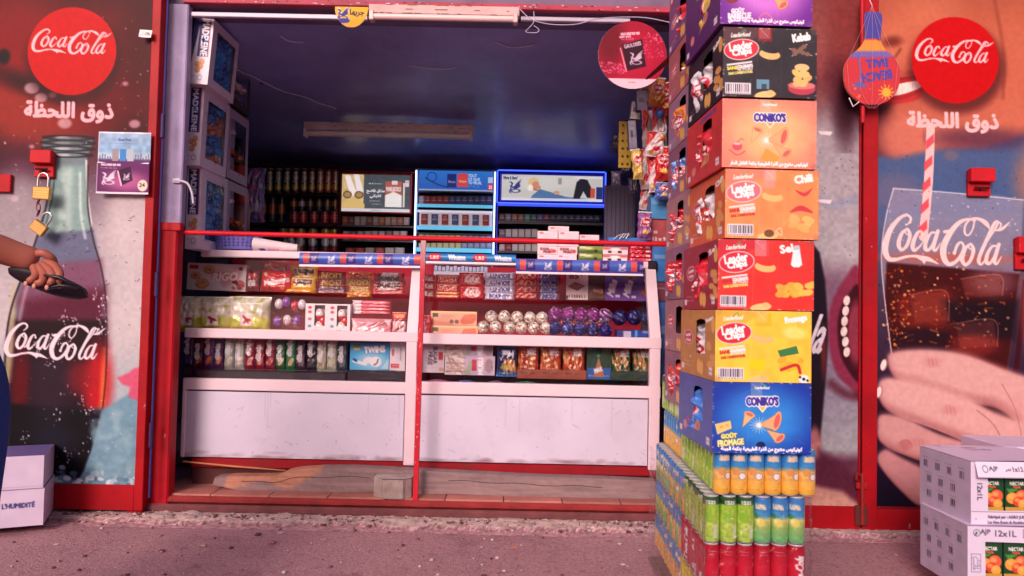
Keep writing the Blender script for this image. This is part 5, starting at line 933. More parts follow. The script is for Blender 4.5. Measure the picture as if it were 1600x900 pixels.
def dfrom(c):
    c.rect(62, 4, 88, 24, (214, 176, 30), .8, soft=2); c.rect(54, 76, 78, 92, (232, 206, 20), .9, soft=2); c.ell(124, 34, 17, 9, (250, 236, 170), .6, soft=4); c.poly([(116, 40), (126, 20), (138, 42)], (250, 216, 110)); crisppile(c, 120, 82, 14, (240, 190, 60)); c.poly([(98, 62), (128, 54), (132, 66), (102, 72)], (50, 120, 70)); c.stroke([(104, 92), (128, 84), (134, 96)], 5, (200, 46, 50)); c.ell(140, 106, 8, 7, (236, 232, 236)); c.ell(140, 106, 2.6, 2.4, (30, 30, 40)); c.ell(134, 103, 2, 2, (30, 30, 40)); c.ell(146, 108, 2, 2, (30, 30, 40))
def conikfront(base, glow, flav, arabic, deco=None, low=False):
    def f(c):
        W, H = c.W, c.H; c.A[:] = rgb(base); c.ell(W*.52, H*.52, W*.42, H*.42, glow, .9, soft=26); c.noise(.03, 12); oy = 0
        c.text('Leaderfood', W*.5, 8, 22, 4, (235, 235, 230), shear=.3, bold=.4); c.stroke([(W*.5, 2), (W*.54, 6)], 2, (60, 170, 110)); c.poly([(W*.36, 21), (W*.64, 21), (W*.5, 47)], (248, 230, 200)); c.poly([(W*.39, 22.5), (W*.61, 22.5), (W*.5, 44)], (240, 176, 50) if sum(base) < 330 else (236, 130, 80), .8); c.text("CONIKO'S", W*.5, 29, 50, 14, (244, 236, 250), bold=4, rot=-1); c.text("CONIKO'S", W*.5, 29, 50, 13, (60, 50, 150), bold=2, rot=-1)
        cx, cy = W*.47, H*.6
        for k in range(16): a = k*.3927; c.stroke([(cx, cy), (cx+math.cos(a)*15, cy+math.sin(a)*13)], [2, .4], (255, 246, 236), .7, smooth=False)
        cone(c, 0, (W*.3, H*.64), (W*.37, H*.45, 8, 4, 20), (236, 180, 130)); cone(c, 0, (W*.46, H*.6), (W*.65, H*.54, 15, 6, 105), (238, 170, 120), (216, 96, 96)); cone(c, 0, (W*.54, H*.66), (W*.68, H*.78, 9, 5, 140), (236, 170, 120), (210, 100, 96)); c.ell(cx, cy, 3, 3, (255, 250, 246), soft=2)
        if deco: deco(c)
        c.text(ar(arabic), W*(.5 if not low else .46), H-6, W*.82, 8.5, (250, 240, 245), bold=.8); c.rect(0, 0, W, .8, (60, 30, 40), .5)
    return f
ARA = 'كونيكوس منتوج من الذرة الطبيعية بنكهة '
def dcheese(c):
    c.poly([(4, 66), (28, 60), (30, 72), (8, 82)], (240, 196, 120), smooth=False); c.ell(14, 70, 3, 2, (214, 160, 90)); c.ell(23, 67, 2.4, 1.8, (214, 160, 90)); c.text('GOÛT', 26, 83, 24, 8, (110, 130, 40), bold=2.6, rot=-6); c.text('GOÛT', 26, 83, 24, 8, (248, 232, 150), bold=1.2, rot=-6); c.text('FROMAGE', 29, 94, 40, 9, (120, 130, 40), bold=2.6, rot=-6); c.text('FROMAGE', 29, 94, 40, 9, (250, 236, 170), bold=1.2, rot=-6); c.ell(76, 97, 7, 5, (10, 30, 90))
def dchil2(c): c.ell(24, 76, 8, 7, (232, 80, 96)); c.ell(24, 72, 6, 2, (246, 190, 190)); c.stroke([(24, 70), (30, 64), (34, 66)], 1.2, (220, 70, 90)); c.stroke([(12, 82), (24, 90), (36, 84)], 2.4, (220, 90, 100)); c.poly([(60, 96), (70, 78), (92, 92), (84, 104)], (240, 150, 60), .8)
def dbbq(c): c.text('GOÛT', 28, 129, 20, 8, (240, 226, 240), bold=1.3, rot=-3); c.text('BARBECUE', 31, 138, 36, 9, (240, 226, 240), bold=1.5, rot=-3); c.ell(18, 108, 12, 10, (130, 40, 50)); c.stroke([(62, 140), (72, 132), (84, 140)], 1.4, (230, 130, 120)); c.speck(10, (230, 160, 120), 1.3, (8, 102, 28, 116))
def sideart(base, H, conik, flav, dark):
    """left carton side: die-cut opening in the middle"""
    c = Cv(0, 0, 100, H, .75, base); c.noise(.05, 10); W = 100; x0, x1 = 48, 74; y0, y1 = H*.12, H*.66
    if conik:
        cone(c, 0, (40, H*.82), (60, H*.72, 8, 6, 100), (226, 160, 110)); c.ell(22, H*.8, 6, 8, (226, 130, 120)); c.text("CONIKO'S", 62, H*.07, 44, 6, (90, 70, 160), bold=1)
    else:
        c.ell(24, H*.42, 14, 13, (226, 190, 200)); c.ell(24, H*.42, 12.8, 11.6, (196, 40, 60)); c.text('Leader', 24, H*.38, 17, 6, (244, 234, 240), rot=-6, bold=.8); c.text('Chips', 24, H*.47, 15, 6, (244, 234, 240), rot=-6, bold=.8); c.text(flav, 85, H*.14, 20, 8, (246, 236, 240), rot=-20, bold=1)
        for x, y in ((94, H*.22), (56, H*.84), (64, H*.86)): c.ell(x, y, 5, 12, (236, 176, 90))
        for _ in range(7): c.ell(random.uniform(80, 96), random.uniform(H*.45, H*.85), 7, 5, (226, 160, 90), rot=random.uniform(0, 90))
        c.scrib(10, H*.8, 30, (230, 215, 225)); c.scrib(10, H*.86, 34, (230, 215, 225))
    c.rect(84, H-20, 93, H-8, (232, 220, 228)); c.scrib(85, H-14, 92, (90, 80, 100)); c.rect(4, H-18, 12, H-8, (226, 214, 224)); c.rect(0, 0, 1, H, (60, 30, 40), .5)
    X, Y = np.meshgrid(np.arange(c.nx)/c.kx, np.arange(c.ny)/c.ky); j = RNG.normal(0, .4, X.shape)
    c.hole = (X > x0+j) & (X < x1+j) & (Y > y0+4*np.sin((X-x0)/(x1-x0)*math.pi)*0+abs(X-61)*.25) & (Y < y1-abs(X-61)*.15); return c
def innerbag(label, col, loc, h, seed, txt=True, m=None):
    c = Cv(0, 0, 40, 60, .9, col); c.noise(.15, 5); c.ell(20, 30, 15, 12, (240, 220, 226)); c.ell(20, 30, 14, 11, (204, 30, 50)); c.text('Leader', 20, 26, 20, 6, (246, 236, 240), bold=.9, rot=-8); c.text('Chips', 20, 34, 18, 6, (246, 236, 240), bold=.9, rot=-8); c.rect(0, 0, 40, 3, (210, 205, 215))
    o = pouch_mesh(.15, h, .06, c, .16, .012, seed=seed).build('crisp_bag', m or FOIL, None, smooth=True, loc=loc, rot=(random.uniform(-.25, .1), random.uniform(-.15, .15), -math.pi/2+random.uniform(-.15, .35))); return tag(o, label, 'crisp bag', 'crisp bags inside the open cartons')
def wear(c):
    W, H = c.W, c.H
    for _ in range(46):
        e = random.random()
        x, y = (random.uniform(0, W), random.choice((.6, H-.8))) if e < .5 else (random.choice((.7, W-.7)), random.uniform(0, H)); c.ell(x, y, random.uniform(.6, 2.6), random.uniform(.4, 1), (216, 196, 190), random.uniform(.25, .8), soft=.5)
    for _ in range(7): x, y = random.uniform(0, W), random.uniform(0, H); c.stroke([(x, y), (x+random.uniform(-14, 14), y+random.uniform(-8, 8))], .6, (240, 225, 225), random.uniform(.15, .4))
    x = W*.5+random.uniform(-12, 2); c.rect(x-9, -2, x+9, random.uniform(14, 26), (226, 196, 190), .28, soft=.7); c.stroke([(x-7, 2), (x+5, 14)], 1, (250, 240, 240), .35); c.rect(W*.36, H*.22, W*.36+.7, H, (250, 235, 235), .12); c.rect(W*.62, H*.22, W*.62+.7, H, (250, 235, 235), .12)
    for _ in range(3): c.ell(random.choice((3, W-3)), random.choice((3, H-3)), 7, 6, (120, 90, 90), .18, soft=3)
specs = [ # rect, base, kind
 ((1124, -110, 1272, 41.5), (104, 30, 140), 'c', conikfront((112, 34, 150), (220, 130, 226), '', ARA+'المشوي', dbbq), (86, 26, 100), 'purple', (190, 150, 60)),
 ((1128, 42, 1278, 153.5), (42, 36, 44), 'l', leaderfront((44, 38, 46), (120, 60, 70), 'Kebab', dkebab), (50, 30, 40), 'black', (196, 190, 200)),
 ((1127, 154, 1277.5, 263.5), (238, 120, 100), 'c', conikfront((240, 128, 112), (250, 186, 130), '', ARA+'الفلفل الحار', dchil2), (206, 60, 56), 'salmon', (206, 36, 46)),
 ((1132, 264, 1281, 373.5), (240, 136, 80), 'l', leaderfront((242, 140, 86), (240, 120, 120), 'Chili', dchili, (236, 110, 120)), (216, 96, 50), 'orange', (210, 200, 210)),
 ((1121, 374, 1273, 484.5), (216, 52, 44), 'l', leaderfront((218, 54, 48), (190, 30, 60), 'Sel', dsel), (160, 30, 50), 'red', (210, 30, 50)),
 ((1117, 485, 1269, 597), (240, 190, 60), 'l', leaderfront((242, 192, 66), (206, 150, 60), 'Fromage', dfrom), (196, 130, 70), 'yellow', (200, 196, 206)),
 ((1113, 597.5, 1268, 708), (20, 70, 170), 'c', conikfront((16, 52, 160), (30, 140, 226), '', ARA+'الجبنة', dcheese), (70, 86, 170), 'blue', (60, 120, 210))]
words_ = {'purple': 'purple cone crisp carton at the very top of the front stack', 'black': 'black crisp carton reading Kebab with a kebab skewer', 'salmon': 'salmon pink cone crisp carton with a pepper pot', 'orange': 'orange crisp carton reading Chili with a red pepper', 'red': 'red crisp carton reading Sel with a salt shaker', 'yellow': 'yellow crisp carton reading Fromage with a football', 'blue': 'royal blue cone crisp carton with cheese, lowest of the front stack'}
for k, (r, base, kd, art, sd, cn, bagc) in enumerate(specs):
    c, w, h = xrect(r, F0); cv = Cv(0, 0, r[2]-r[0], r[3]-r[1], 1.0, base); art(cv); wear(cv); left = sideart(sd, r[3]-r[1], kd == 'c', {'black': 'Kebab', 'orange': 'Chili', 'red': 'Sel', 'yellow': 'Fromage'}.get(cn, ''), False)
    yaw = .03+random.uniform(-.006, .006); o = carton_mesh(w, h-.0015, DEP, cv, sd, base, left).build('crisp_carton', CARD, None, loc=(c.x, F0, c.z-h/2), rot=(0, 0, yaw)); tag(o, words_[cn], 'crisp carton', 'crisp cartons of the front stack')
    innerbag(f'crisp bag behind the die-cut window of the {cn} carton', bagc, (c.x-w/2+.028, F0+.235, c.z-h/2+.01), h*.8, k)
# second stack behind: only its left sides show
z0 = PZ(1075, 640, 2.72); hs = .205
cols2 = [((150, 96, 120), 'mauve'), ((168, 110, 120), 'dusty pink'), ((140, 90, 120), 'plum'), ((176, 120, 122), 'faded rose'), ((150, 92, 112), 'wine'), ((160, 116, 140), 'lilac grey'), ((176, 96, 100), 'brick pink'), ((120, 70, 120), 'violet'), ((150, 50, 70), 'crimson')]
bagc2 = [(196, 60, 50), (90, 70, 66), (190, 40, 50), (200, 34, 50), (90, 130, 200), (226, 130, 60), (226, 170, 50), (200, 40, 50), (200, 190, 200)]
for k, (cc, n2) in enumerate(cols2):
    cv = Cv(0, 0, 20, 20, .3, cc); left = sideart(cc, 105, False, '', False); xx = .652+random.uniform(-.004, .004)
    o = carton_mesh(.30, hs-.002, .385, cv, cc, cc, left).build('crisp_carton', CARD, None, loc=(xx+.15, 2.70, z0+k*hs), rot=(0, 0, .02)); tag(o, f'{n2} crisp carton with a window, {ORD[k]} from the bottom of the rear stack', 'crisp carton', 'crisp cartons of the rear stack')
    if k != 1: innerbag(f'crisp bag in the window of the {n2} carton of the rear stack', bagc2[k], (xx+.03, 2.93, z0+k*hs+.01), .16, 40+k)
# --- drink cans
RC, HC = .0262, .1455; kpx = F0/FPX
def coco(c): c.vgrad([(0, (60, 150, 200)), (c.H*.1, (40, 130, 200)), (c.H*.38, (44, 140, 205)), (c.H*.5, (238, 186, 110)), (c.H, (236, 176, 60))]); c.noise(.06, 5); [(c.text('RAWA', x, c.H*.2, 17, 8, (226, 200, 176), bold=1.6, shear=.1), c.ell(x-6, c.H*.5, 6, 7, (214, 150, 90), rot=20), c.ell(x+5, c.H*.6, 7, 6, (120, 80, 60)), c.ell(x+5, c.H*.6, 6, 5.2, (244, 238, 236)), c.ell(x-5, c.H*.66, 4, 3, (220, 160, 100)), c.scrib(x-7, c.H*.9, x+6, (150, 110, 90), 1.2)) for x in (c.W*.25, c.W*.75)]
def apple(c): c.vgrad([(0, (40, 90, 50)), (c.H*.16, (30, 80, 46)), (c.H*.18, (150, 196, 60)), (c.H*.6, (176, 206, 90)), (c.H, (160, 200, 80))]); c.noise(.12, 4); [(c.text('ISIS', x, c.H*.12, 16, 6, (220, 230, 210), bold=1), c.ell(x-4, c.H*.45, 8, 9, (130, 190, 50), .8, soft=2), c.rect(x+4, c.H*.62, x+12, c.H*.92, (214, 220, 214), .8), c.scrib(x-8, c.H*.88, x, (90, 130, 60), 1.2)) for x in (c.W*.25, c.W*.75)]
def pine(c): c.vgrad([(0, (50, 120, 190)), (c.H*.4, (56, 150, 210)), (c.H*.5, (210, 206, 120)), (c.H*.68, (150, 190, 110)), (c.H, (90, 180, 120))]); c.noise(.08, 5); [(c.text('RAWA', x, c.H*.2, 17, 8, (226, 214, 190), bold=1.4), c.ell(x, c.H*.55, 8, 7, (226, 214, 110)), c.ell(x-4, c.H*.52, 3, 4, (240, 230, 170)), c.ell(x-7, c.H*.42, 3, 5, (60, 140, 70))) for x in (c.W*.25, c.W*.75)]
def cola(c): c.vgrad([(0, (176, 24, 46)), (c.H*.5, (206, 30, 56)), (c.H, (190, 26, 50))]); c.text('Coca-Cola', c.W*.5, c.H*.58, 56, 14, (240, 226, 232), rot=-90, shear=.3, bold=2); c.rect(c.W*.22, c.H*.72, c.W*.28, c.H, (222, 216, 226)); [c.rect(c.W*.22, c.H*(.75+i*.04), c.W*.28, c.H*(.76+i*.04), (70, 60, 90), .8, soft=.4) for i in range(6)]; c.scrib(c.W*.12, 10, c.W*.3, (226, 150, 160), 1.2); c.scrib(c.W*.14, 15, c.W*.28, (226, 150, 160), 1.2); c.scrib(c.W*.7, 10, c.W*.9, (226, 150, 160), 1.2); c.rect(c.W*.8, c.H*.75, c.W*.87, c.H, (222, 216, 226))
def lemon(c): c.vgrad([(0, (190, 170, 60)), (c.H*.3, (236, 206, 60)), (c.H, (226, 190, 50))]); c.noise(.1, 5); c.ell(c.W*.3, c.H*.5, 10, 12, (240, 230, 120)); c.ell(c.W*.75, c.H*.6, 10, 12, (90, 150, 70)); c.text('LIM', c.W*.4, c.H*.2, 18, 8, (60, 120, 60), bold=1.5)
CM_ = {}
for n_, f_ in (('coconut', coco), ('apple', apple), ('pineapple', pine), ('cola', cola), ('lemon', lemon)):
    cv = Cv(0, 0, 2*math.pi*RC/kpx, HC/kpx, .8); f_(cv); o = can_mesh(RC, HC, cv, 44).build('drink_can', CAN, None, smooth=True); CM_[n_] = o.data; bpy.data.objects.remove(o)
look = {'coconut': 'blue and golden coconut drink can', 'apple': 'pale green apple drink can', 'pineapple': 'blue and green pineapple drink can', 'cola': 'tall red cola can', 'lemon': 'yellow lemon drink can'}
zbot = {0: PZ(1200, 777, F0-RC)}; Z1 = PZ(1190, 776.5, F0); layers = [('top', Z1), ('second', Z1-HC-.002), ('third', Z1-2*(HC+.002)), ('fourth', Z1-3*(HC+.002)), ('bottom', Z1-4*(HC+.002))]
front = {0: ['coconut']*6, 1: ['apple']*3+['pineapple']*3, 2: ['cola']*6, 3: ['lemon']*6, 4: ['coconut']*6}
side = {0: ['coconut']+['apple']*5+['apple']*4, 1: ['apple']*5+['coconut', 'pineapple']*3, 2: ['cola']*6+['coconut', 'pineapple']*3, 3: ['lemon']*6+['coconut']*5, 4: ['coconut']*10}
def can(kd, x, y, z, lab, rz):
    o = bpy.data.objects.new('drink_can', CM_[kd]); COL.objects.link(o); o.location = (x+random.uniform(-.0006, .0006), y, z); o.rotation_euler = (random.uniform(-.008, .008), random.uniform(-.01, .01), rz); tag(o, lab, 'drink can', look[kd].replace(' can', ' cans')+' in the stack')
xl = PX(1103, 800, F0)
for li, (ln, z) in enumerate(layers):
    if z < .02: continue
    off = (.031 if li == 0 else 0)
    for i in range(6):
        kd = front[li][i]; can(kd, xl+RC+off+i*(2*RC+.0008), F0+RC+.012+random.uniform(0, .003), z, f'{look[kd]}, {ORD[i]} from the left in the front row, {ln} layer', random.uniform(-.5, .5) if kd != 'cola' else (random.uniform(-.35, .35) if i < 5 else -1.4))
    for j in range(1, 17):
        kd = side[li][min(j-1, len(side[li])-1)] if li not in (0,) else (['coconut']+['apple']*9+['coconut']*7)[j]
        can(kd, xl+RC+off+j*.002, F0+RC+.012+j*(2*RC+.0035), z, f'{look[kd]}, {ORD[j]} from the front along the left side, {ln} layer', random.uniform(0, 6.2))
# extra layer under the rear stack
zt2 = Z1+HC+.004
for j in range(8, 17): can('apple', xl+RC+.031+j*.0015, F0+RC+.012+j*(2*RC+.0035), zt2-.0, f'pale green apple drink can, {ORD[j-8]} of those under the rear cartons', random.uniform(0, 6.2))
mb = MB(); mb.box((xl+.005, F0+.02, .001), (xl+.34, F0+.95, max(.012, layers[-1][1]-.002)), rgb(130, 96, 90), .004); tag(mb.build('wooden_board', WOOD), 'low dark wooden board carrying the stack of drink cans', 'board')
# shrink wrap over the cans
mb = MB()
for li in range(1, 5):
    z = layers[li][1]; zz = np.linspace(z+.004, z+HC-.002, 12); path = [(xl-.004, F0+.9), (xl-.006, F0+.45), (xl-.006, F0+.02), (xl+.01, F0+.004), (xl+.16, F0+.003), (xl+.31, F0+.004), (xl+.325, F0+.02)]
    q = smooth_pts(path, 14, False); V = np.array([[(x+RNG.normal(0, .0013), y+RNG.normal(0, .0013), zk) for x, y in q] for zk in zz]); V[..., 1] -= .002; mb.grid(V, rgb(230, 230, 235))
tag(mb.build('shrink_wrap', FILM, smooth=True), 'torn clear shrink wrap around the layers of drink cans', 'plastic wrap')

# ------------------------------------------------------------------ juice cartons in white trays, bottom right
def nectar():
    c = Cv(0, 0, 40, 100, .9, (20, 66, 40)); c.text('Valencia', 20, 9, 27, 7, (226, 236, 226), bold=.9); c.poly([(9, 15), (31, 14), (29, 18), (11, 19)], (130, 190, 60)); c.text('NECTAR', 20, 30, 24, 6, (240, 236, 236), bold=.8); c.text('Peche', 20, 36, 12, 4, (226, 90, 50), bold=.4)
    for x, y, r, q in ((28, 52, 11, (226, 90, 60)), (12, 56, 10, (236, 150, 60)), (22, 62, 9, (214, 60, 44)), (30, 66, 8, (240, 160, 70))): c.ell(x, y, r, r, q); c.ell(x-2, y-3, r*.5, r*.4, (250, 180, 110), .7, soft=2)
    for a in range(5): c.stroke([(8, 46), (4+a*4, 40)], 2.6, (60, 140, 60))
    c.rect(0, 72, 40, 100, (200, 150, 60)); return c
def ajp(label, px, py, Y, yaw, lid_txt, lowtxt, hgt):
    p = P(px, py, Y); T = thing('juice_tray', label, 'carton tray', p, 'white trays of juice cartons', rz=yaw); w, d, h = .40, .32, hgt; K = 1/(Y/FPX); W, H, D = w*K, h*K, d*K
    Fr = Cv(0, 0, W, H, .9, (214, 200, 226)); e1 = 27; Fr.hole = np.zeros((Fr.ny, Fr.nx), bool); Fr.hole[int((24)*.9):int((H-24)*.9), int(e1*.9):] = True
    Fr.text('12x1L', 14, 46, 26, 8, (70, 62, 84), rot=90, bold=.6) if lid_txt else (Fr.rect(5, 42, 20, 70, (120, 110, 140)), Fr.rect(6, 43, 19, 69, (214, 200, 226)), Fr.text(ar('فالنسيا'), 10, 56, 20, 7, (70, 62, 84), rot=90), Fr.text(ar('نكتار'), 16, 56, 18, 6, (70, 62, 84), rot=90))
    Fr.rect(2, H-23, W, H, (218, 206, 228)); Fr.rect(1, H-24, W, H-22.5, (110, 90, 130), .8); Fr.text('Fabriqué par : AGRO JUICE', 58, H-15, 62, 5.5, (80, 72, 96), bold=.3); Fr.text('Lot Nwe Route de Bouinkraouin', 60, H-7, 66, 5, (80, 72, 96), bold=.3); Fr.ell(8, H-12, .9, .9, (90, 80, 100))
    if lid_txt: Fr.text('AJP', 27, 9, 14, 8, (80, 74, 96), bold=.3); Fr.text(ar('لتر'), 52, 10, 9, 5, (80, 74, 96), bold=.4); Fr.text('1x12', 66, 9, 15, 7, (80, 74, 96), bold=.5)
    else: Fr.text('AJP', 27, 9, 15, 9, (80, 74, 96), bold=.4); Fr.text('12x1L', 58, 10, 32, 9, (80, 74, 96), bold=.7)
    Fr.ell(14, 10, 5, 5, (90, 110, 120), ring=1.2); Fr.ell(13, 11, 1.6, 3.4, (70, 90, 110), rot=30); Fr.rect(84, 3, 96, 16, (90, 84, 110)); Fr.rect(85, 4, 95, 15, (214, 200, 226)); Fr.scrib(86, 8, 94, (90, 84, 110), 1.4)
    Sd = Cv(0, 0, D, H, .9, (196, 178, 206)); Sd.noise(.03, 14)
    for j in range(3):
        for i in range(4 if j == 0 else 3):
            x, y = 10+i*(D-20)/3.6+(9 if j else 0), 18+j*(H-26)/3; barcode(Sd, x, y, x+15, y+14, (186, 168, 198)); Sd.scrib(x-3, y-3, x+15, (110, 96, 130), 1.2)
    Tp = Cv(0, 0, W, D, .6, (220, 196, 226)); Tp.scrib(20, 20, 44, (120, 100, 140), 3); Tp.ell(70, 24, 14, 6, (190, 100, 130), .8); Tp.text(ar('فالنسيا'), 78, 40, 40, 16, (110, 90, 130), bold=1); Tp.ell(26, 6, 5, 2, (50, 36, 60))
    mb = carton_mesh(w, h, d, Fr, (196, 178, 206), (220, 196, 226), Sd); o = mb.build('tray', CARD, T, loc=(w/2, 0, 0))
    mb = MB(); u = np.linspace(0, w, Tp.nx); v = np.linspace(d, 0, Tp.ny); U, V = np.meshgrid(u, v); mb.grid(np.stack([U, V, np.full_like(U, h+.0025)+.003*np.sin(U*9)], -1), Tp.A, flip=True); mb.build('lid', CARD, T)
    if lid_txt:
        fl = Cv(0, 0, W-4, 24, .9, (226, 208, 230)); fl.text('AJP', 27, 11, 14, 8, (80, 74, 96), bold=.3); fl.ell(14, 11, 4, 5, (90, 110, 120), ring=1.2); fl.text(ar('لتر'), 50, 12, 9, 5, (80, 74, 96), bold=.4); fl.text('1x12', 66, 11, 16, 7, (80, 74, 96), bold=.5); fl.rect(84, 5, 96, 18, (90, 84, 110)); fl.rect(85, 6, 95, 17, (226, 208, 230)); fl.rect(0, 23, W, 24, (80, 60, 90), .7)
        mb = MB(); U, V = np.meshgrid(np.linspace(.012, w, fl.nx), np.linspace(0, 1, fl.ny)); mb.grid(np.stack([U, -.004-V*.02, h-V*.055+.002], -1), fl.A); mb.build('flap', CARD, T)
    proto = nectar(); bm = carton_mesh(.088, h-.03, .06, proto, (20, 66, 40), (200, 200, 205))
    me = None
    for i in range(4):
        x = .073+.044+i*.094
        if me is None: b = bm.build('juice_carton', CARD, None); me = b.data
        else: b = bpy.data.objects.new('juice_carton', me); COL.objects.link(b)
        q = Matrix.Rotation(yaw, 4, 'Z') @ Vector((x-.03, .012, .012)); b.location = T.location+q; b.rotation_euler = (0, 0, yaw); tag(b, f'green peach nectar carton, {ORD[i]} from the left in the {"upper" if lid_txt else "lower"} white tray', 'juice carton', 'green peach nectar cartons')
        if i == 3: break
    mb = MB(); mb.box((.005, .09, .004), (w-.005, d-.005, h-.02), rgb(40, 60, 44)); mb.build('inner_divider', CARD, T); return T
YA = 2.72
ajp('white juice tray with flap and 1x12 lettering, on top of the other', 1517, 823, YA, .03, True, False, .236)
ajp('white juice tray reading AJP 12x1L, below the other', 1512, 928, YA-.02, -.02, False, False, .243)
mb = MB(); p = P(1578, 700, 3.05); mb.box((0, 0, -.25), (.3, .3, 0), rgb(216, 192, 222), .003); tag(mb.build('cardboard_box', CARD, loc=(p.x, 3.08, p.z)), 'pale lilac box standing behind the upper juice tray', 'box')
# ------------------------------------------------------------------ white cartons, bottom left
def wcart(label, px, py, Y, yaw, h, txt, w=.42, d=.3):
    p = P(px, py, Y); K = 1150/Y; c = Cv(0, 0, w*K, h*K, 1, (214, 196, 222)); c.noise(.03, 14)
    if txt: c.text('CHALEUR ET L\'HUMIDITÉ', w*K-58, h*K*.42, 92, 9, (60, 56, 120), bold=1); c.rect(0, 0, w*K, 1.2, (90, 60, 90), .8)
    else: c.rect(0, h*K-6, w*K, h*K-4.5, (180, 160, 190), .6)
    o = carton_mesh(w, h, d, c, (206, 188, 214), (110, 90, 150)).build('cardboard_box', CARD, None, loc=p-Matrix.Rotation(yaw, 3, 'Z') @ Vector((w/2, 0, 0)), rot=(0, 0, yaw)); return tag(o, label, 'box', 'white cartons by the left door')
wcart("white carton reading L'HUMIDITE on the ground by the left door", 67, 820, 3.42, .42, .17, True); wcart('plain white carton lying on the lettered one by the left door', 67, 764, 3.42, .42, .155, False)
# ------------------------------------------------------------------ back of the shop: racks
YR = 6.08
def pk(label, r, Y, col, parent=None, grp=None, top=None, name='cigarette_pack', deco=None, d=.022):
    c, w, h = xrect(r, Y); cv = Cv(0, 0, r[2]-r[0], r[3]-r[1], 1.2, col); W, H = cv.W, cv.H
    if deco: deco(cv)
    else: cv.rect(1, H*.45, W-1, H*.6, (225, 220, 235), .55); cv.rect(W*.3, H*.15, W*.7, H*.38, (230, 225, 235), .35); cv.rect(W-1.2, 0, W, H, (20, 16, 40), .5)
    o = carton_mesh(w, h, d, cv, col).build(name, CARD, parent, loc=(c.x, Y, c.z-h/2)); return tag(o, label, 'cigarette pack' if name == 'cigarette_pack' else 'carton', grp)
def rack(label, r, frame_c, hdr, hdr_r, shelves, side_led=None, back=(26, 22, 36)):
    """r photo rect of the whole rack, hdr_r header picture rect"""
    c, w, h = xrect(r, YR); T = thing('cigarette_rack', label, 'cigarette rack', (c.x, YR, c.z-h/2), 'cigarette racks on the back wall'); of = -Vector(T.location)
    def q(x, y, Y=YR): return PX(x, (r[1]+r[3])/2, Y), PZ((r[0]+r[2])/2, y, Y)
    def bx(nm, x0, y0, x1, y1, ya, yb, col, m, b=.003): a, z1 = q(x0, y0); b_, z0 = q(x1, y1); mb = MB(); mb.box((a, ya, z0), (b_, yb, z1), rgb(col), b); return mb.build(nm, m, T, loc=of)
    bx('back_panel', r[0], r[1], r[2], r[3]+40, YR+.18, YR+.2, back, MATTE); t = 2.2
    bx('side_panel', r[0], r[1], r[0]+t, r[3]+40, YR, YR+.18, frame_c, PLAIN); bx('side_panel', r[2]-t, r[1], r[2], r[3]+40, YR, YR+.18, frame_c, PLAIN); bx('top_panel', r[0]+t, r[1], r[2]-t, r[1]+t, YR, YR+.18, frame_c, PLAIN)
    bx('header_box', hdr_r[0]-2.5, hdr_r[1]-2.5, hdr_r[2]+2.5, hdr_r[3]+2.5, YR-.02, YR+.1, frame_c if sum(frame_c) < 300 else (120, 130, 160), PLAIN)
    cv = Cv(0, 0, hdr_r[2]-hdr_r[0], hdr_r[3]-hdr_r[1], 1.4, (200, 210, 215)); hdr(cv); a, z1 = q(hdr_r[0], hdr_r[1], YR-.024); b_, z0 = q(hdr_r[2], hdr_r[3], YR-.024)
    U, V = np.meshgrid(np.linspace(a, b_, cv.nx), np.linspace(z1, z0, cv.ny)); mb = MB(); mb.grid(np.stack([U, np.full_like(U, YR-.024), V], -1), cv.A); mb.build('header_picture', GLOW, T, loc=of)
    for y, col, hh in shelves: bx('shelf', r[0]+t+.3, y, r[2]-t-.3, y+hh, YR+.0, YR+.17, (60, 56, 76), PLAIN); 
    for y, col, hh in shelves:
        if col: bx('shelf_front', r[0]+t+.5, y-.3, r[2]-t-.5, y+hh+.3, YR-.012, YR-.002, col, mat('lit_shelf_edge', .4, .3, emit=.8) if sum(col) > 330 else PLAIN, .001)
    if side_led: bx('light_strip', r[0]-1.6, r[1]+4, r[0]+.4, r[3], YR-.03, YR-.012, side_led, LED, .001); bx('light_strip', r[2]-.4, r[1]+4, r[2]+1.6, r[3], YR-.03, YR-.012, side_led, LED, .001)
    return T
def hd1(c):
    W, H = c.W, c.H; c.A[:] = rgb(70, 84, 92); c.rect(0, 0, W*.32, H-5, (206, 186, 130)); c.noise(.08, 5)
    c.poly([(4, 2), (12, 2), (24, 30), (14, 36)], (240, 240, 240)); c.poly([(18, 0), (26, 0), (34, 26), (25, 32)], (236, 238, 240)); c.ell(9, 32, 7, 6, (100, 80, 60)); c.ell(9, 32, 5, 4, (170, 140, 90)); c.ell(27, 32, 7, 6, (100, 80, 60)); c.ell(27, 32, 5, 4, (170, 140, 90))
    c.poly([(0, 44), (20, 36), (36, 46), (36, H-5), (0, H-5)], (214, 190, 120)); c.scrib(42, 14, 62, (226, 230, 230), 2); c.text(ar('مذاق فاضح'), 53, 26, 28, 7, (246, 246, 250), bold=.5); c.text(ar('كايكي'), 53, 34, 18, 6, (246, 246, 250), bold=.5); c.scrib(44, 41, 60, (220, 224, 226), 1.2); c.scrib(48, 46, 62, (220, 224, 226), 1.2)
    c.rect(68, 10, 94, H-8, (170, 96, 84)); c.rect(78, 9, 87, 15, (220, 215, 220)); c.text('MARLBORO', 81, 22, 23, 7, (240, 236, 236), bold=.5); c.poly([(68, 32), (81, 26), (94, 32), (94, H-8), (68, H-8)], (226, 236, 232)); c.scrib(74, 44, 90, (140, 150, 150), .8); c.rect(96, 12, 98.5, H-8, (226, 220, 210)); c.rect(99, 8, 105, 18, (220, 210, 214)); c.scrib(100, 11, 105, (200, 60, 60)); c.rect(0, H-5, W, H, (206, 214, 220)); c.scrib(46, H-2.5, 62, (70, 80, 90), 1.2)
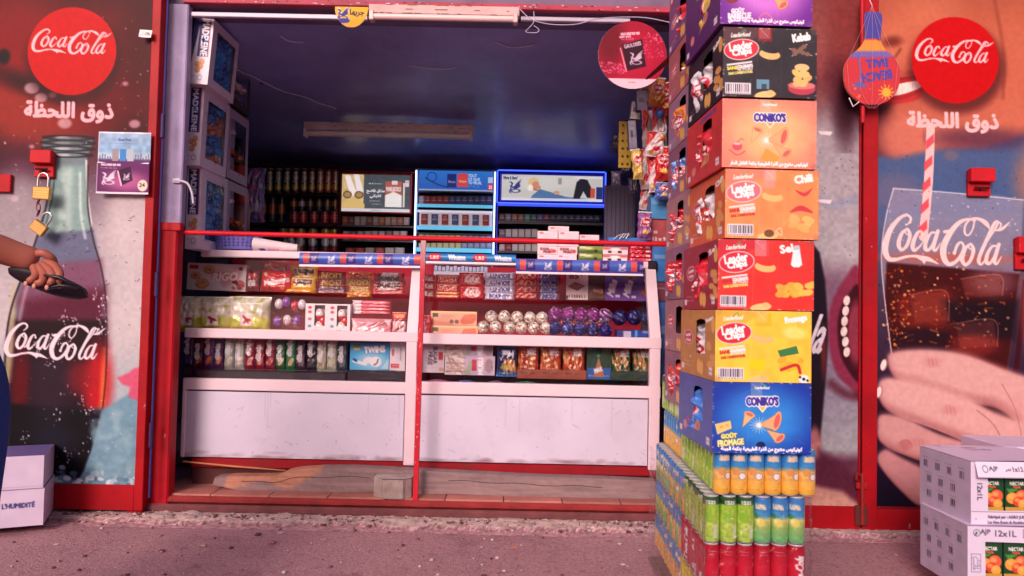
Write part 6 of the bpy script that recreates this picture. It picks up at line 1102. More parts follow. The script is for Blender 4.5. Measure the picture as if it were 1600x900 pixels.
rack('red framed cigarette rack with a picture of two cigarettes on its header', (525, 267, 650, 400), (190, 24, 36), hd1, (533, 273, 640, 331), [(352, None, 3), (375, None, 3), (398, None, 3)], back=(34, 28, 40))
def hd2(c):
    W, H = c.W, c.H; c.vgrad([(0, (30, 120, 206)), (H*.9, (24, 90, 180)), (H, (180, 200, 226))]); c.ell(20, 10, 7, 7, (20, 60, 130), ring=1.5); c.stroke([(10, 12), (30, 22), (46, 26)], 2, (16, 50, 110)); c.rect(44, 5, 58, H-5, (24, 40, 110)); c.rect(60, 4, 76, H-6, (206, 70, 66)); c.text('Winston', 51, 17, 11, 4, (230, 230, 245)); c.text('Winston', 68, 16, 12, 4, (245, 235, 240))
    for t, y, w in (('TOUT', 7, 13), ('CE QUE', 13, 18), ('TU VEUX,', 18.5, 21)): c.text(t, 77+w/2, y, w, 4.8, (190, 220, 244), bold=.3)
    c.text('ET PLUS', 86, 24, 17, 4, (90, 150, 210)); c.rect(108, 9, 116, 18, (206, 214, 230), .8); c.rect(108, 20, 116, 29, (200, 50, 70)); c.text('32', 112, 24.5, 5, 5, (245, 235, 240), bold=.3)
teal = (70, 176, 214)
rack('light blue cigarette rack with glowing white side strips', (650, 264, 772, 400), (190, 205, 225), hd2, (653.5, 267, 769, 298), [(320, teal, 4.5), (329.5, (190, 196, 216), 3), (354, teal, 5.5), (364.5, None, 2), (388, teal, 6)], (170, 205, 255), (40, 52, 86))
def hd3(c):
    W, H = c.W, c.H; c.A[:] = rgb(186, 196, 190); c.ell(60, 10, 60, 12, (206, 214, 206), .8, soft=6); c.rect(88, 4, 94, 14, (110, 110, 110), .6, soft=2); c.text('Vivre à fond', 13, 5, 22, 5, (40, 46, 110), shear=.2, bold=.4); wings(c, 19, 18, 22, (44, 50, 130)); c.ell(50, 12, 9, 8, (212, 190, 140)); c.ell(53, 17, 6, 7, (196, 140, 110)); c.ell(45, 20, 4, 5, (236, 236, 236)); c.stroke([(50, 22), (58, 24), (60, 18)], 2, (150, 90, 70), .7)
    c.poly([(48, 32), (60, 22), (76, 26), (100, 33), (136, 36), (136, 40), (44, 40)], (70, 116, 160), smooth=False); c.ell(86, 27, 5, 3, (200, 150, 120)); c.poly([(112, 36), (117, 10), (124, 4), (134, 6), (141, 20), (141, 34), (134, 34), (128, 24), (122, 36)], (32, 34, 46)); c.rect(139, 19, 146, 34, (196, 80, 60)); c.rect(148, 17, 158, 36, (30, 54, 110)); c.text('UN MOMENT JUSTE POUR TOI', 134, 3.4, 46, 3.2, (240, 244, 246), bold=.2); c.rect(0, H-4, W, H, (214, 220, 230), .9)
rack('wide blue edged cigarette rack with a reclining man on its header', (776, 266, 947, 400), (30, 50, 190), hd3, (783, 274, 941, 314), [(320, (60, 90, 255), 3), (346.5, None, 4.5), (371, None, 4), (393, None, 4)], back=(40, 36, 54))
LB = mat('blue_light_edge', .4, .3, emit=2.2); T = bpy.data.objects['cigarette_rack.002']; of = -Vector(T.location)
for x0, y0, x1, y1 in ((778, 266.5, 945, 268.5), (776, 268, 778, 318), (945, 268, 947, 318), (778, 317.5, 945, 319.3)):
    a = P(x0, y0+(x0-860)*0, YR-.03); mb = MB(); xm_ = (x0+x1)/2; mb.box((PX(x0, 292, YR-.03), YR-.034, PZ(860, y1, YR-.03)), (PX(x1, 292, YR-.03), YR-.026, PZ(860, y0, YR-.03)), rgb(50, 90, 255)); mb.build('light_strip', LB, T, loc=of)
gp = 'cigarette packs on the racks'
for i in range(11):
    x = 535+i*9.6; cc = [(196, 96, 70), (130, 60, 66), (206, 190, 196), (200, 180, 186), (150, 80, 76), (176, 160, 170), (196, 110, 80), (206, 170, 160), (200, 160, 150), (196, 120, 100), (206, 180, 180)][i]; pk(f'{ORD[i]} pack from the left on the upper shelf of the red framed rack', (x, 338+i*.15, x+8.6, 351.6), YR+.02, cc, grp=gp)
for i in range(9): x = 536+i*11.2; pk(f'{ORD[i]} pack from the left on the middle shelf of the red framed rack', (x, 361, x+10, 374.6), YR+.02, [(200, 196, 206), (120, 116, 130), (190, 186, 196), (206, 200, 210), (190, 184, 196)][i % 5], grp=gp)
for i in range(6): x = 540+i*15.5; pk(f'{ORD[i]} pack from the left on the lowest shelf of the red framed rack', (x, 387, x+14, 397.7), YR+.02, [(196, 30, 46), (196, 30, 46), (186, 180, 190), (196, 30, 46), (206, 204, 210), (200, 200, 210)][i], grp=gp)
for i in range(12): x = 654+i*9.65; pk(f'{ORD[i]} pack from the left on the top shelf of the light blue rack', (x, 306, x+8.9, 319.6), YR+.02, [(206, 170, 180), (186, 40, 50), (170, 30, 44), (176, 34, 44), (176, 34, 44), (44, 60, 130), (44, 64, 140), (40, 56, 130), (44, 60, 130), (36, 52, 120), (50, 66, 140), (60, 60, 110)][i], grp=gp)
c_, w_, h_ = xrect((655, 330, 769, 354), YR-.005); mb = MB(); mb.box((c_.x-w_/2, YR-.006, c_.z-h_/2), (c_.x+w_/2, YR+.0, c_.z+h_/2), rgb(206, 204, 220)); o = mb.build('display_plate', mat('lit_plate', .4, .3, emit=.25), bpy.data.objects['cigarette_rack.001'], loc=-Vector(bpy.data.objects['cigarette_rack.001'].location))
for i in range(7): x = 658+i*16; pk(f'{ORD[i]} pack from the left in the silver display row of the light blue rack', (x, 334+i*.3, x+10, 350+i*.3), YR-.03, [(176, 36, 46), (50, 84, 160)][i % 2], grp=gp)
for i in range(12): x = 654+i*9.65; pk(f'{ORD[i]} pack from the left, pale row above the red rail, light blue rack', (x, 366, x+9, 376), YR+.02, (206, 196, 140) if i < 7 else (130, 150, 206), grp=gp)
for i in range(12): x = 654+i*9.65; pk(f'{ORD[i]} pack from the left, pale row below the red rail, light blue rack', (x, 379.5, x+9, 387.7), YR+.02, (206, 196, 140) if i < 7 else (130, 150, 206), grp=gp)
for i in range(16): x = 780+i*9.9; pk(f'{ORD[i]} pack from the left on the upper shelf of the wide blue edged rack', (x, 334+i*.15, x+9, 346.2), YR+.02, [(90, 40, 46), (120, 110, 120), (150, 90, 70), (140, 80, 66), (60, 130, 120), (30, 90, 80), (60, 60, 130), (110, 30, 60)][i] if i < 8 else (28, 30, 60), grp=gp)
for i in range(6): x = 780+i*10.2; pk(f'{ORD[i]} grey pack from the left on the middle shelf of the wide blue edged rack', (x, 358, x+9.4, 370.6), YR+.02, [(120, 90, 110), (190, 186, 200), (196, 192, 206)][min(i, 2)], grp=gp)
for i in range(6): x = 780+i*10.2; pk(f'{ORD[i]} pack from the left on the lower shelf of the wide blue edged rack', (x, 381.5, x+9.4, 392.6), YR+.02, [(190, 160, 176), (130, 40, 60), (196, 192, 206), (200, 196, 206), (206, 200, 210), (200, 200, 210)][i], grp=gp)
# shelf unit of tubes and tins, back left
c0 = P(455, 330, 6.1); T = thing('shelf_unit', 'dark shelf unit of crisp tubes and tins at the back left', 'shelves', (c0.x, 6.1, .2)); of = -Vector(T.location)
for y in (257, 302, 350, 397): mb = MB(); mb.box((PX(372, 330, 6.0), 6.0, PZ(455, y+3, 6.0)), (PX(531, 330, 6.0), 6.3, PZ(455, y, 6.0)), rgb(72, 36, 44), .003); mb.build('shelf', WOOD, T, loc=of)
for x in (374, 528): mb = MB(); mb.box((PX(x, 330, 6.02), 6.02, .2), (PX(x+3, 330, 6.02), 6.3, PZ(455, 257, 6.0)), rgb(60, 30, 40), .003); mb.build('side_panel', WOOD, T, loc=of)
def tin(label, name, x, y0, y1, wpx, col, art, grp, Y=6.1, cat=None):
    cv = Cv(0, 0, 30, 40, .8, col); art(cv); c, w, h = xrect((x-wpx/2, y0, x+wpx/2, y1), Y); o = can_mesh(w/2, h, cv, 20).build(name, CAN, None, smooth=True, loc=(c.x, Y, c.z-h/2)); return tag(o, label, cat or name.replace('_', ' '), grp)
def tubeart(cc): return lambda c: (c.text('Chips', 8, 20, 26, 8, (235, 220, 200), rot=-90, bold=1.5), c.ell(8, 33, 5, 5, (236, 196, 110)), c.rect(0, 0, 30, 3, (200, 195, 190)), c.ell(22, 20, 5, 12, (236, 200, 120)))
for i, (x, cc, n_) in enumerate(((409, (60, 60, 40), 'olive'), (422, (40, 90, 50), 'dark green'), (435.5, (46, 100, 56), 'green'), (449, (40, 92, 52), 'deep green'), (462.5, (90, 30, 50), 'plum'), (476, (80, 36, 36), 'brown'), (488, (90, 40, 30), 'chestnut'), (501, (200, 80, 30), 'orange'), (513.5, (190, 30, 34), 'red'), (525, (180, 40, 36), 'dark red'))): tin(f'{n_} crisp tube on the top shelf at the back left', 'crisp_tube', x, 261, 301.5, 12, cc, tubeart(cc), 'crisp tubes on the top shelf', cat='crisp tube')
for i, x in enumerate((412, 426, 440, 459, 472, 485, 499, 512, 524)): tin(f'{ORD[i]} small jar from the left on the second shelf at the back left', 'coffee_jar', x, 308, 330 if i > 2 else 346, 12, random.choice([(50, 30, 34), (90, 70, 80), (70, 40, 30)]), lambda c: (c.rect(2, 12, 14, 28, random.choice([(200, 110, 40), (190, 180, 190), (140, 110, 60)])), c.rect(0, 0, 30, 7, (60, 30, 30))), 'jars on the second shelf', Y=6.12, cat='jar')
for i, x in enumerate((460, 474, 491, 508, 523)): tin(f'{ORD[i]} small red tin from the left under the jars at the back left', 'food_tin', x, 331, 349.5, 12.5, (186, 36, 50), lambda c: (c.rect(0, 12, 30, 24, (226, 190, 196), .7), c.text('TOM', 8, 18, 11, 7, (190, 30, 40), bold=1)), 'red tins', Y=6.04, cat='tin')
for i, (x, cc) in enumerate(((442, (110, 90, 60)), (455, (90, 80, 90)), (470, (96, 90, 60)), (489, (50, 60, 110)), (509, (60, 70, 120)), (523, (120, 60, 50)))): tin(f'{ORD[i]} tall tin from the left on the lowest shelf at the back left', 'milk_powder_tin', x, 357, 396.5, 15, cc, lambda c: (c.rect(0, 0, 30, 8, (196, 170, 70)), c.ell(8, 22, 6, 7, (226, 224, 230)), c.rect(2, 32, 14, 36, (190, 50, 50))), 'tall tins', Y=6.1, cat='tin')
# dark round bag and grey cardboard
mb = MB(); mb.ball((0, 0, 0), .13, rgb(20, 16, 24), 22, (1.3, .8, .55), noise=.02); tag(mb.build('black_bag', MATTE, smooth=True, loc=P(405, 372, 5.0)), 'round black bag showing above the red rail behind the basket', 'bag')
mb = MB(); a, b = P(944, 385, 5.75), P(993, 290, 5.75); mb.box((a.x, 5.75, a.z-.5), (b.x, 5.80, b.z), rgb(120, 108, 140), .004)
for i in range(7): x = a.x+(b.x-a.x)*(i+.5)/7; mb.tube([(x, 5.749, a.z-.4), (x, 5.749, b.z-.02)], .003, rgb(98, 88, 120), 4)
tag(mb.build('cardboard_sheet', CARD), 'grey ribbed cardboard sheet to the right of the blue edged rack', 'cardboard')

# ------------------------------------------------------------------ left side: sponge cake boxes etc.
def cake(label, x0, y0, x1, y1, Y, tilt, k):
    c, w, h = xrect((x0, y0, x1, y1), Y); W, H = x1-x0, y1-y0; f = Cv(0, 0, W, H, 1.1, (226, 210, 222)); f.poly([(0, 0), (W*.35, 0), (0, H*.7)], (50, 40, 110), .9) if k == 0 else None
    f.rect(W*.3 if k == 0 else 2, 2, W-4, H*.58, (44, 40, 110)); f.rect(W-5, 2, W-3.6, H*.58, (200, 60, 90), .7); f.text('MADELEINE', W*.62 if k == 0 else W*.44, H*.3, H*.54, W*.36, (240, 232, 240), rot=-90 if False else 90, bold=1.0)
    for a, b in ((.35, .7), (.55, .73), (.4, .79), (.6, .66)): f.ell(W*a, H*b, 4, 4.6, (204, 130, 90)); f.ell(W*a-1, H*b-1, 2, 2.4, (226, 160, 110))
    f.ell(W*.55, H*.9, 3.4, 4, (90, 90, 130), ring=.7); f.scrib(3, H*.88, 8, (120, 100, 130)); f.noise(.04, 10)
    d = .36; D = d*1150/Y; sd = Cv(0, 0, D, H, .8, (206, 190, 210)); sd.hole = np.zeros((sd.ny, sd.nx), bool)
    T = thing('cake_box', label, 'cake box', (c.x, Y, c.z-h/2), 'stacked white cake boxes'); T.rotation_euler = (0, tilt, 0)
    # right side with window
    mb = MB(); wd = w/2
    u = np.linspace(0, w, f.nx)-wd; v = np.linspace(h, 0, f.ny); U, V = np.meshgrid(u, v); mb.grid(np.stack([U, 0*U, V], -1), f.A)
    n = 24; hole = np.zeros((n, n), bool); hole[3:-3, 4:-3] = True; U, V = np.meshgrid(np.linspace(0, d, n), np.linspace(h, 0, n)); mb.grid(np.stack([np.full_like(U, wd), U, V], -1), rgb(210, 194, 214), hole=hole)
    sc = rgb(206, 190, 210); mb.poly([(-wd, 0, h), (wd, 0, h), (wd, d, h), (-wd, d, h)], sc); mb.poly([(-wd, 0, 0), (-wd, d, 0), (-wd, d, h), (-wd, 0, h)], sc); mb.poly([(-wd, 0, 0), (wd, 0, 0), (wd, d, 0), (-wd, d, 0)], sc); mb.poly([(-wd, d, 0), (wd, d, 0), (wd, d, h), (-wd, d, h)], sc); mb.build('carton', CARD, T)
    for q in range(18):
        b = MB(); cc = random.choice([(30, 110, 190), (50, 140, 210), (30, 80, 160), (190, 110, 80) if k == 1 else (40, 120, 200)]); b.ball((0, 0, 0), .04, rgb(cc), 12, (1, 1.2, .9), noise=.14); b.build('wrapped_cake', SHINE, T, loc=(wd-.045, .06+(q % 3)*.11+random.uniform(-.02, .02), .06+(q//3)*(h-.12)/5.4+random.uniform(0, .02)), rot=(random.uniform(0, 3), 0, 0))
    b = MB(); U, V = np.meshgrid(np.linspace(.04, d-.03, 14), np.linspace(h-.04, .04, 14)); b.grid(np.stack([wd-.002+.003*np.sin(U*60+V*40), U, V], -1), rgb(230, 230, 235)); b.build('window_film', FILM, T, smooth=True)
cake('white MADELEINE box with a navy corner, topmost of the stack', 296, 27, 326, 132, 3.87, .07, 0); cake('white MADELEINE box with brown and blue cakes, middle of the stack', 291, 134, 314, 259, 3.94, .03, 1); cake('white MADELEINE box, lowest of the stack, behind the red rail', 291, 261, 314, 389, 4.0, .0, 2)
def rearbox(label, x0, y0, x1, y1, col, k):
    c, w, h = xrect((x0, y0, x1, y1), 4.40); T = thing('sweet_box', label, 'sweet box', (c.x, 4.40, c.z-h/2), 'windowed boxes behind the cake boxes'); d = .34; mb = MB(); hole = np.zeros((16, 16), bool); hole[2:-2, 2:-2] = True; U, V = np.meshgrid(np.linspace(0, d, 16), np.linspace(h, 0, 16)); sc = rgb(col)
    mb.grid(np.stack([np.full_like(U, w/2), U, V], -1), sc, hole=hole); mb.poly([(-w/2, 0, 0), (w/2, 0, 0), (w/2, 0, h), (-w/2, 0, h)], sc); mb.poly([(-w/2, 0, h), (w/2, 0, h), (w/2, d, h), (-w/2, d, h)], sc); mb.poly([(-w/2, 0, 0), (w/2, 0, 0), (w/2, d, 0), (-w/2, d, 0)], sc); mb.poly([(-w/2, 0, 0), (-w/2, 0, h), (-w/2, d, h), (-w/2, d, 0)], sc); mb.build('carton', CARD, T)
    for q in range(10): b = MB(); b.ball((0, 0, 0), .03, rgb(random.choice([(196, 60, 60), (210, 190, 200), (190, 110, 60), (60, 80, 150), (90, 50, 40)])), 10, (1, 1, .8), noise=.12); b.build('wrapped_sweet', SHINE, T, loc=(w/2-.035, .05+(q % 4)*.075, .04+(q//4)*h*.28+random.uniform(0, .03)))
rearbox('dark yellow edged box, top of the rear stack by the cake boxes', 338, 62, 360, 160, (60, 44, 40), 0); rearbox('pink grey windowed box, middle of the rear stack by the cake boxes', 333, 165, 356, 277, (170, 150, 172), 1); rearbox('lilac windowed box, lowest of the rear stack by the cake boxes', 331, 280, 354, 388, (160, 140, 168), 2)
# shelf bracket, jars and bags further in
mb = MB(); a, b, c = P(366, 104, 4.75), P(392, 110, 4.75), P(410, 126, 4.75); mb.box((a.x, 4.75, b.z-.02), (c.x, 4.78, b.z+.012), rgb(170, 155, 165), .002); mb.box((c.x-.02, 4.75, c.z-.02), (c.x, 4.78, b.z), rgb(120, 90, 90), .002); tag(mb.build('shelf_bracket', PAINT, rot=(0, 0, 0)), 'pale perforated metal bracket end sticking out above the cake boxes', 'bracket')
def jar(label, px, y0, y1, wpx, Y, body, lid, contents):
    c, w, h = xrect((px-wpx/2, y0, px+wpx/2, y1), Y); T = thing('sweet_jar', label, 'sweet jar', (c.x, Y, c.z-h/2), 'jars and bottles beside the cake boxes'); r = w/2; mb = MB(); mb.lathe([(r*.9, 0), (r, h*.06), (r, h*.7), (r*.8, h*.8)], rgb(body), 20); mb.build('body', PLAIN, T, smooth=True); mb = MB(); mb.lathe([(r*.84, h*.8), (r*.84, h*.97), (r*.7, h)], rgb(lid), 20); mb.build('lid', PLAIN, T, smooth=True)
    for q in range(14): a = random.uniform(0, 6.28); b = MB(); b.ball((math.cos(a)*r*.93, math.sin(a)*r*.93, random.uniform(.08, .66)*h), r*.2, rgb(random.choice(contents)), 8); b.build('sweet', FOIL, T, smooth=True)
jar('clear jar with an orange lid and coloured sweets', 377, 300, 385, 26, 4.85, (150, 90, 90), (226, 80, 30), [(50, 90, 180), (210, 150, 60), (200, 50, 50), (230, 200, 200)]); jar('orange jar with red contents above the orange lidded jar', 375, 250, 300, 22, 4.9, (190, 60, 40), (60, 30, 30), [(210, 60, 30), (230, 130, 40)]); jar('slim black bottle above the orange jar', 373, 217, 250, 16, 4.9, (30, 22, 34), (26, 20, 30), [(40, 36, 50)])
pouch('hanging_bag', 'violet and pink plastic bag hanging beside the jars', 'plastic bag', (384, 262, 414, 348), 5.0, .06, lambda c: (c.noise(.3, 6), c.noise(.7, 7, (190, 70, 140), .66), c.rect(4, 56, 28, 70, (190, 190, 210), .5, soft=3)), None, m=FILM if False else FOIL, col=(96, 80, 130), crinkle=.012)
# basket and rolled paper on the counter
def basket():
    c, w, h = xrect((335, 366, 410, 391), 4.25); T = thing('plastic_basket', 'lavender perforated plastic basket on the counter', 'basket', (c.x, 4.25, c.z-h/2)); mb = MB(); n = 64; m = 12; a = np.linspace(0, 2*math.pi, n, endpoint=False); R = []
    for k in range(m): t = k/(m-1); s = .86+.14*t; R.append([(math.cos(x)*w/2*s, math.sin(x)*.10*s+.0, h*t) for x in a])
    hole = np.zeros((m, n+1), bool); R = np.array(R); idx = np.arange(m*n).reshape(m, n); o = mb.verts(R, rgb(116, 110, 196)); F = []
    for k in range(m-1):
        for j in range(n):
            if 1 < k < m-3 and (j+k % 2) % 2 == 0 and k % 2 == 0: continue
            F.append([idx[k, j], idx[k, (j+1) % n], idx[k+1, (j+1) % n], idx[k+1, j]])
    mb.faces(F, o); mb.poly(R[0][::-1], rgb(96, 90, 170)); mb.build('bowl', PLAIN, T, smooth=True); mb = MB(); mb.tube([tuple(R[-1][j % n]) for j in range(n+1)], .005, rgb(130, 124, 206), 6, cap=False); mb.build('rim', PLAIN, T, smooth=True)
basket()
def roll():
    a, b = P(398, 382, 4.18), P(466, 388, 4.22); T = MB(); n = 26; m = 24; V = []
    for i in range(m):
        t = i/(m-1); p = a+(b-a)*t; r = .034*(1-.55*t)+.006; V.append([(p.x, p.y+math.cos(x)*r*1.2, p.z-.0+math.sin(x)*r) for x in np.linspace(0, 2*math.pi, n, endpoint=False)])
    C = np.broadcast_to(rgb(228, 206, 214), (m, n, 3)).copy()
    for i in range(m):
        for j in range(n):
            if 7 < i < 14 and n*.6 < j < n*.95 and (i+j) % 2: C[i, j] = rgb(200, 60, 120)
            if 3 < i < 7 and n*.6 < j < n*.75: C[i, j] = rgb(70, 60, 150)
    T.grid(np.array(V), C, wrap=True, flip=True); return tag(T.build('rolled_cup', CARD, smooth=True), 'pink printed white paper cup lying beside the basket', 'paper cup')
roll()
# ------------------------------------------------------------------ boxes on the right counter
def sfree(big): return lambda c: (c.rect(0, 0, c.W, 1, (250, 240, 244)), c.text('SUGAR', c.W*.36, c.H*.32, 14, 4, (120, 40, 60), bold=.5), c.text('FREE', c.W*.5, c.H*.7, 13, 3.6, (120, 40, 60), bold=.5), c.ell(c.W*.82, c.H*.6, 4, 3, (196, 60, 90)), c.ell(c.W*.7, c.H*.5, 3, 2.4, (190, 110, 100))) if big else (c.scrib(4, c.H*.35, c.W*.6, (190, 130, 150), 1.2), c.rect(3, 2, 9, 4, (206, 60, 80), .8))
gb = 'small boxes piled on the right counter'; zt = CR['t1']
for i, (r, b_, n_, Y) in enumerate((((840, 397.5, 870, 409), 0, 'purple edged pink box, bottom left of the pile', 4.20), ((870, 397.5, 901, 409), 0, 'pale pink box, bottom row, second from the left', 4.20), ((840, 385, 870.5, 397), 1, 'pink box with red print, second row from the bottom, far left', 4.20), ((871, 385.5, 902, 397.5), 1, 'pink box with red print, second row from the bottom, right of its twin', 4.20), ((840, 373.5, 871.5, 384.5), 0, 'pink box behind the red rail, left one', 4.21), ((872, 374, 904, 385), 0, 'pink box behind the red rail, right one', 4.21), ((840, 361, 871.5, 373), 0, 'plain pink box above the red rail, left one', 4.22), ((872.5, 361.5, 904.5, 373.5), 0, 'plain pink box above the red rail, right one', 4.22), ((857, 353.5, 889, 361), 0, 'thin pink box topping the pile', 4.22), ((905, 367, 936, 376), 0, 'pink box with blue print standing alone above the green packs', 4.24))):
    carton('small_box', n_, 'box', r, Y, .07, sfree(b_), (214, 170, 186), gb, col=(236, 200, 212))
def grp_(c): c.A[:] = rgb(120, 140, 60); c.rect(2, 1, 12, 4, (226, 220, 220), .8); c.rect(0, c.H*.6, c.W, c.H, (70, 90, 40)); c.rect(c.W*.65, c.H*.5, c.W*.78, c.H*.8, (30, 26, 30)); c.ell(c.W*.4, c.H*.3, 7, 1.6, (200, 210, 150))
def whp(c): c.A[:] = rgb(222, 206, 214); c.rect(0, 0, c.W, c.H*.35, (200, 60, 80), .8); c.rect(c.W*.2, c.H*.5, c.W*.35, c.H*.8, (40, 34, 44)); c.rect(c.W*.6, c.H*.5, c.W*.75, c.H*.8, (40, 34, 44)); c.ell(c.W*.5, c.H*.3, 8, 2, (240, 220, 220))
def rdp(c): c.A[:] = rgb(196, 34, 60); c.scrib(3, c.H*.4, c.W*.6, (236, 180, 190), 1.2); c.rect(c.W*.7, c.H*.3, c.W*.9, c.H*.7, (240, 190, 200)); c.noise(.15, 4)
for i, (r, f, n_) in enumerate((((904, 396, 941, 408), grp_, 'green biscuit pack, bottom of its pile'), ((904, 384.5, 942, 395.5), grp_, 'green biscuit pack, top of its pile'), ((942, 398, 980, 409.5), whp, 'white and red pack, bottom of its pile'), ((942, 386, 981, 397.5), whp, 'white and red pack, top of its pile'))): carton('biscuit_pack', n_+' on the right counter', 'biscuit pack', r, 4.21, .08, f, (150, 60, 60), 'biscuit packs piled on the right counter')
for i in range(4): pouch('biscuit_pack', f'thin shiny red pack, {ORD[i]} from the bottom of its pile on the right counter', 'biscuit pack', (981+i % 2, 402.5-i*6.4, 1020-i % 2, 410-i*6.4), 4.22, .05, rdp, 'biscuit packs piled on the right counter', edge=.07)
mb = MB()
for k in range(3): mb.tube([P(958+k*10, 374, 4.3), P(966+k*8, 368-k*2, 4.3), P(975+k*4, 364+k, 4.3), P(968+k*5, 372, 4.3)], .0022, rgb(210, 205, 220), 5)
mb.box(tuple(P(950, 378, 4.32)), tuple(P(1010, 374, 4.4)), rgb(40, 120, 200), .003); tag(mb.build('cable_pack', PLAIN), 'blue tray with a loose white cable behind the red rail', 'tray')
# ------------------------------------------------------------------ right inner side
g = 'goods on the right inner wall'
def rwbag(c): c.A[:] = rgb(216, 196, 204); c.poly([(0, 0), (c.W*.6, 0), (c.W*.25, c.H*.45), (0, c.H*.6)], (206, 50, 50), .9); c.ell(c.W*.55, c.H*.72, c.W*.22, c.H*.1, (200, 40, 60)); c.ell(c.W*.8, c.H*.3, c.W*.15, c.H*.12, (226, 120, 60)); c.ell(c.W*.3, c.H*.85, c.W*.14, c.H*.07, (226, 150, 60)); c.noise(.12, 5)
for i, (r, n_, Y) in enumerate((((1003, 172, 1024, 232), 'red and white snack bag, upper left of the hanging group', 4.25), ((1017, 168, 1042, 230), 'red and white snack bag, upper right of the hanging group', 4.1), ((1008, 205, 1038, 245), 'cream snack bag with orange print in the middle of the group', 4.05), ((1001, 232, 1020, 296), 'red and white snack bag, lower left of the hanging group', 4.25), ((1014, 240, 1040, 300), 'red and white snack bag, lower right of the hanging group', 4.1), ((998, 286, 1016, 328), 'lilac snack bag under the hanging group', 4.3))): pouch('snack_bag', n_, 'snack bag', r, Y, .05, rwbag, 'hanging red and white snack bags', rot=(0, random.uniform(-.12, .12), random.uniform(-.3, .3)), crinkle=.008)
for i, (r, cc, n_) in enumerate((((1017, 304, 1045, 342), (60, 140, 200), 'light blue carton above the brick red one'), ((1018, 342, 1045, 379), (170, 70, 76), 'brick red carton printed 12 x 9'), ((1019, 380, 1046, 440), (40, 110, 180), 'blue carton beside the counter end'), ((1024, 440, 1046, 470), (120, 50, 70), 'wine red carton beside the counter end'), ((1026, 470, 1047, 600), (44, 90, 160), 'tall blue carton at the foot of the counter end'))):
    carton('stock_carton', n_, 'carton', r, 4.16+.01*i, .3, lambda c: (c.noise(.08, 8), c.text('12 x 9', c.W*.45, c.H*.85, 20, 5, (230, 215, 225), bold=.5) if i == 1 else c.rect(3, c.H*.3, c.W-4, c.H*.4, (200, 200, 215), .35), c.rect(3, c.H*.5, 9, c.H*.62, (230, 220, 230), .7) if i == 1 else None), tuple(int(q*.8) for q in cc), 'cartons between the counter and the crisp stack', col=cc)
mb = MB(); a, b = P(966, 262, 4.7), P(987, 190, 4.7); V = []
mb.box((a.x, 4.70, a.z), (b.x, 4.704, b.z), rgb(190, 150, 50), .001)
for i in range(6):
    for j in range(2): x = a.x+(b.x-a.x)*(.3+.4*j); z = a.z+(b.z-a.z)*(i+.5)/6; mb.ball((x, 4.695, z), .008, rgb(90, 60, 40), 8)
tag(mb.build('hook_card', CARD, rot=(0, 0, 0)), 'tall gold card of small round items hanging at the right', 'hanging card')
for i, (r, n_, cc) in enumerate((((985, 158, 1000, 186), 'small white and black box, upper one near the gold card', (214, 196, 206)), ((984, 188, 996, 232), 'small white and grey box, lower one near the gold card', (170, 160, 186)), ((999, 128, 1019, 158), 'dusty pink grey box high at the right, upper', (140, 118, 140)), ((996, 142, 1012, 172), 'dusty pink grey box high at the right, lower', (120, 100, 130)))): carton('small_box', n_, 'box', r, 4.55-.05*i, .06, lambda c: (c.rect(3, c.H*.35, c.W-5, c.H*.6, (60, 50, 60), .6), c.noise(.1, 4)), tuple(int(q*.7) for q in cc), 'little boxes hanging at the right', col=cc, rot=(0, random.uniform(-.1, .1), 0))
mb = MB(); mb.ball((0, 0, 0), .026, rgb(50, 80, 150), 16); tag(mb.build('toy_ball', PLAIN, smooth=True, loc=P(1031, 178, 4.0)), 'small blue ball hanging above the snack bags', 'ball')
for i in range(7):
    x, y = 958+random.uniform(-6, 30), 190+i*15+random.uniform(-5, 5); pouch('hanging_packet', f'{["topmost", "second", "third", "fourth", "fifth", "sixth", "lowest"][i]} dark packet hanging between the gold card and the ceiling corner' if i == 0 else f'{ORD[i]} dark packet from the top hanging round the gold card', 'hanging packet', (x, y, x+16, y+24), 4.9+random.uniform(0, .2), .03, lambda c: (c.noise(.3, 4), c.rect(2, 3, c.W-3, 8, (140, 130, 160), .5)), 'dark hanging packets', col=random.choice([(60, 50, 80), (90, 76, 110), (50, 46, 66)]), rot=(0, random.uniform(-.3, .3), 0))
c, w, h = xrect((985, 120, 1046, 640), 4.6); mb = MB(); mb.box((PX(1000, 300, 4.6), 4.45, .1), (1.4, 4.5, 2.1), rgb(60, 46, 66), .004); tag(mb.build('partition_board', WOOD), 'dark shelf side panel behind the hanging snack bags', 'shelf panel')

def redbag(c): c.noise(.18, 5); c.ell(c.W*.5, c.H*.4, c.W*.36, c.H*.16, (236, 216, 220)); c.ell(c.W*.5, c.H*.4, c.W*.32, c.H*.13, (196, 26, 46)); c.text('Chips', c.W*.5, c.H*.4, c.W*.5, c.H*.1, (246, 236, 240), bold=.8); c.rect(0, 0, c.W, 3, (200, 196, 206)); c.ell(c.W*.5, c.H*.75, c.W*.2, c.H*.08, (240, 190, 90))
for i, (r, cc, n_) in enumerate((((1012, 120, 1040, 168), (206, 120, 50), 'orange crisp bag hanging highest at the right'), ((1028, 128, 1056, 180), (190, 34, 44), 'red crisp bag hanging beside the orange one'), ((1024, 228, 1052, 282), (200, 40, 40), 'red crisp bag hanging lower at the right edge'), ((1022, 284, 1050, 312), (90, 110, 190), 'blue crisp bag just above the light blue carton'), ((995, 330, 1018, 374), (150, 90, 150), 'violet crisp bag above the red rail at the right'), ((990, 232, 1006, 280), (206, 170, 90), 'small golden bag beside the hanging red and white ones'))): pouch('crisp_bag', n_, 'crisp bag', r, 4.02+.02*i, .05, redbag, 'crisp bags hanging at the right', rot=(0, random.uniform(-.15, .15), random.uniform(-.3, .3)), crinkle=.008, col=cc)
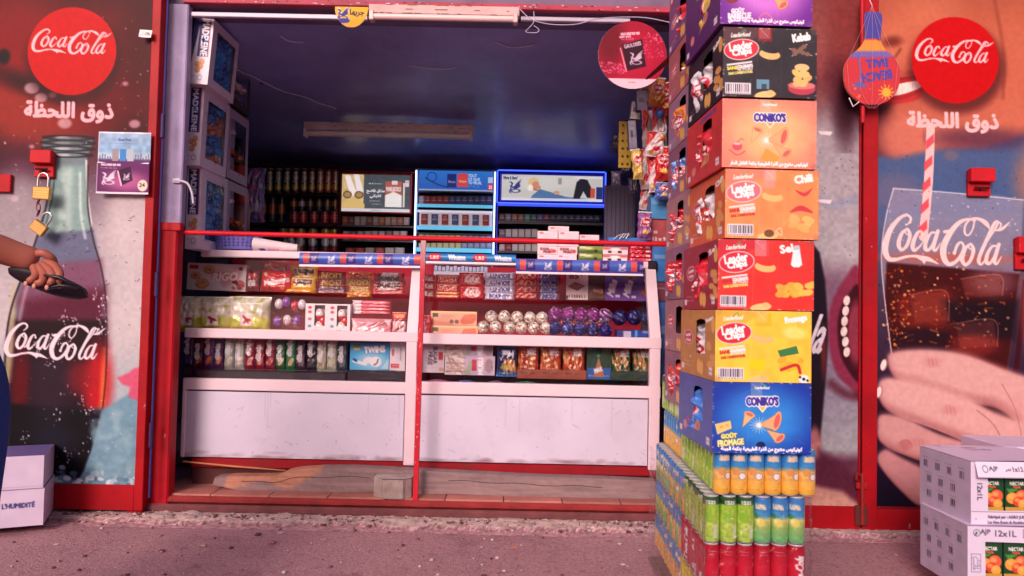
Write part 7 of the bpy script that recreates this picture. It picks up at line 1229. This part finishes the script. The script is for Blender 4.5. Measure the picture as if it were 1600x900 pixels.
# ------------------------------------------------------------------ lamps, signs and wires
def batten(label, r, Y, tilt, tube_c, body_c):
    a, b = P(r[0], r[1], Y), P(r[2], r[1], Y); L_ = b.x-a.x; hh = (r[3]-r[1])*Y/FPX; T = thing('tube_light', label, 'strip light', ((a.x+b.x)/2, Y, (a.z+b.z)/2), 'fluorescent strip lights'); 
    mb = MB(); mb.box((-L_/2, 0, -hh*.52), (L_/2, .05, 0), rgb(body_c), .004); 
    for _ in range(26): x = random.uniform(-L_/2, L_/2-.04); z = random.choice([-hh*.5, -hh*.28, -.004]); mb.box((x, -.0015, z), (x+random.uniform(.01, .05), -.0005, z+.003), rgb(130, 70, 56))
    mb.build('housing', PAINT, T); mb = MB(); mb.tube([(-L_/2+.03, -.012, -hh*.76), (L_/2-.03, -.012, -hh*.76)], hh*.17, rgb(tube_c), 14); mb.build('tube', PLAIN, T, smooth=True)
    for s in (-1, 1): mb = MB(); mb.box((s*(L_/2-.02)-.012, -.03, -hh), (s*(L_/2-.02)+.012, .02, -hh*.45), rgb(body_c), .004); mb.build('lamp_holder', PLAIN, T)
    return T
batten('rust streaked strip light under the lintel', (576, 8, 812, 37), 3.69, 0, (232, 196, 196), (206, 170, 170)); batten('brownish strip light on the dark ceiling', (474, 192, 741, 218), 5.3, 0, (240, 230, 226), (228, 210, 206))
mb = MB(); a, b = P(290, 20, 3.80), P(574, 24, 3.80); mb.box((a.x, 3.80, a.z-.016), (b.x, 3.825, a.z+.008), rgb(180, 165, 190), .003); tag(mb.build('cable_trunking', PLAIN, rot=(0, 0, 0)), 'white cable trunking left of the strip light', 'cable trunking', 'cable trunking under the lintel')
mb = MB(); a, b = P(814, 28, 3.80), P(985, 32, 3.80); mb.box((a.x, 3.80, a.z-.012), (b.x, 3.825, a.z+.01), rgb(180, 165, 190), .003); tag(mb.build('cable_trunking', PLAIN), 'white cable trunking right of the strip light', 'cable trunking', 'cable trunking under the lintel')
mb = MB(); mb.tube([P(x, y, 3.76) for x, y in smooth_pts([(812, 14), (830, 30), (860, 38), (900, 38), (930, 30), (970, 27), (1010, 28), (1050, 36)], 6, False)], .003, rgb(170, 160, 185), 5); tag(mb.build('cable', PLAIN, smooth=True), 'thin grey cable sagging along the lintel', 'cable')
mb = MB(); mb.tube([P(x, y, 3.755) for x, y in smooth_pts([(834, 18), (834, 34), (826, 44), (822, 50), (838, 51), (842, 46), (834, 40)], 5, False)], .002, rgb(190, 180, 200), 5); tag(mb.build('wire_loop', PLAIN, smooth=True), 'small wire loop hanging from the sagging cable', 'wire')
def disc(label, nm, cat, cx, cy, r, Y, art, rot=(0, 0, 0), clip=None):
    p = P(cx, cy, Y); k = Y/FPX; cv = Cv(-r, -r, r, r, 1.1, (200, 30, 60)); art(cv); cv.A = cv.A**1.3; U, V = np.meshgrid(np.linspace(-r, r, cv.nx), np.linspace(-r, r, cv.ny)); mb = MB(); ring = U*U+V*V > (r-.4)**2; mb.grid(np.stack([U*k, 0*U-.002, -V*k], -1), cv.A, hole=ring); mb.grid(np.stack([U*k, 0*U+.002, -V*k], -1), rgb(220, 215, 225), hole=ring, flip=True)
    mb.lathe([(r*k, -.003), (r*k, .003)], rgb(230, 210, 220), 64, ax='y', cap=False); return tag(mb.build(nm, POST, loc=p, rot=rot), label, cat)
def gaul(c):
    c.A[:] = rgb(176, 20, 66); c.ell(0, 4, 40, 36, (206, 40, 90), .6, soft=20); c.ell(-34, -20, 22, 40, (120, 10, 44), .8, soft=14); c.text('GAULOISES RED MIX', -4, -34, 30, 4, (240, 210, 220), bold=.4, rot=-4); c.text("GOÛT D'ETE", -12, -29, 18, 3.6, (240, 210, 220), bold=.4, rot=-4); c.text('MODERE', -8, -25, 20, 3, (230, 190, 205), rot=-4)
    c.poly([(-17, -16), (15, -26), (22, 18), (-8, 26)], (74, 16, 50)); c.text('GAULOISES', 0, -16, 27, 6, (220, 200, 215), rot=-14, bold=.6); wings(c, 4, 4, 24, (210, 190, 210)); c.stroke([(-19, -10), (-9, 26)], 2.2, (236, 160, 180), .9); c.speck(120, (244, 150, 180), 1.2, (-52, 12, -10, 30), .7); c.speck(90, (244, 150, 180), 1.2, (18, -36, 50, 8), .7)
    c.poly([(-60, 38), (60, 38), (60, 60), (-60, 60)], (240, 200, 214), 1) ; c.scrib(-6, 44, 6, (180, 90, 120))
disc('large round crimson sign of a dark cigarette pack hanging at upper right', 'hanging_sign', 'round sign', 988, 86, 54, 3.72, gaul, (0, .0, 0))
def yel(c): c.A[:] = rgb(226, 170, 50); c.ell(10, 16, 30, 10, (206, 140, 40), .5, soft=6); wings(c, -14, -4, 24, (236, 230, 245)); wings(c, -14, -3, 22, (50, 46, 130)); c.ell(-10, 9, 9, 4, (50, 50, 140)); c.text(ar('جربها'), 10, -4, 22, 12, (50, 40, 60), bold=.9)
def yelshape():
    p = P(548, 24, 3.68); k = 3.68/FPX; cv = Cv(-30, -16, 30, 20, 1.2, (226, 170, 50)); yel(cv); U, V = np.meshgrid(np.linspace(-30, 30, cv.nx), np.linspace(-16, 20, cv.ny)); hole = ~(((U-1)/26)**2+((V+14)/33)**2 < 1) | (V < -13); mb = MB(); mb.grid(np.stack([U*k, 0*U-.002, -V*k], -1), cv.A, hole=hole); mb.grid(np.stack([U*k, 0*U+.002, -V*k], -1), rgb(230, 220, 220), hole=hole, flip=True); tag(mb.build('hanging_sign', POST, loc=p), 'small yellow sign with a winged emblem beside the strip light', 'sign')
yelshape()
# leaning dark stick
mb = MB(); a, b = P(1010, 124, 3.5), P(1082, 62, 3.1); d_ = b-a; mb.tube([a, a+d_*.08, a+d_*.5, b], [.004, .012, .018, .02], rgb(110, 40, 40), 4, flat=.5); tag(mb.build('leaning_stick', WOOD), 'dark red wooden slat leaning over the round sign', 'slat')
# ------------------------------------------------------------------ fittings on the doors
def bats():
    Y = 3.6; T = thing('beach_bat_set', 'red beach bats with blue handles in a net, lettered BEACH BALL upside-down', 'beach bats', P(1361, 90, Y)); k = Y/FPX; of = Vector(T.location)
    def bat(dx, dy, y_, rot, front):
        S = 1.1; cv = Cv(-44, -75, 44, 75, S, (196, 40, 50)); X, Z = np.meshgrid(np.linspace(-44, 44, cv.nx), np.linspace(-75, 75, cv.ny)); q = smooth_pts([(-6, -72), (6, -72), (8, -60), (9, -30), (18, -15), (34, -1), (43, 16), (44, 34), (37, 56), (20, 71), (0, 75), (-20, 71), (-37, 56), (-44, 34), (-43, 16), (-34, -1), (-18, -15), (-9, -30), (-8, -60)], 4)
        ins = np.zeros(X.shape, bool)
        for a, b in zip(q, np.roll(q, -1, 0)):
            if a[1] != b[1]: ins ^= ((a[1] > Z) != (b[1] > Z)) & (X < a[0]+(Z-a[1])*(b[0]-a[0])/(b[1]-a[1]))
        cv.rect(-44, -75, 44, -30, (64, 60, 150)); cv.rect(-44, -28, 44, -8, (226, 140, 50), soft=3); cv.rect(-44, -10, 44, 0, (110, 90, 170), soft=4)
        if front:
            cv.stroke([(-20, 42), (-18, 20), (-22, -4)], 2.6, (70, 90, 170)); [cv.stroke([(-20, 42), (-20+14*math.cos(a), 42+8*math.sin(a)+4)], [3, .8], (70, 90, 170)) for a in np.linspace(0, 6.2, 9)]
            cv.text('BALL', 8, 10, 34, 13, (60, 60, 160), rot=176, bold=1.6); cv.text('BEACH', 8, 30, 46, 14, (60, 60, 160), rot=172, bold=1.6); cv.ell(22, 56, 7, 7, (236, 170, 40)); [cv.stroke([(22+8*math.cos(a), 56+8*math.sin(a)), (22+12*math.cos(a), 56+12*math.sin(a))], 1.4, (236, 170, 40)) for a in np.linspace(0, 6.28, 12)]; cv.speck(7, (236, 150, 60), 2, (-30, 30, 30, 64))
        mb = MB(); mb.grid(np.stack([X*k, 0*X-.004, -Z*k], -1), cv.A, hole=~ins); mb.grid(np.stack([X*k, 0*X+.004, -Z*k], -1), cv.A, hole=~ins, flip=True); V = np.array([[(x*k, y, -z*k) for x, z in q] for y in (-.004, .004)]); mb.grid(V, rgb(190, 150, 110), wrap=True); return mb.build('bat', PLAIN, T, loc=(dx*k, y_, dy*k), rot=(0, rot, 0))
    bat(0, 0, 0, -.03, True); bat(5, 1, .014, .09, False)
    mb = MB(); top = (0, -.01, 82*k)
    for i in range(5): x = -40+i*20; mb.tube([top, (x*k*.45, -.012, 40*k), (x*k, -.014, -10*k), (x*k*.9, -.013, -55*k), (x*.1*k, -.01, -82*k)], .0006, rgb(200, 150, 160), 4)
    mb.build('net', PLAIN, T); mb = MB(); mb.tube([(-20*k, -.01, -72*k), (-30*k, -.012, -80*k), (-36*k, -.01, -66*k)], .003, rgb(215, 205, 215), 6); mb.tube([(0, -.01, 82*k), (0, .02, 96*k)], .002, rgb(215, 205, 215), 6); mb.build('cord', PLAIN, T)
bats()
mb = MB(); a, b = P(1347, -10, 3.62), P(1348, 192, 3.62); mb.tube([a, b], .011, rgb(180, 24, 40), 8); tag(mb.build('drop_rod', PAINT, smooth=True), 'red steel rod on the door edge behind the beach bats', 'rod')
# padlocks
def padlock(label, px, py, w, ang, opened):
    Y = 3.62; T = thing('padlock', label, 'padlock', P(px, py, Y), 'brass padlocks on the left hasp'); T.rotation_euler = (0, math.radians(ang), 0); k = Y/FPX; W = w*k; mb = MB(); mb.box((-W/2, -.012, -W*.38), (W/2, .012, W*.38), rgb(206, 158, 96), .004)
    for i in range(5): mb.box((-W/2+.001, -.0128, -W*.3+i*W*.14), (W/2-.001, -.012, -W*.3+i*W*.14+.0018), rgb(150, 104, 60))
    mb.build('body', mat('brass', .3, .5, metal=.7, var=.15), T); mb = MB(); h = W*.9; s = W*.3; off = W*.42 if opened else 0; mb.tube([(-s, 0, W*.3 if not opened else W*.75), (-s, 0, h), (-s*.7, 0, h+s*.7), (0, 0, h+s), (s*.7, 0, h+s*.7), (s, 0, h), (s, 0, W*.3)], .0055, rgb(190, 185, 190), 8); mb.build('shackle', METAL, T, smooth=True)
padlock('brass padlock closed on the left hasp', 66, 302, 27, 2, False); padlock('brass padlock hanging open below the closed one', 61, 356, 24, 35, True)
mb = MB(); 
for i in range(3):
    p = P(60, 315+i*9, 3.61); a = np.linspace(0, 6.28, 12); mb.tube([(p.x+math.cos(t)*.010*(1 if i % 2 else .35), 3.61+math.sin(t)*.01*(0 if i % 2 else 1), p.z+math.sin(t)*.018*(1 if i % 2 else 1)) for t in a], .0028, rgb(120, 60, 60), 6)
tag(mb.build('chain', METAL, smooth=True), 'short chain link between the two padlocks', 'chain')
def sheet(label, name, cat, r, Y, art, col, S=1.0, rot=0, m=None):
    c, w, h = xrect(r, Y); cv = Cv(0, 0, r[2]-r[0], r[3]-r[1], S, col); art(cv); U, V = np.meshgrid(np.linspace(-w/2, w/2, cv.nx), np.linspace(h/2, -h/2, cv.ny)); mb = MB(); yy = -.003-.006*(np.abs(U/w*2)**4)*(V < 0)-.001*np.sin(U*40); mb.grid(np.stack([U, yy, V], -1), cv.A); mb.grid(np.stack([U, yy+.0006, V], -1)[::4, ::4], rgb(225, 220, 225), flip=True); return tag(mb.build(name, m or CARD, smooth=True, loc=c, rot=(0, rot, 0)), label, cat)
def leaf(c):
    W, H = c.W, c.H; c.vgrad([(0, (150, 176, 206)), (H*.3, (130, 170, 206)), (H*.42, (200, 206, 214)), (H*.45, (90, 60, 110))]); c.rect(0, 0, W, 2, (230, 225, 235)); c.text('Gout Frais', W*.5, 12, 20, 4, (60, 90, 160), bold=.3); c.scrib(16, 18, 66, (90, 120, 170), 1); c.noise(.12, 6)
    for x in range(2, 80, 4): c.rect(x, H*.45-random.uniform(4, 12), x+2.6, H*.45, (80, 100, 140), .7)
    for x, q in ((27, (150, 140, 150)), (39, (50, 130, 200)), (51, (170, 180, 196))): c.rect(x-5, 27, x+5, H*.47, q)
    c.rect(0, H*.47, W, H, (100, 40, 96)); c.ell(46, 78, 30, 14, (206, 110, 160), .7, soft=9); c.text('GAULOISES RED MIX', 21, 52, 30, 3, (235, 220, 235), bold=.3); c.scrib(6, 57, 30, (230, 210, 230), 1); wings(c, 16, 72, 24, (220, 205, 225)); c.poly([(32, 60), (52, 54), (56, 76), (40, 84)], (60, 24, 60)); wings(c, 45, 70, 12, (220, 200, 220)); c.stroke([(32, 62), (38, 84)], 2, (240, 200, 220)); c.ell(72, 84, 8, 9, (232, 206, 190), 1); c.text('24', 71, 83, 9, 6, (70, 50, 60), bold=.6); c.rect(0, H-3, W, H, (226, 215, 228)); c.rect(0, 0, 1, H, (226, 215, 228))
sheet('leaflet with blue skyline above and dark pack below, marked 24', 'leaflet', 'leaflet', (153, 206, 235, 304), 3.66, leaf, (90, 60, 110), 1.1, m=POST)
sheet('tiny white sticker at the top of the left door', 'sticker', 'sticker', (218, 47, 238, 59), 3.66, lambda c: (c.text('CMG', 14, 6, 9, 4.5, (40, 40, 50), bold=.5), c.rect(2, 2, 9, 10, (200, 195, 205))), (232, 226, 232), 1.2, rot=.06)
# hook handle on the left jamb
mb = MB(); q = [P(x, y, 3.76) for x, y in smooth_pts([(272, 282), (284, 283), (294, 288), (300, 302), (302, 318)], 5, False)]; mb.tube(q, .006, rgb(196, 185, 205), 8); mb.box((q[0].x-.01, 3.76, q[0].z-.012), (q[0].x+.03, 3.775, q[0].z+.012), rgb(196, 185, 205), .002); tag(mb.build('wall_hook', PLAIN, smooth=False), 'white curved hook on the plaster jamb', 'hook')
# ------------------------------------------------------------------ person at the left edge, reaching in with a black sandal
def skin(nodes, edges, name='body', sub=2, root=0):
    me = bpy.data.meshes.new('tmp'); me.from_pydata([n[:3] for n in nodes], edges, []); o = bpy.data.objects.new('tmp', me); COL.objects.link(o); md = o.modifiers.new('s', 'SKIN'); md.use_smooth_shade = True
    for i, n in enumerate(nodes): v = me.skin_vertices[0].data[i]; v.radius = (n[3], n[4] if len(n) > 4 else n[3]); v.use_root = i == root
    ss = o.modifiers.new('b', 'SUBSURF'); ss.levels = sub; ss.render_levels = sub; bpy.context.view_layer.update(); ev = o.evaluated_get(bpy.context.evaluated_depsgraph_get()); m2 = ev.to_mesh(); V = np.array([v.co[:] for v in m2.vertices]); F = [tuple(p.vertices) for p in m2.polygons]; ev.to_mesh_clear(); bpy.data.objects.remove(o); return V, F
def addskin(mb, VF, c):
    V, F = VF; o = mb.verts(V, c); q = [f for f in F if len(f) == 4]; t = [f for f in F if len(f) == 3]
    if q: mb.faces(q, o)
    if t: mb.faces(t, o)
def W_(px, py, Y, r, r2=None): p = P(px, py, Y); return (p.x, p.y, p.z, r) + ((r2,) if r2 else ())
PT = thing('person', 'person in blue jeans and red top reaching in from the left edge', 'person', (PX(-90, 600, 2.0), 2.0, 0)); of = -Vector(PT.location)
skc = rgb(168, 92, 76)
cx = PX(-108, 500, 2.0); el = W_(-78, 368, 1.88, .046); sh = W_(-46, 262, 2.04, .05)
nod = [(cx, 2.02, .96, .13, .10), (cx, 2.02, 1.15, .115, .09), (cx, 2.03, 1.34, .15, .10), (cx+.01, 2.03, 1.47, .055), (cx+.02, 2.01, 1.55, .06), (cx+.02, 2.0, 1.63, .088, .075), (cx+.02, 2.01, 1.71, .075, .07), sh, el, W_(-15, 384, 1.95, .046), W_(36, 402, 1.99, .035), W_(62, 410, 2.0, .044, .026),
       (cx-.2, 2.04, 1.42, .05), (cx-.24, 2.06, 1.14, .042), (cx-.2, 1.92, .92, .028), (cx-.19, 1.88, .84, .034), (cx+.09, 2.02, .84, .088), (cx+.10, 2.0, .48, .058), (cx+.11, 2.03, .10, .038), (cx+.12, 1.93, .035, .04, .03), (cx-.09, 2.02, .84, .088), (cx-.10, 2.04, .48, .058), (cx-.11, 2.08, .10, .038), (cx-.12, 1.98, .035, .04, .03)]
edg = [(0, 1), (1, 2), (2, 3), (3, 4), (4, 5), (5, 6), (2, 7), (7, 8), (8, 9), (9, 10), (10, 11), (2, 12), (12, 13), (13, 14), (14, 15), (0, 16), (16, 17), (17, 18), (18, 19), (0, 20), (20, 21), (21, 22), (22, 23)]
mb = MB(); addskin(mb, skin(nod, edg), skc)
for ch in ([(66, 410, 2.0), (84, 414, 1.985), (94, 428, 1.96), (92, 444, 1.945)], [(62, 412, 1.99), (80, 424, 1.965), (84, 438, 1.94), (74, 446, 1.935)], [(58, 414, 1.98), (70, 430, 1.955), (66, 441, 1.935), (54, 444, 1.935)], [(52, 414, 1.975), (58, 430, 1.955), (50, 438, 1.94), (41, 440, 1.94)], [(50, 400, 2.0), (66, 394, 1.99), (80, 402, 2.0), (88, 412, 2.02)]):
    addskin(mb, skin([W_(x, y, Y, r) for (x, y, Y), r in zip(ch, (.0135, .0125, .0115, .009))], [(0, 1), (1, 2), (2, 3)]), skc)
hx = cx+.02; mb.ball((hx, 1.91, 1.63), .014, skc, 10, (1, 1.2, 1.4)); [mb.ball((hx+s*.088, 2.01, 1.63), .02, skc, 10, (.4, .8, 1.3)) for s in (-1, 1)]; [mb.ball((hx+s*.03, 1.925, 1.65), .009, rgb(40, 26, 26), 8) for s in (-1, 1)]; mb.ball((hx, 1.925, 1.59), .016, rgb(140, 60, 60), 8, (1.4, .5, .4))
for x, y, Y in ((93, 447, 1.934), (73, 449, 1.925), (53, 447, 1.925), (40, 443, 1.93)): p = P(x, y, Y); mb.ball((p.x, p.y, p.z), .0058, rgb(206, 140, 124), 8, (1, .5, 1.2))
mb.build('body', SKIN, PT, smooth=True, loc=of)
mb = MB(); addskin(mb, skin([(cx, 2.02, 1.0, .135, .112), (cx, 2.02, .93, .145, .115), (cx+.118, 2.02, .80, .1), (cx+.122, 2.0, .48, .074), (cx+.112, 2.03, .12, .062), (cx-.1, 2.02, .80, .1), (cx-.105, 2.04, .48, .074), (cx-.112, 2.08, .12, .062)], [(0, 1), (1, 2), (2, 3), (3, 4), (1, 5), (5, 6), (6, 7)]), rgb(52, 72, 140)); mb.build('jeans', CLOTH, PT, smooth=True, loc=of)
mb = MB(); e2 = [a*.35+b*.65 for a, b in zip(sh[:3], el[:3])]; addskin(mb, skin([(cx, 2.02, 1.02, .14, .115), (cx, 2.02, 1.18, .13, .105), (cx, 2.03, 1.36, .165, .115), (cx, 2.03, 1.45, .09), (*sh[:3], .066), (*e2, .06), (cx-.2, 2.04, 1.42, .062), (cx-.23, 2.05, 1.2, .055)], [(0, 1), (1, 2), (2, 3), (2, 4), (4, 5), (2, 6), (6, 7)]), rgb(170, 30, 60)); mb.build('shirt', CLOTH, PT, smooth=True, loc=of)
mb = MB(); mb.ball((hx, 2.01, 1.685), .098, rgb(120, 120, 180), 22, (1, 1.05, .75)); mb.box((hx-.07, 1.86, 1.68), (hx+.07, 1.95, 1.69), rgb(120, 120, 180), .004); mb.build('cap', CLOTH, PT, smooth=True, loc=of)
# the sandal in the hand
ST = thing('sandal', 'black rubber sandal held in the hand at the left edge', 'sandal', P(76, 442, 1.97)); of = -Vector(ST.location)
def sole(n=26):
    R = []; 
    for i in range(n):
        t = i/(n-1); p = P(15+120*t, 424+34*t+2*math.sin(t*3.14), 1.975); w = .046*(math.sin(min(1, max(0, (t+.03)/1.06))*math.pi)**.42)*(1+.18*math.cos((t-.8)*4)); h = .021*(math.sin(min(1, (t+.03)/1.06)*math.pi)**.4); R.append([(p.x, p.y+math.cos(a)*w*.5, p.z+math.sin(a)*h-math.cos(a)*w*.45) for a in np.arange(16)*math.pi/8])
    return np.array(R)
mb = MB(); R = sole(); mb.grid(R, rgb(26, 20, 30), wrap=True); mb.poly(R[0], rgb(26, 20, 30)); mb.poly(R[-1][::-1], rgb(26, 20, 30)); RUB = mat('black_rubber', .38, .5, bump=.15, bscale=40); mb.build('sole', RUB, ST, smooth=True, loc=of)
for a_, b_ in (((66, 430), (120, 446)), ((70, 452), (122, 450))):
    mb = MB(); mb.tube([P(a_[0], a_[1], 1.95), P((a_[0]+b_[0])/2, (a_[1]+b_[1])/2-5, 1.925), P(*b_, 1.95)], [.007, .010, .006], rgb(34, 26, 38), 10, flat=.5); mb.build('strap', RUB, ST, smooth=True, loc=of)
# ------------------------------------------------------------------ litter and rubble along the step
def shard(label, px, py, s, col, cat='litter', nm='litter_scrap', Y=None, m=None, grp=None, flat_=.4):
    d = CM.to_3x3() @ Vector(((px-800)/FPX, -(py-450)/FPX, -1)); 
    if Y is None: t = (EYE-.004)/-d.z; p = Vector((d.x*t, d.y*t, .004))
    else: p = P(px, py, Y)
    n = 7; mb = MB(); top = [(s*math.cos(a)*random.uniform(.5, 1.1), s*math.sin(a)*random.uniform(.5, 1), s*flat_*random.uniform(.4, 1)) for a in np.arange(n)/n*6.28]; bot = [(x*1.1, y*1.1, 0) for x, y, z in top]; mb.grid(np.array([top, bot]), rgb(col), wrap=True); mb.poly(top, rgb(col)*1.02); return tag(mb.build(nm, m or MATTE, loc=p, rot=(0, 0, random.uniform(0, 3))), label, cat, grp)
for i, (x, y, s, c, l) in enumerate(((770, 824, .016, (226, 216, 222), 'white paper scrap near the middle of the step'), (682, 773, .014, (224, 216, 222), 'crumpled white scrap at the foot of the red pole'), (1033, 797, .014, (220, 214, 220), 'crumpled silver scrap at the right end of the step'), (860, 820, .008, (226, 180, 40), 'tiny yellow scrap in the cracks'), (804, 855, .016, (216, 120, 70), 'orange peel scrap on the pavement'), (432, 812, .012, (190, 170, 60), 'yellowish leaf scrap left of the middle'), (440, 832, .018, (206, 160, 160), 'pale pink flake on the pavement'), (506, 843, .02, (186, 140, 140), 'long pale flake on the pavement, left half'), (974, 882, .012, (220, 200, 206), 'pale speck at the bottom right of the pavement'), (88, 850, .012, (206, 180, 186), 'pale speck by the white cartons'), (1400, 867, .008, (210, 200, 206), 'pale speck near the juice trays'), (565, 815, .022, (196, 200, 206), 'crumpled clear wrapper left of centre in the cracks'), (588, 815, .018, (190, 200, 206), 'crumpled clear wrapper, centre left in the cracks'), (633, 817, .016, (206, 212, 216), 'upright white wrapper corner in the cracks'))): shard(l, x, y, s, c, flat_=.5 if i in (0, 1, 2, 11, 12, 13) else .15, m=PLAIN if i in (0, 1, 2, 11, 12, 13) else MATTE)
mb = MB()
for _ in range(900):
    x = random.uniform(-2.2, 1.0); y = random.gauss(3.68, .05) if random.random() < .75 else random.uniform(2.6, 3.7); s = abs(random.gauss(.0025, .0035))+.0012; z = .02 if y > 3.62 else .002; mb.box((x-s, y-s, z-.002), (x+s*random.uniform(.6, 1.6), y+s, z+s*.8), rgb(random.choice([(170, 140, 140), (130, 90, 92), (110, 70, 74), (196, 176, 176), (96, 56, 60)])), s*.4)
tag(mb.build('gravel', CONC), kind='stuff')
for i in range(22):
    x = random.choice([random.uniform(250, 560), random.uniform(560, 1000)]); p = P(x, 812, 3.7); s = random.uniform(.012, .045); n = 9; top = [(s*1.6*math.cos(a)*random.uniform(.6, 1.1), s*.7*math.sin(a)*random.uniform(.6, 1), random.uniform(.016, .026)) for a in np.arange(n)/n*6.28]; mb = MB(); mb.grid(np.array([top, [(q[0]*1.06, q[1]*1.06, -.01) for q in top]]), rgb(176, 150, 148), wrap=True); mb.poly(top, rgb(186, 160, 158)); tag(mb.build('concrete_chunk', CONC, loc=(p.x, random.uniform(3.62, 3.70), .012)), 'broken grey concrete chunk in the crumbling edge below the step', 'rubble', 'broken concrete chunks along the step')
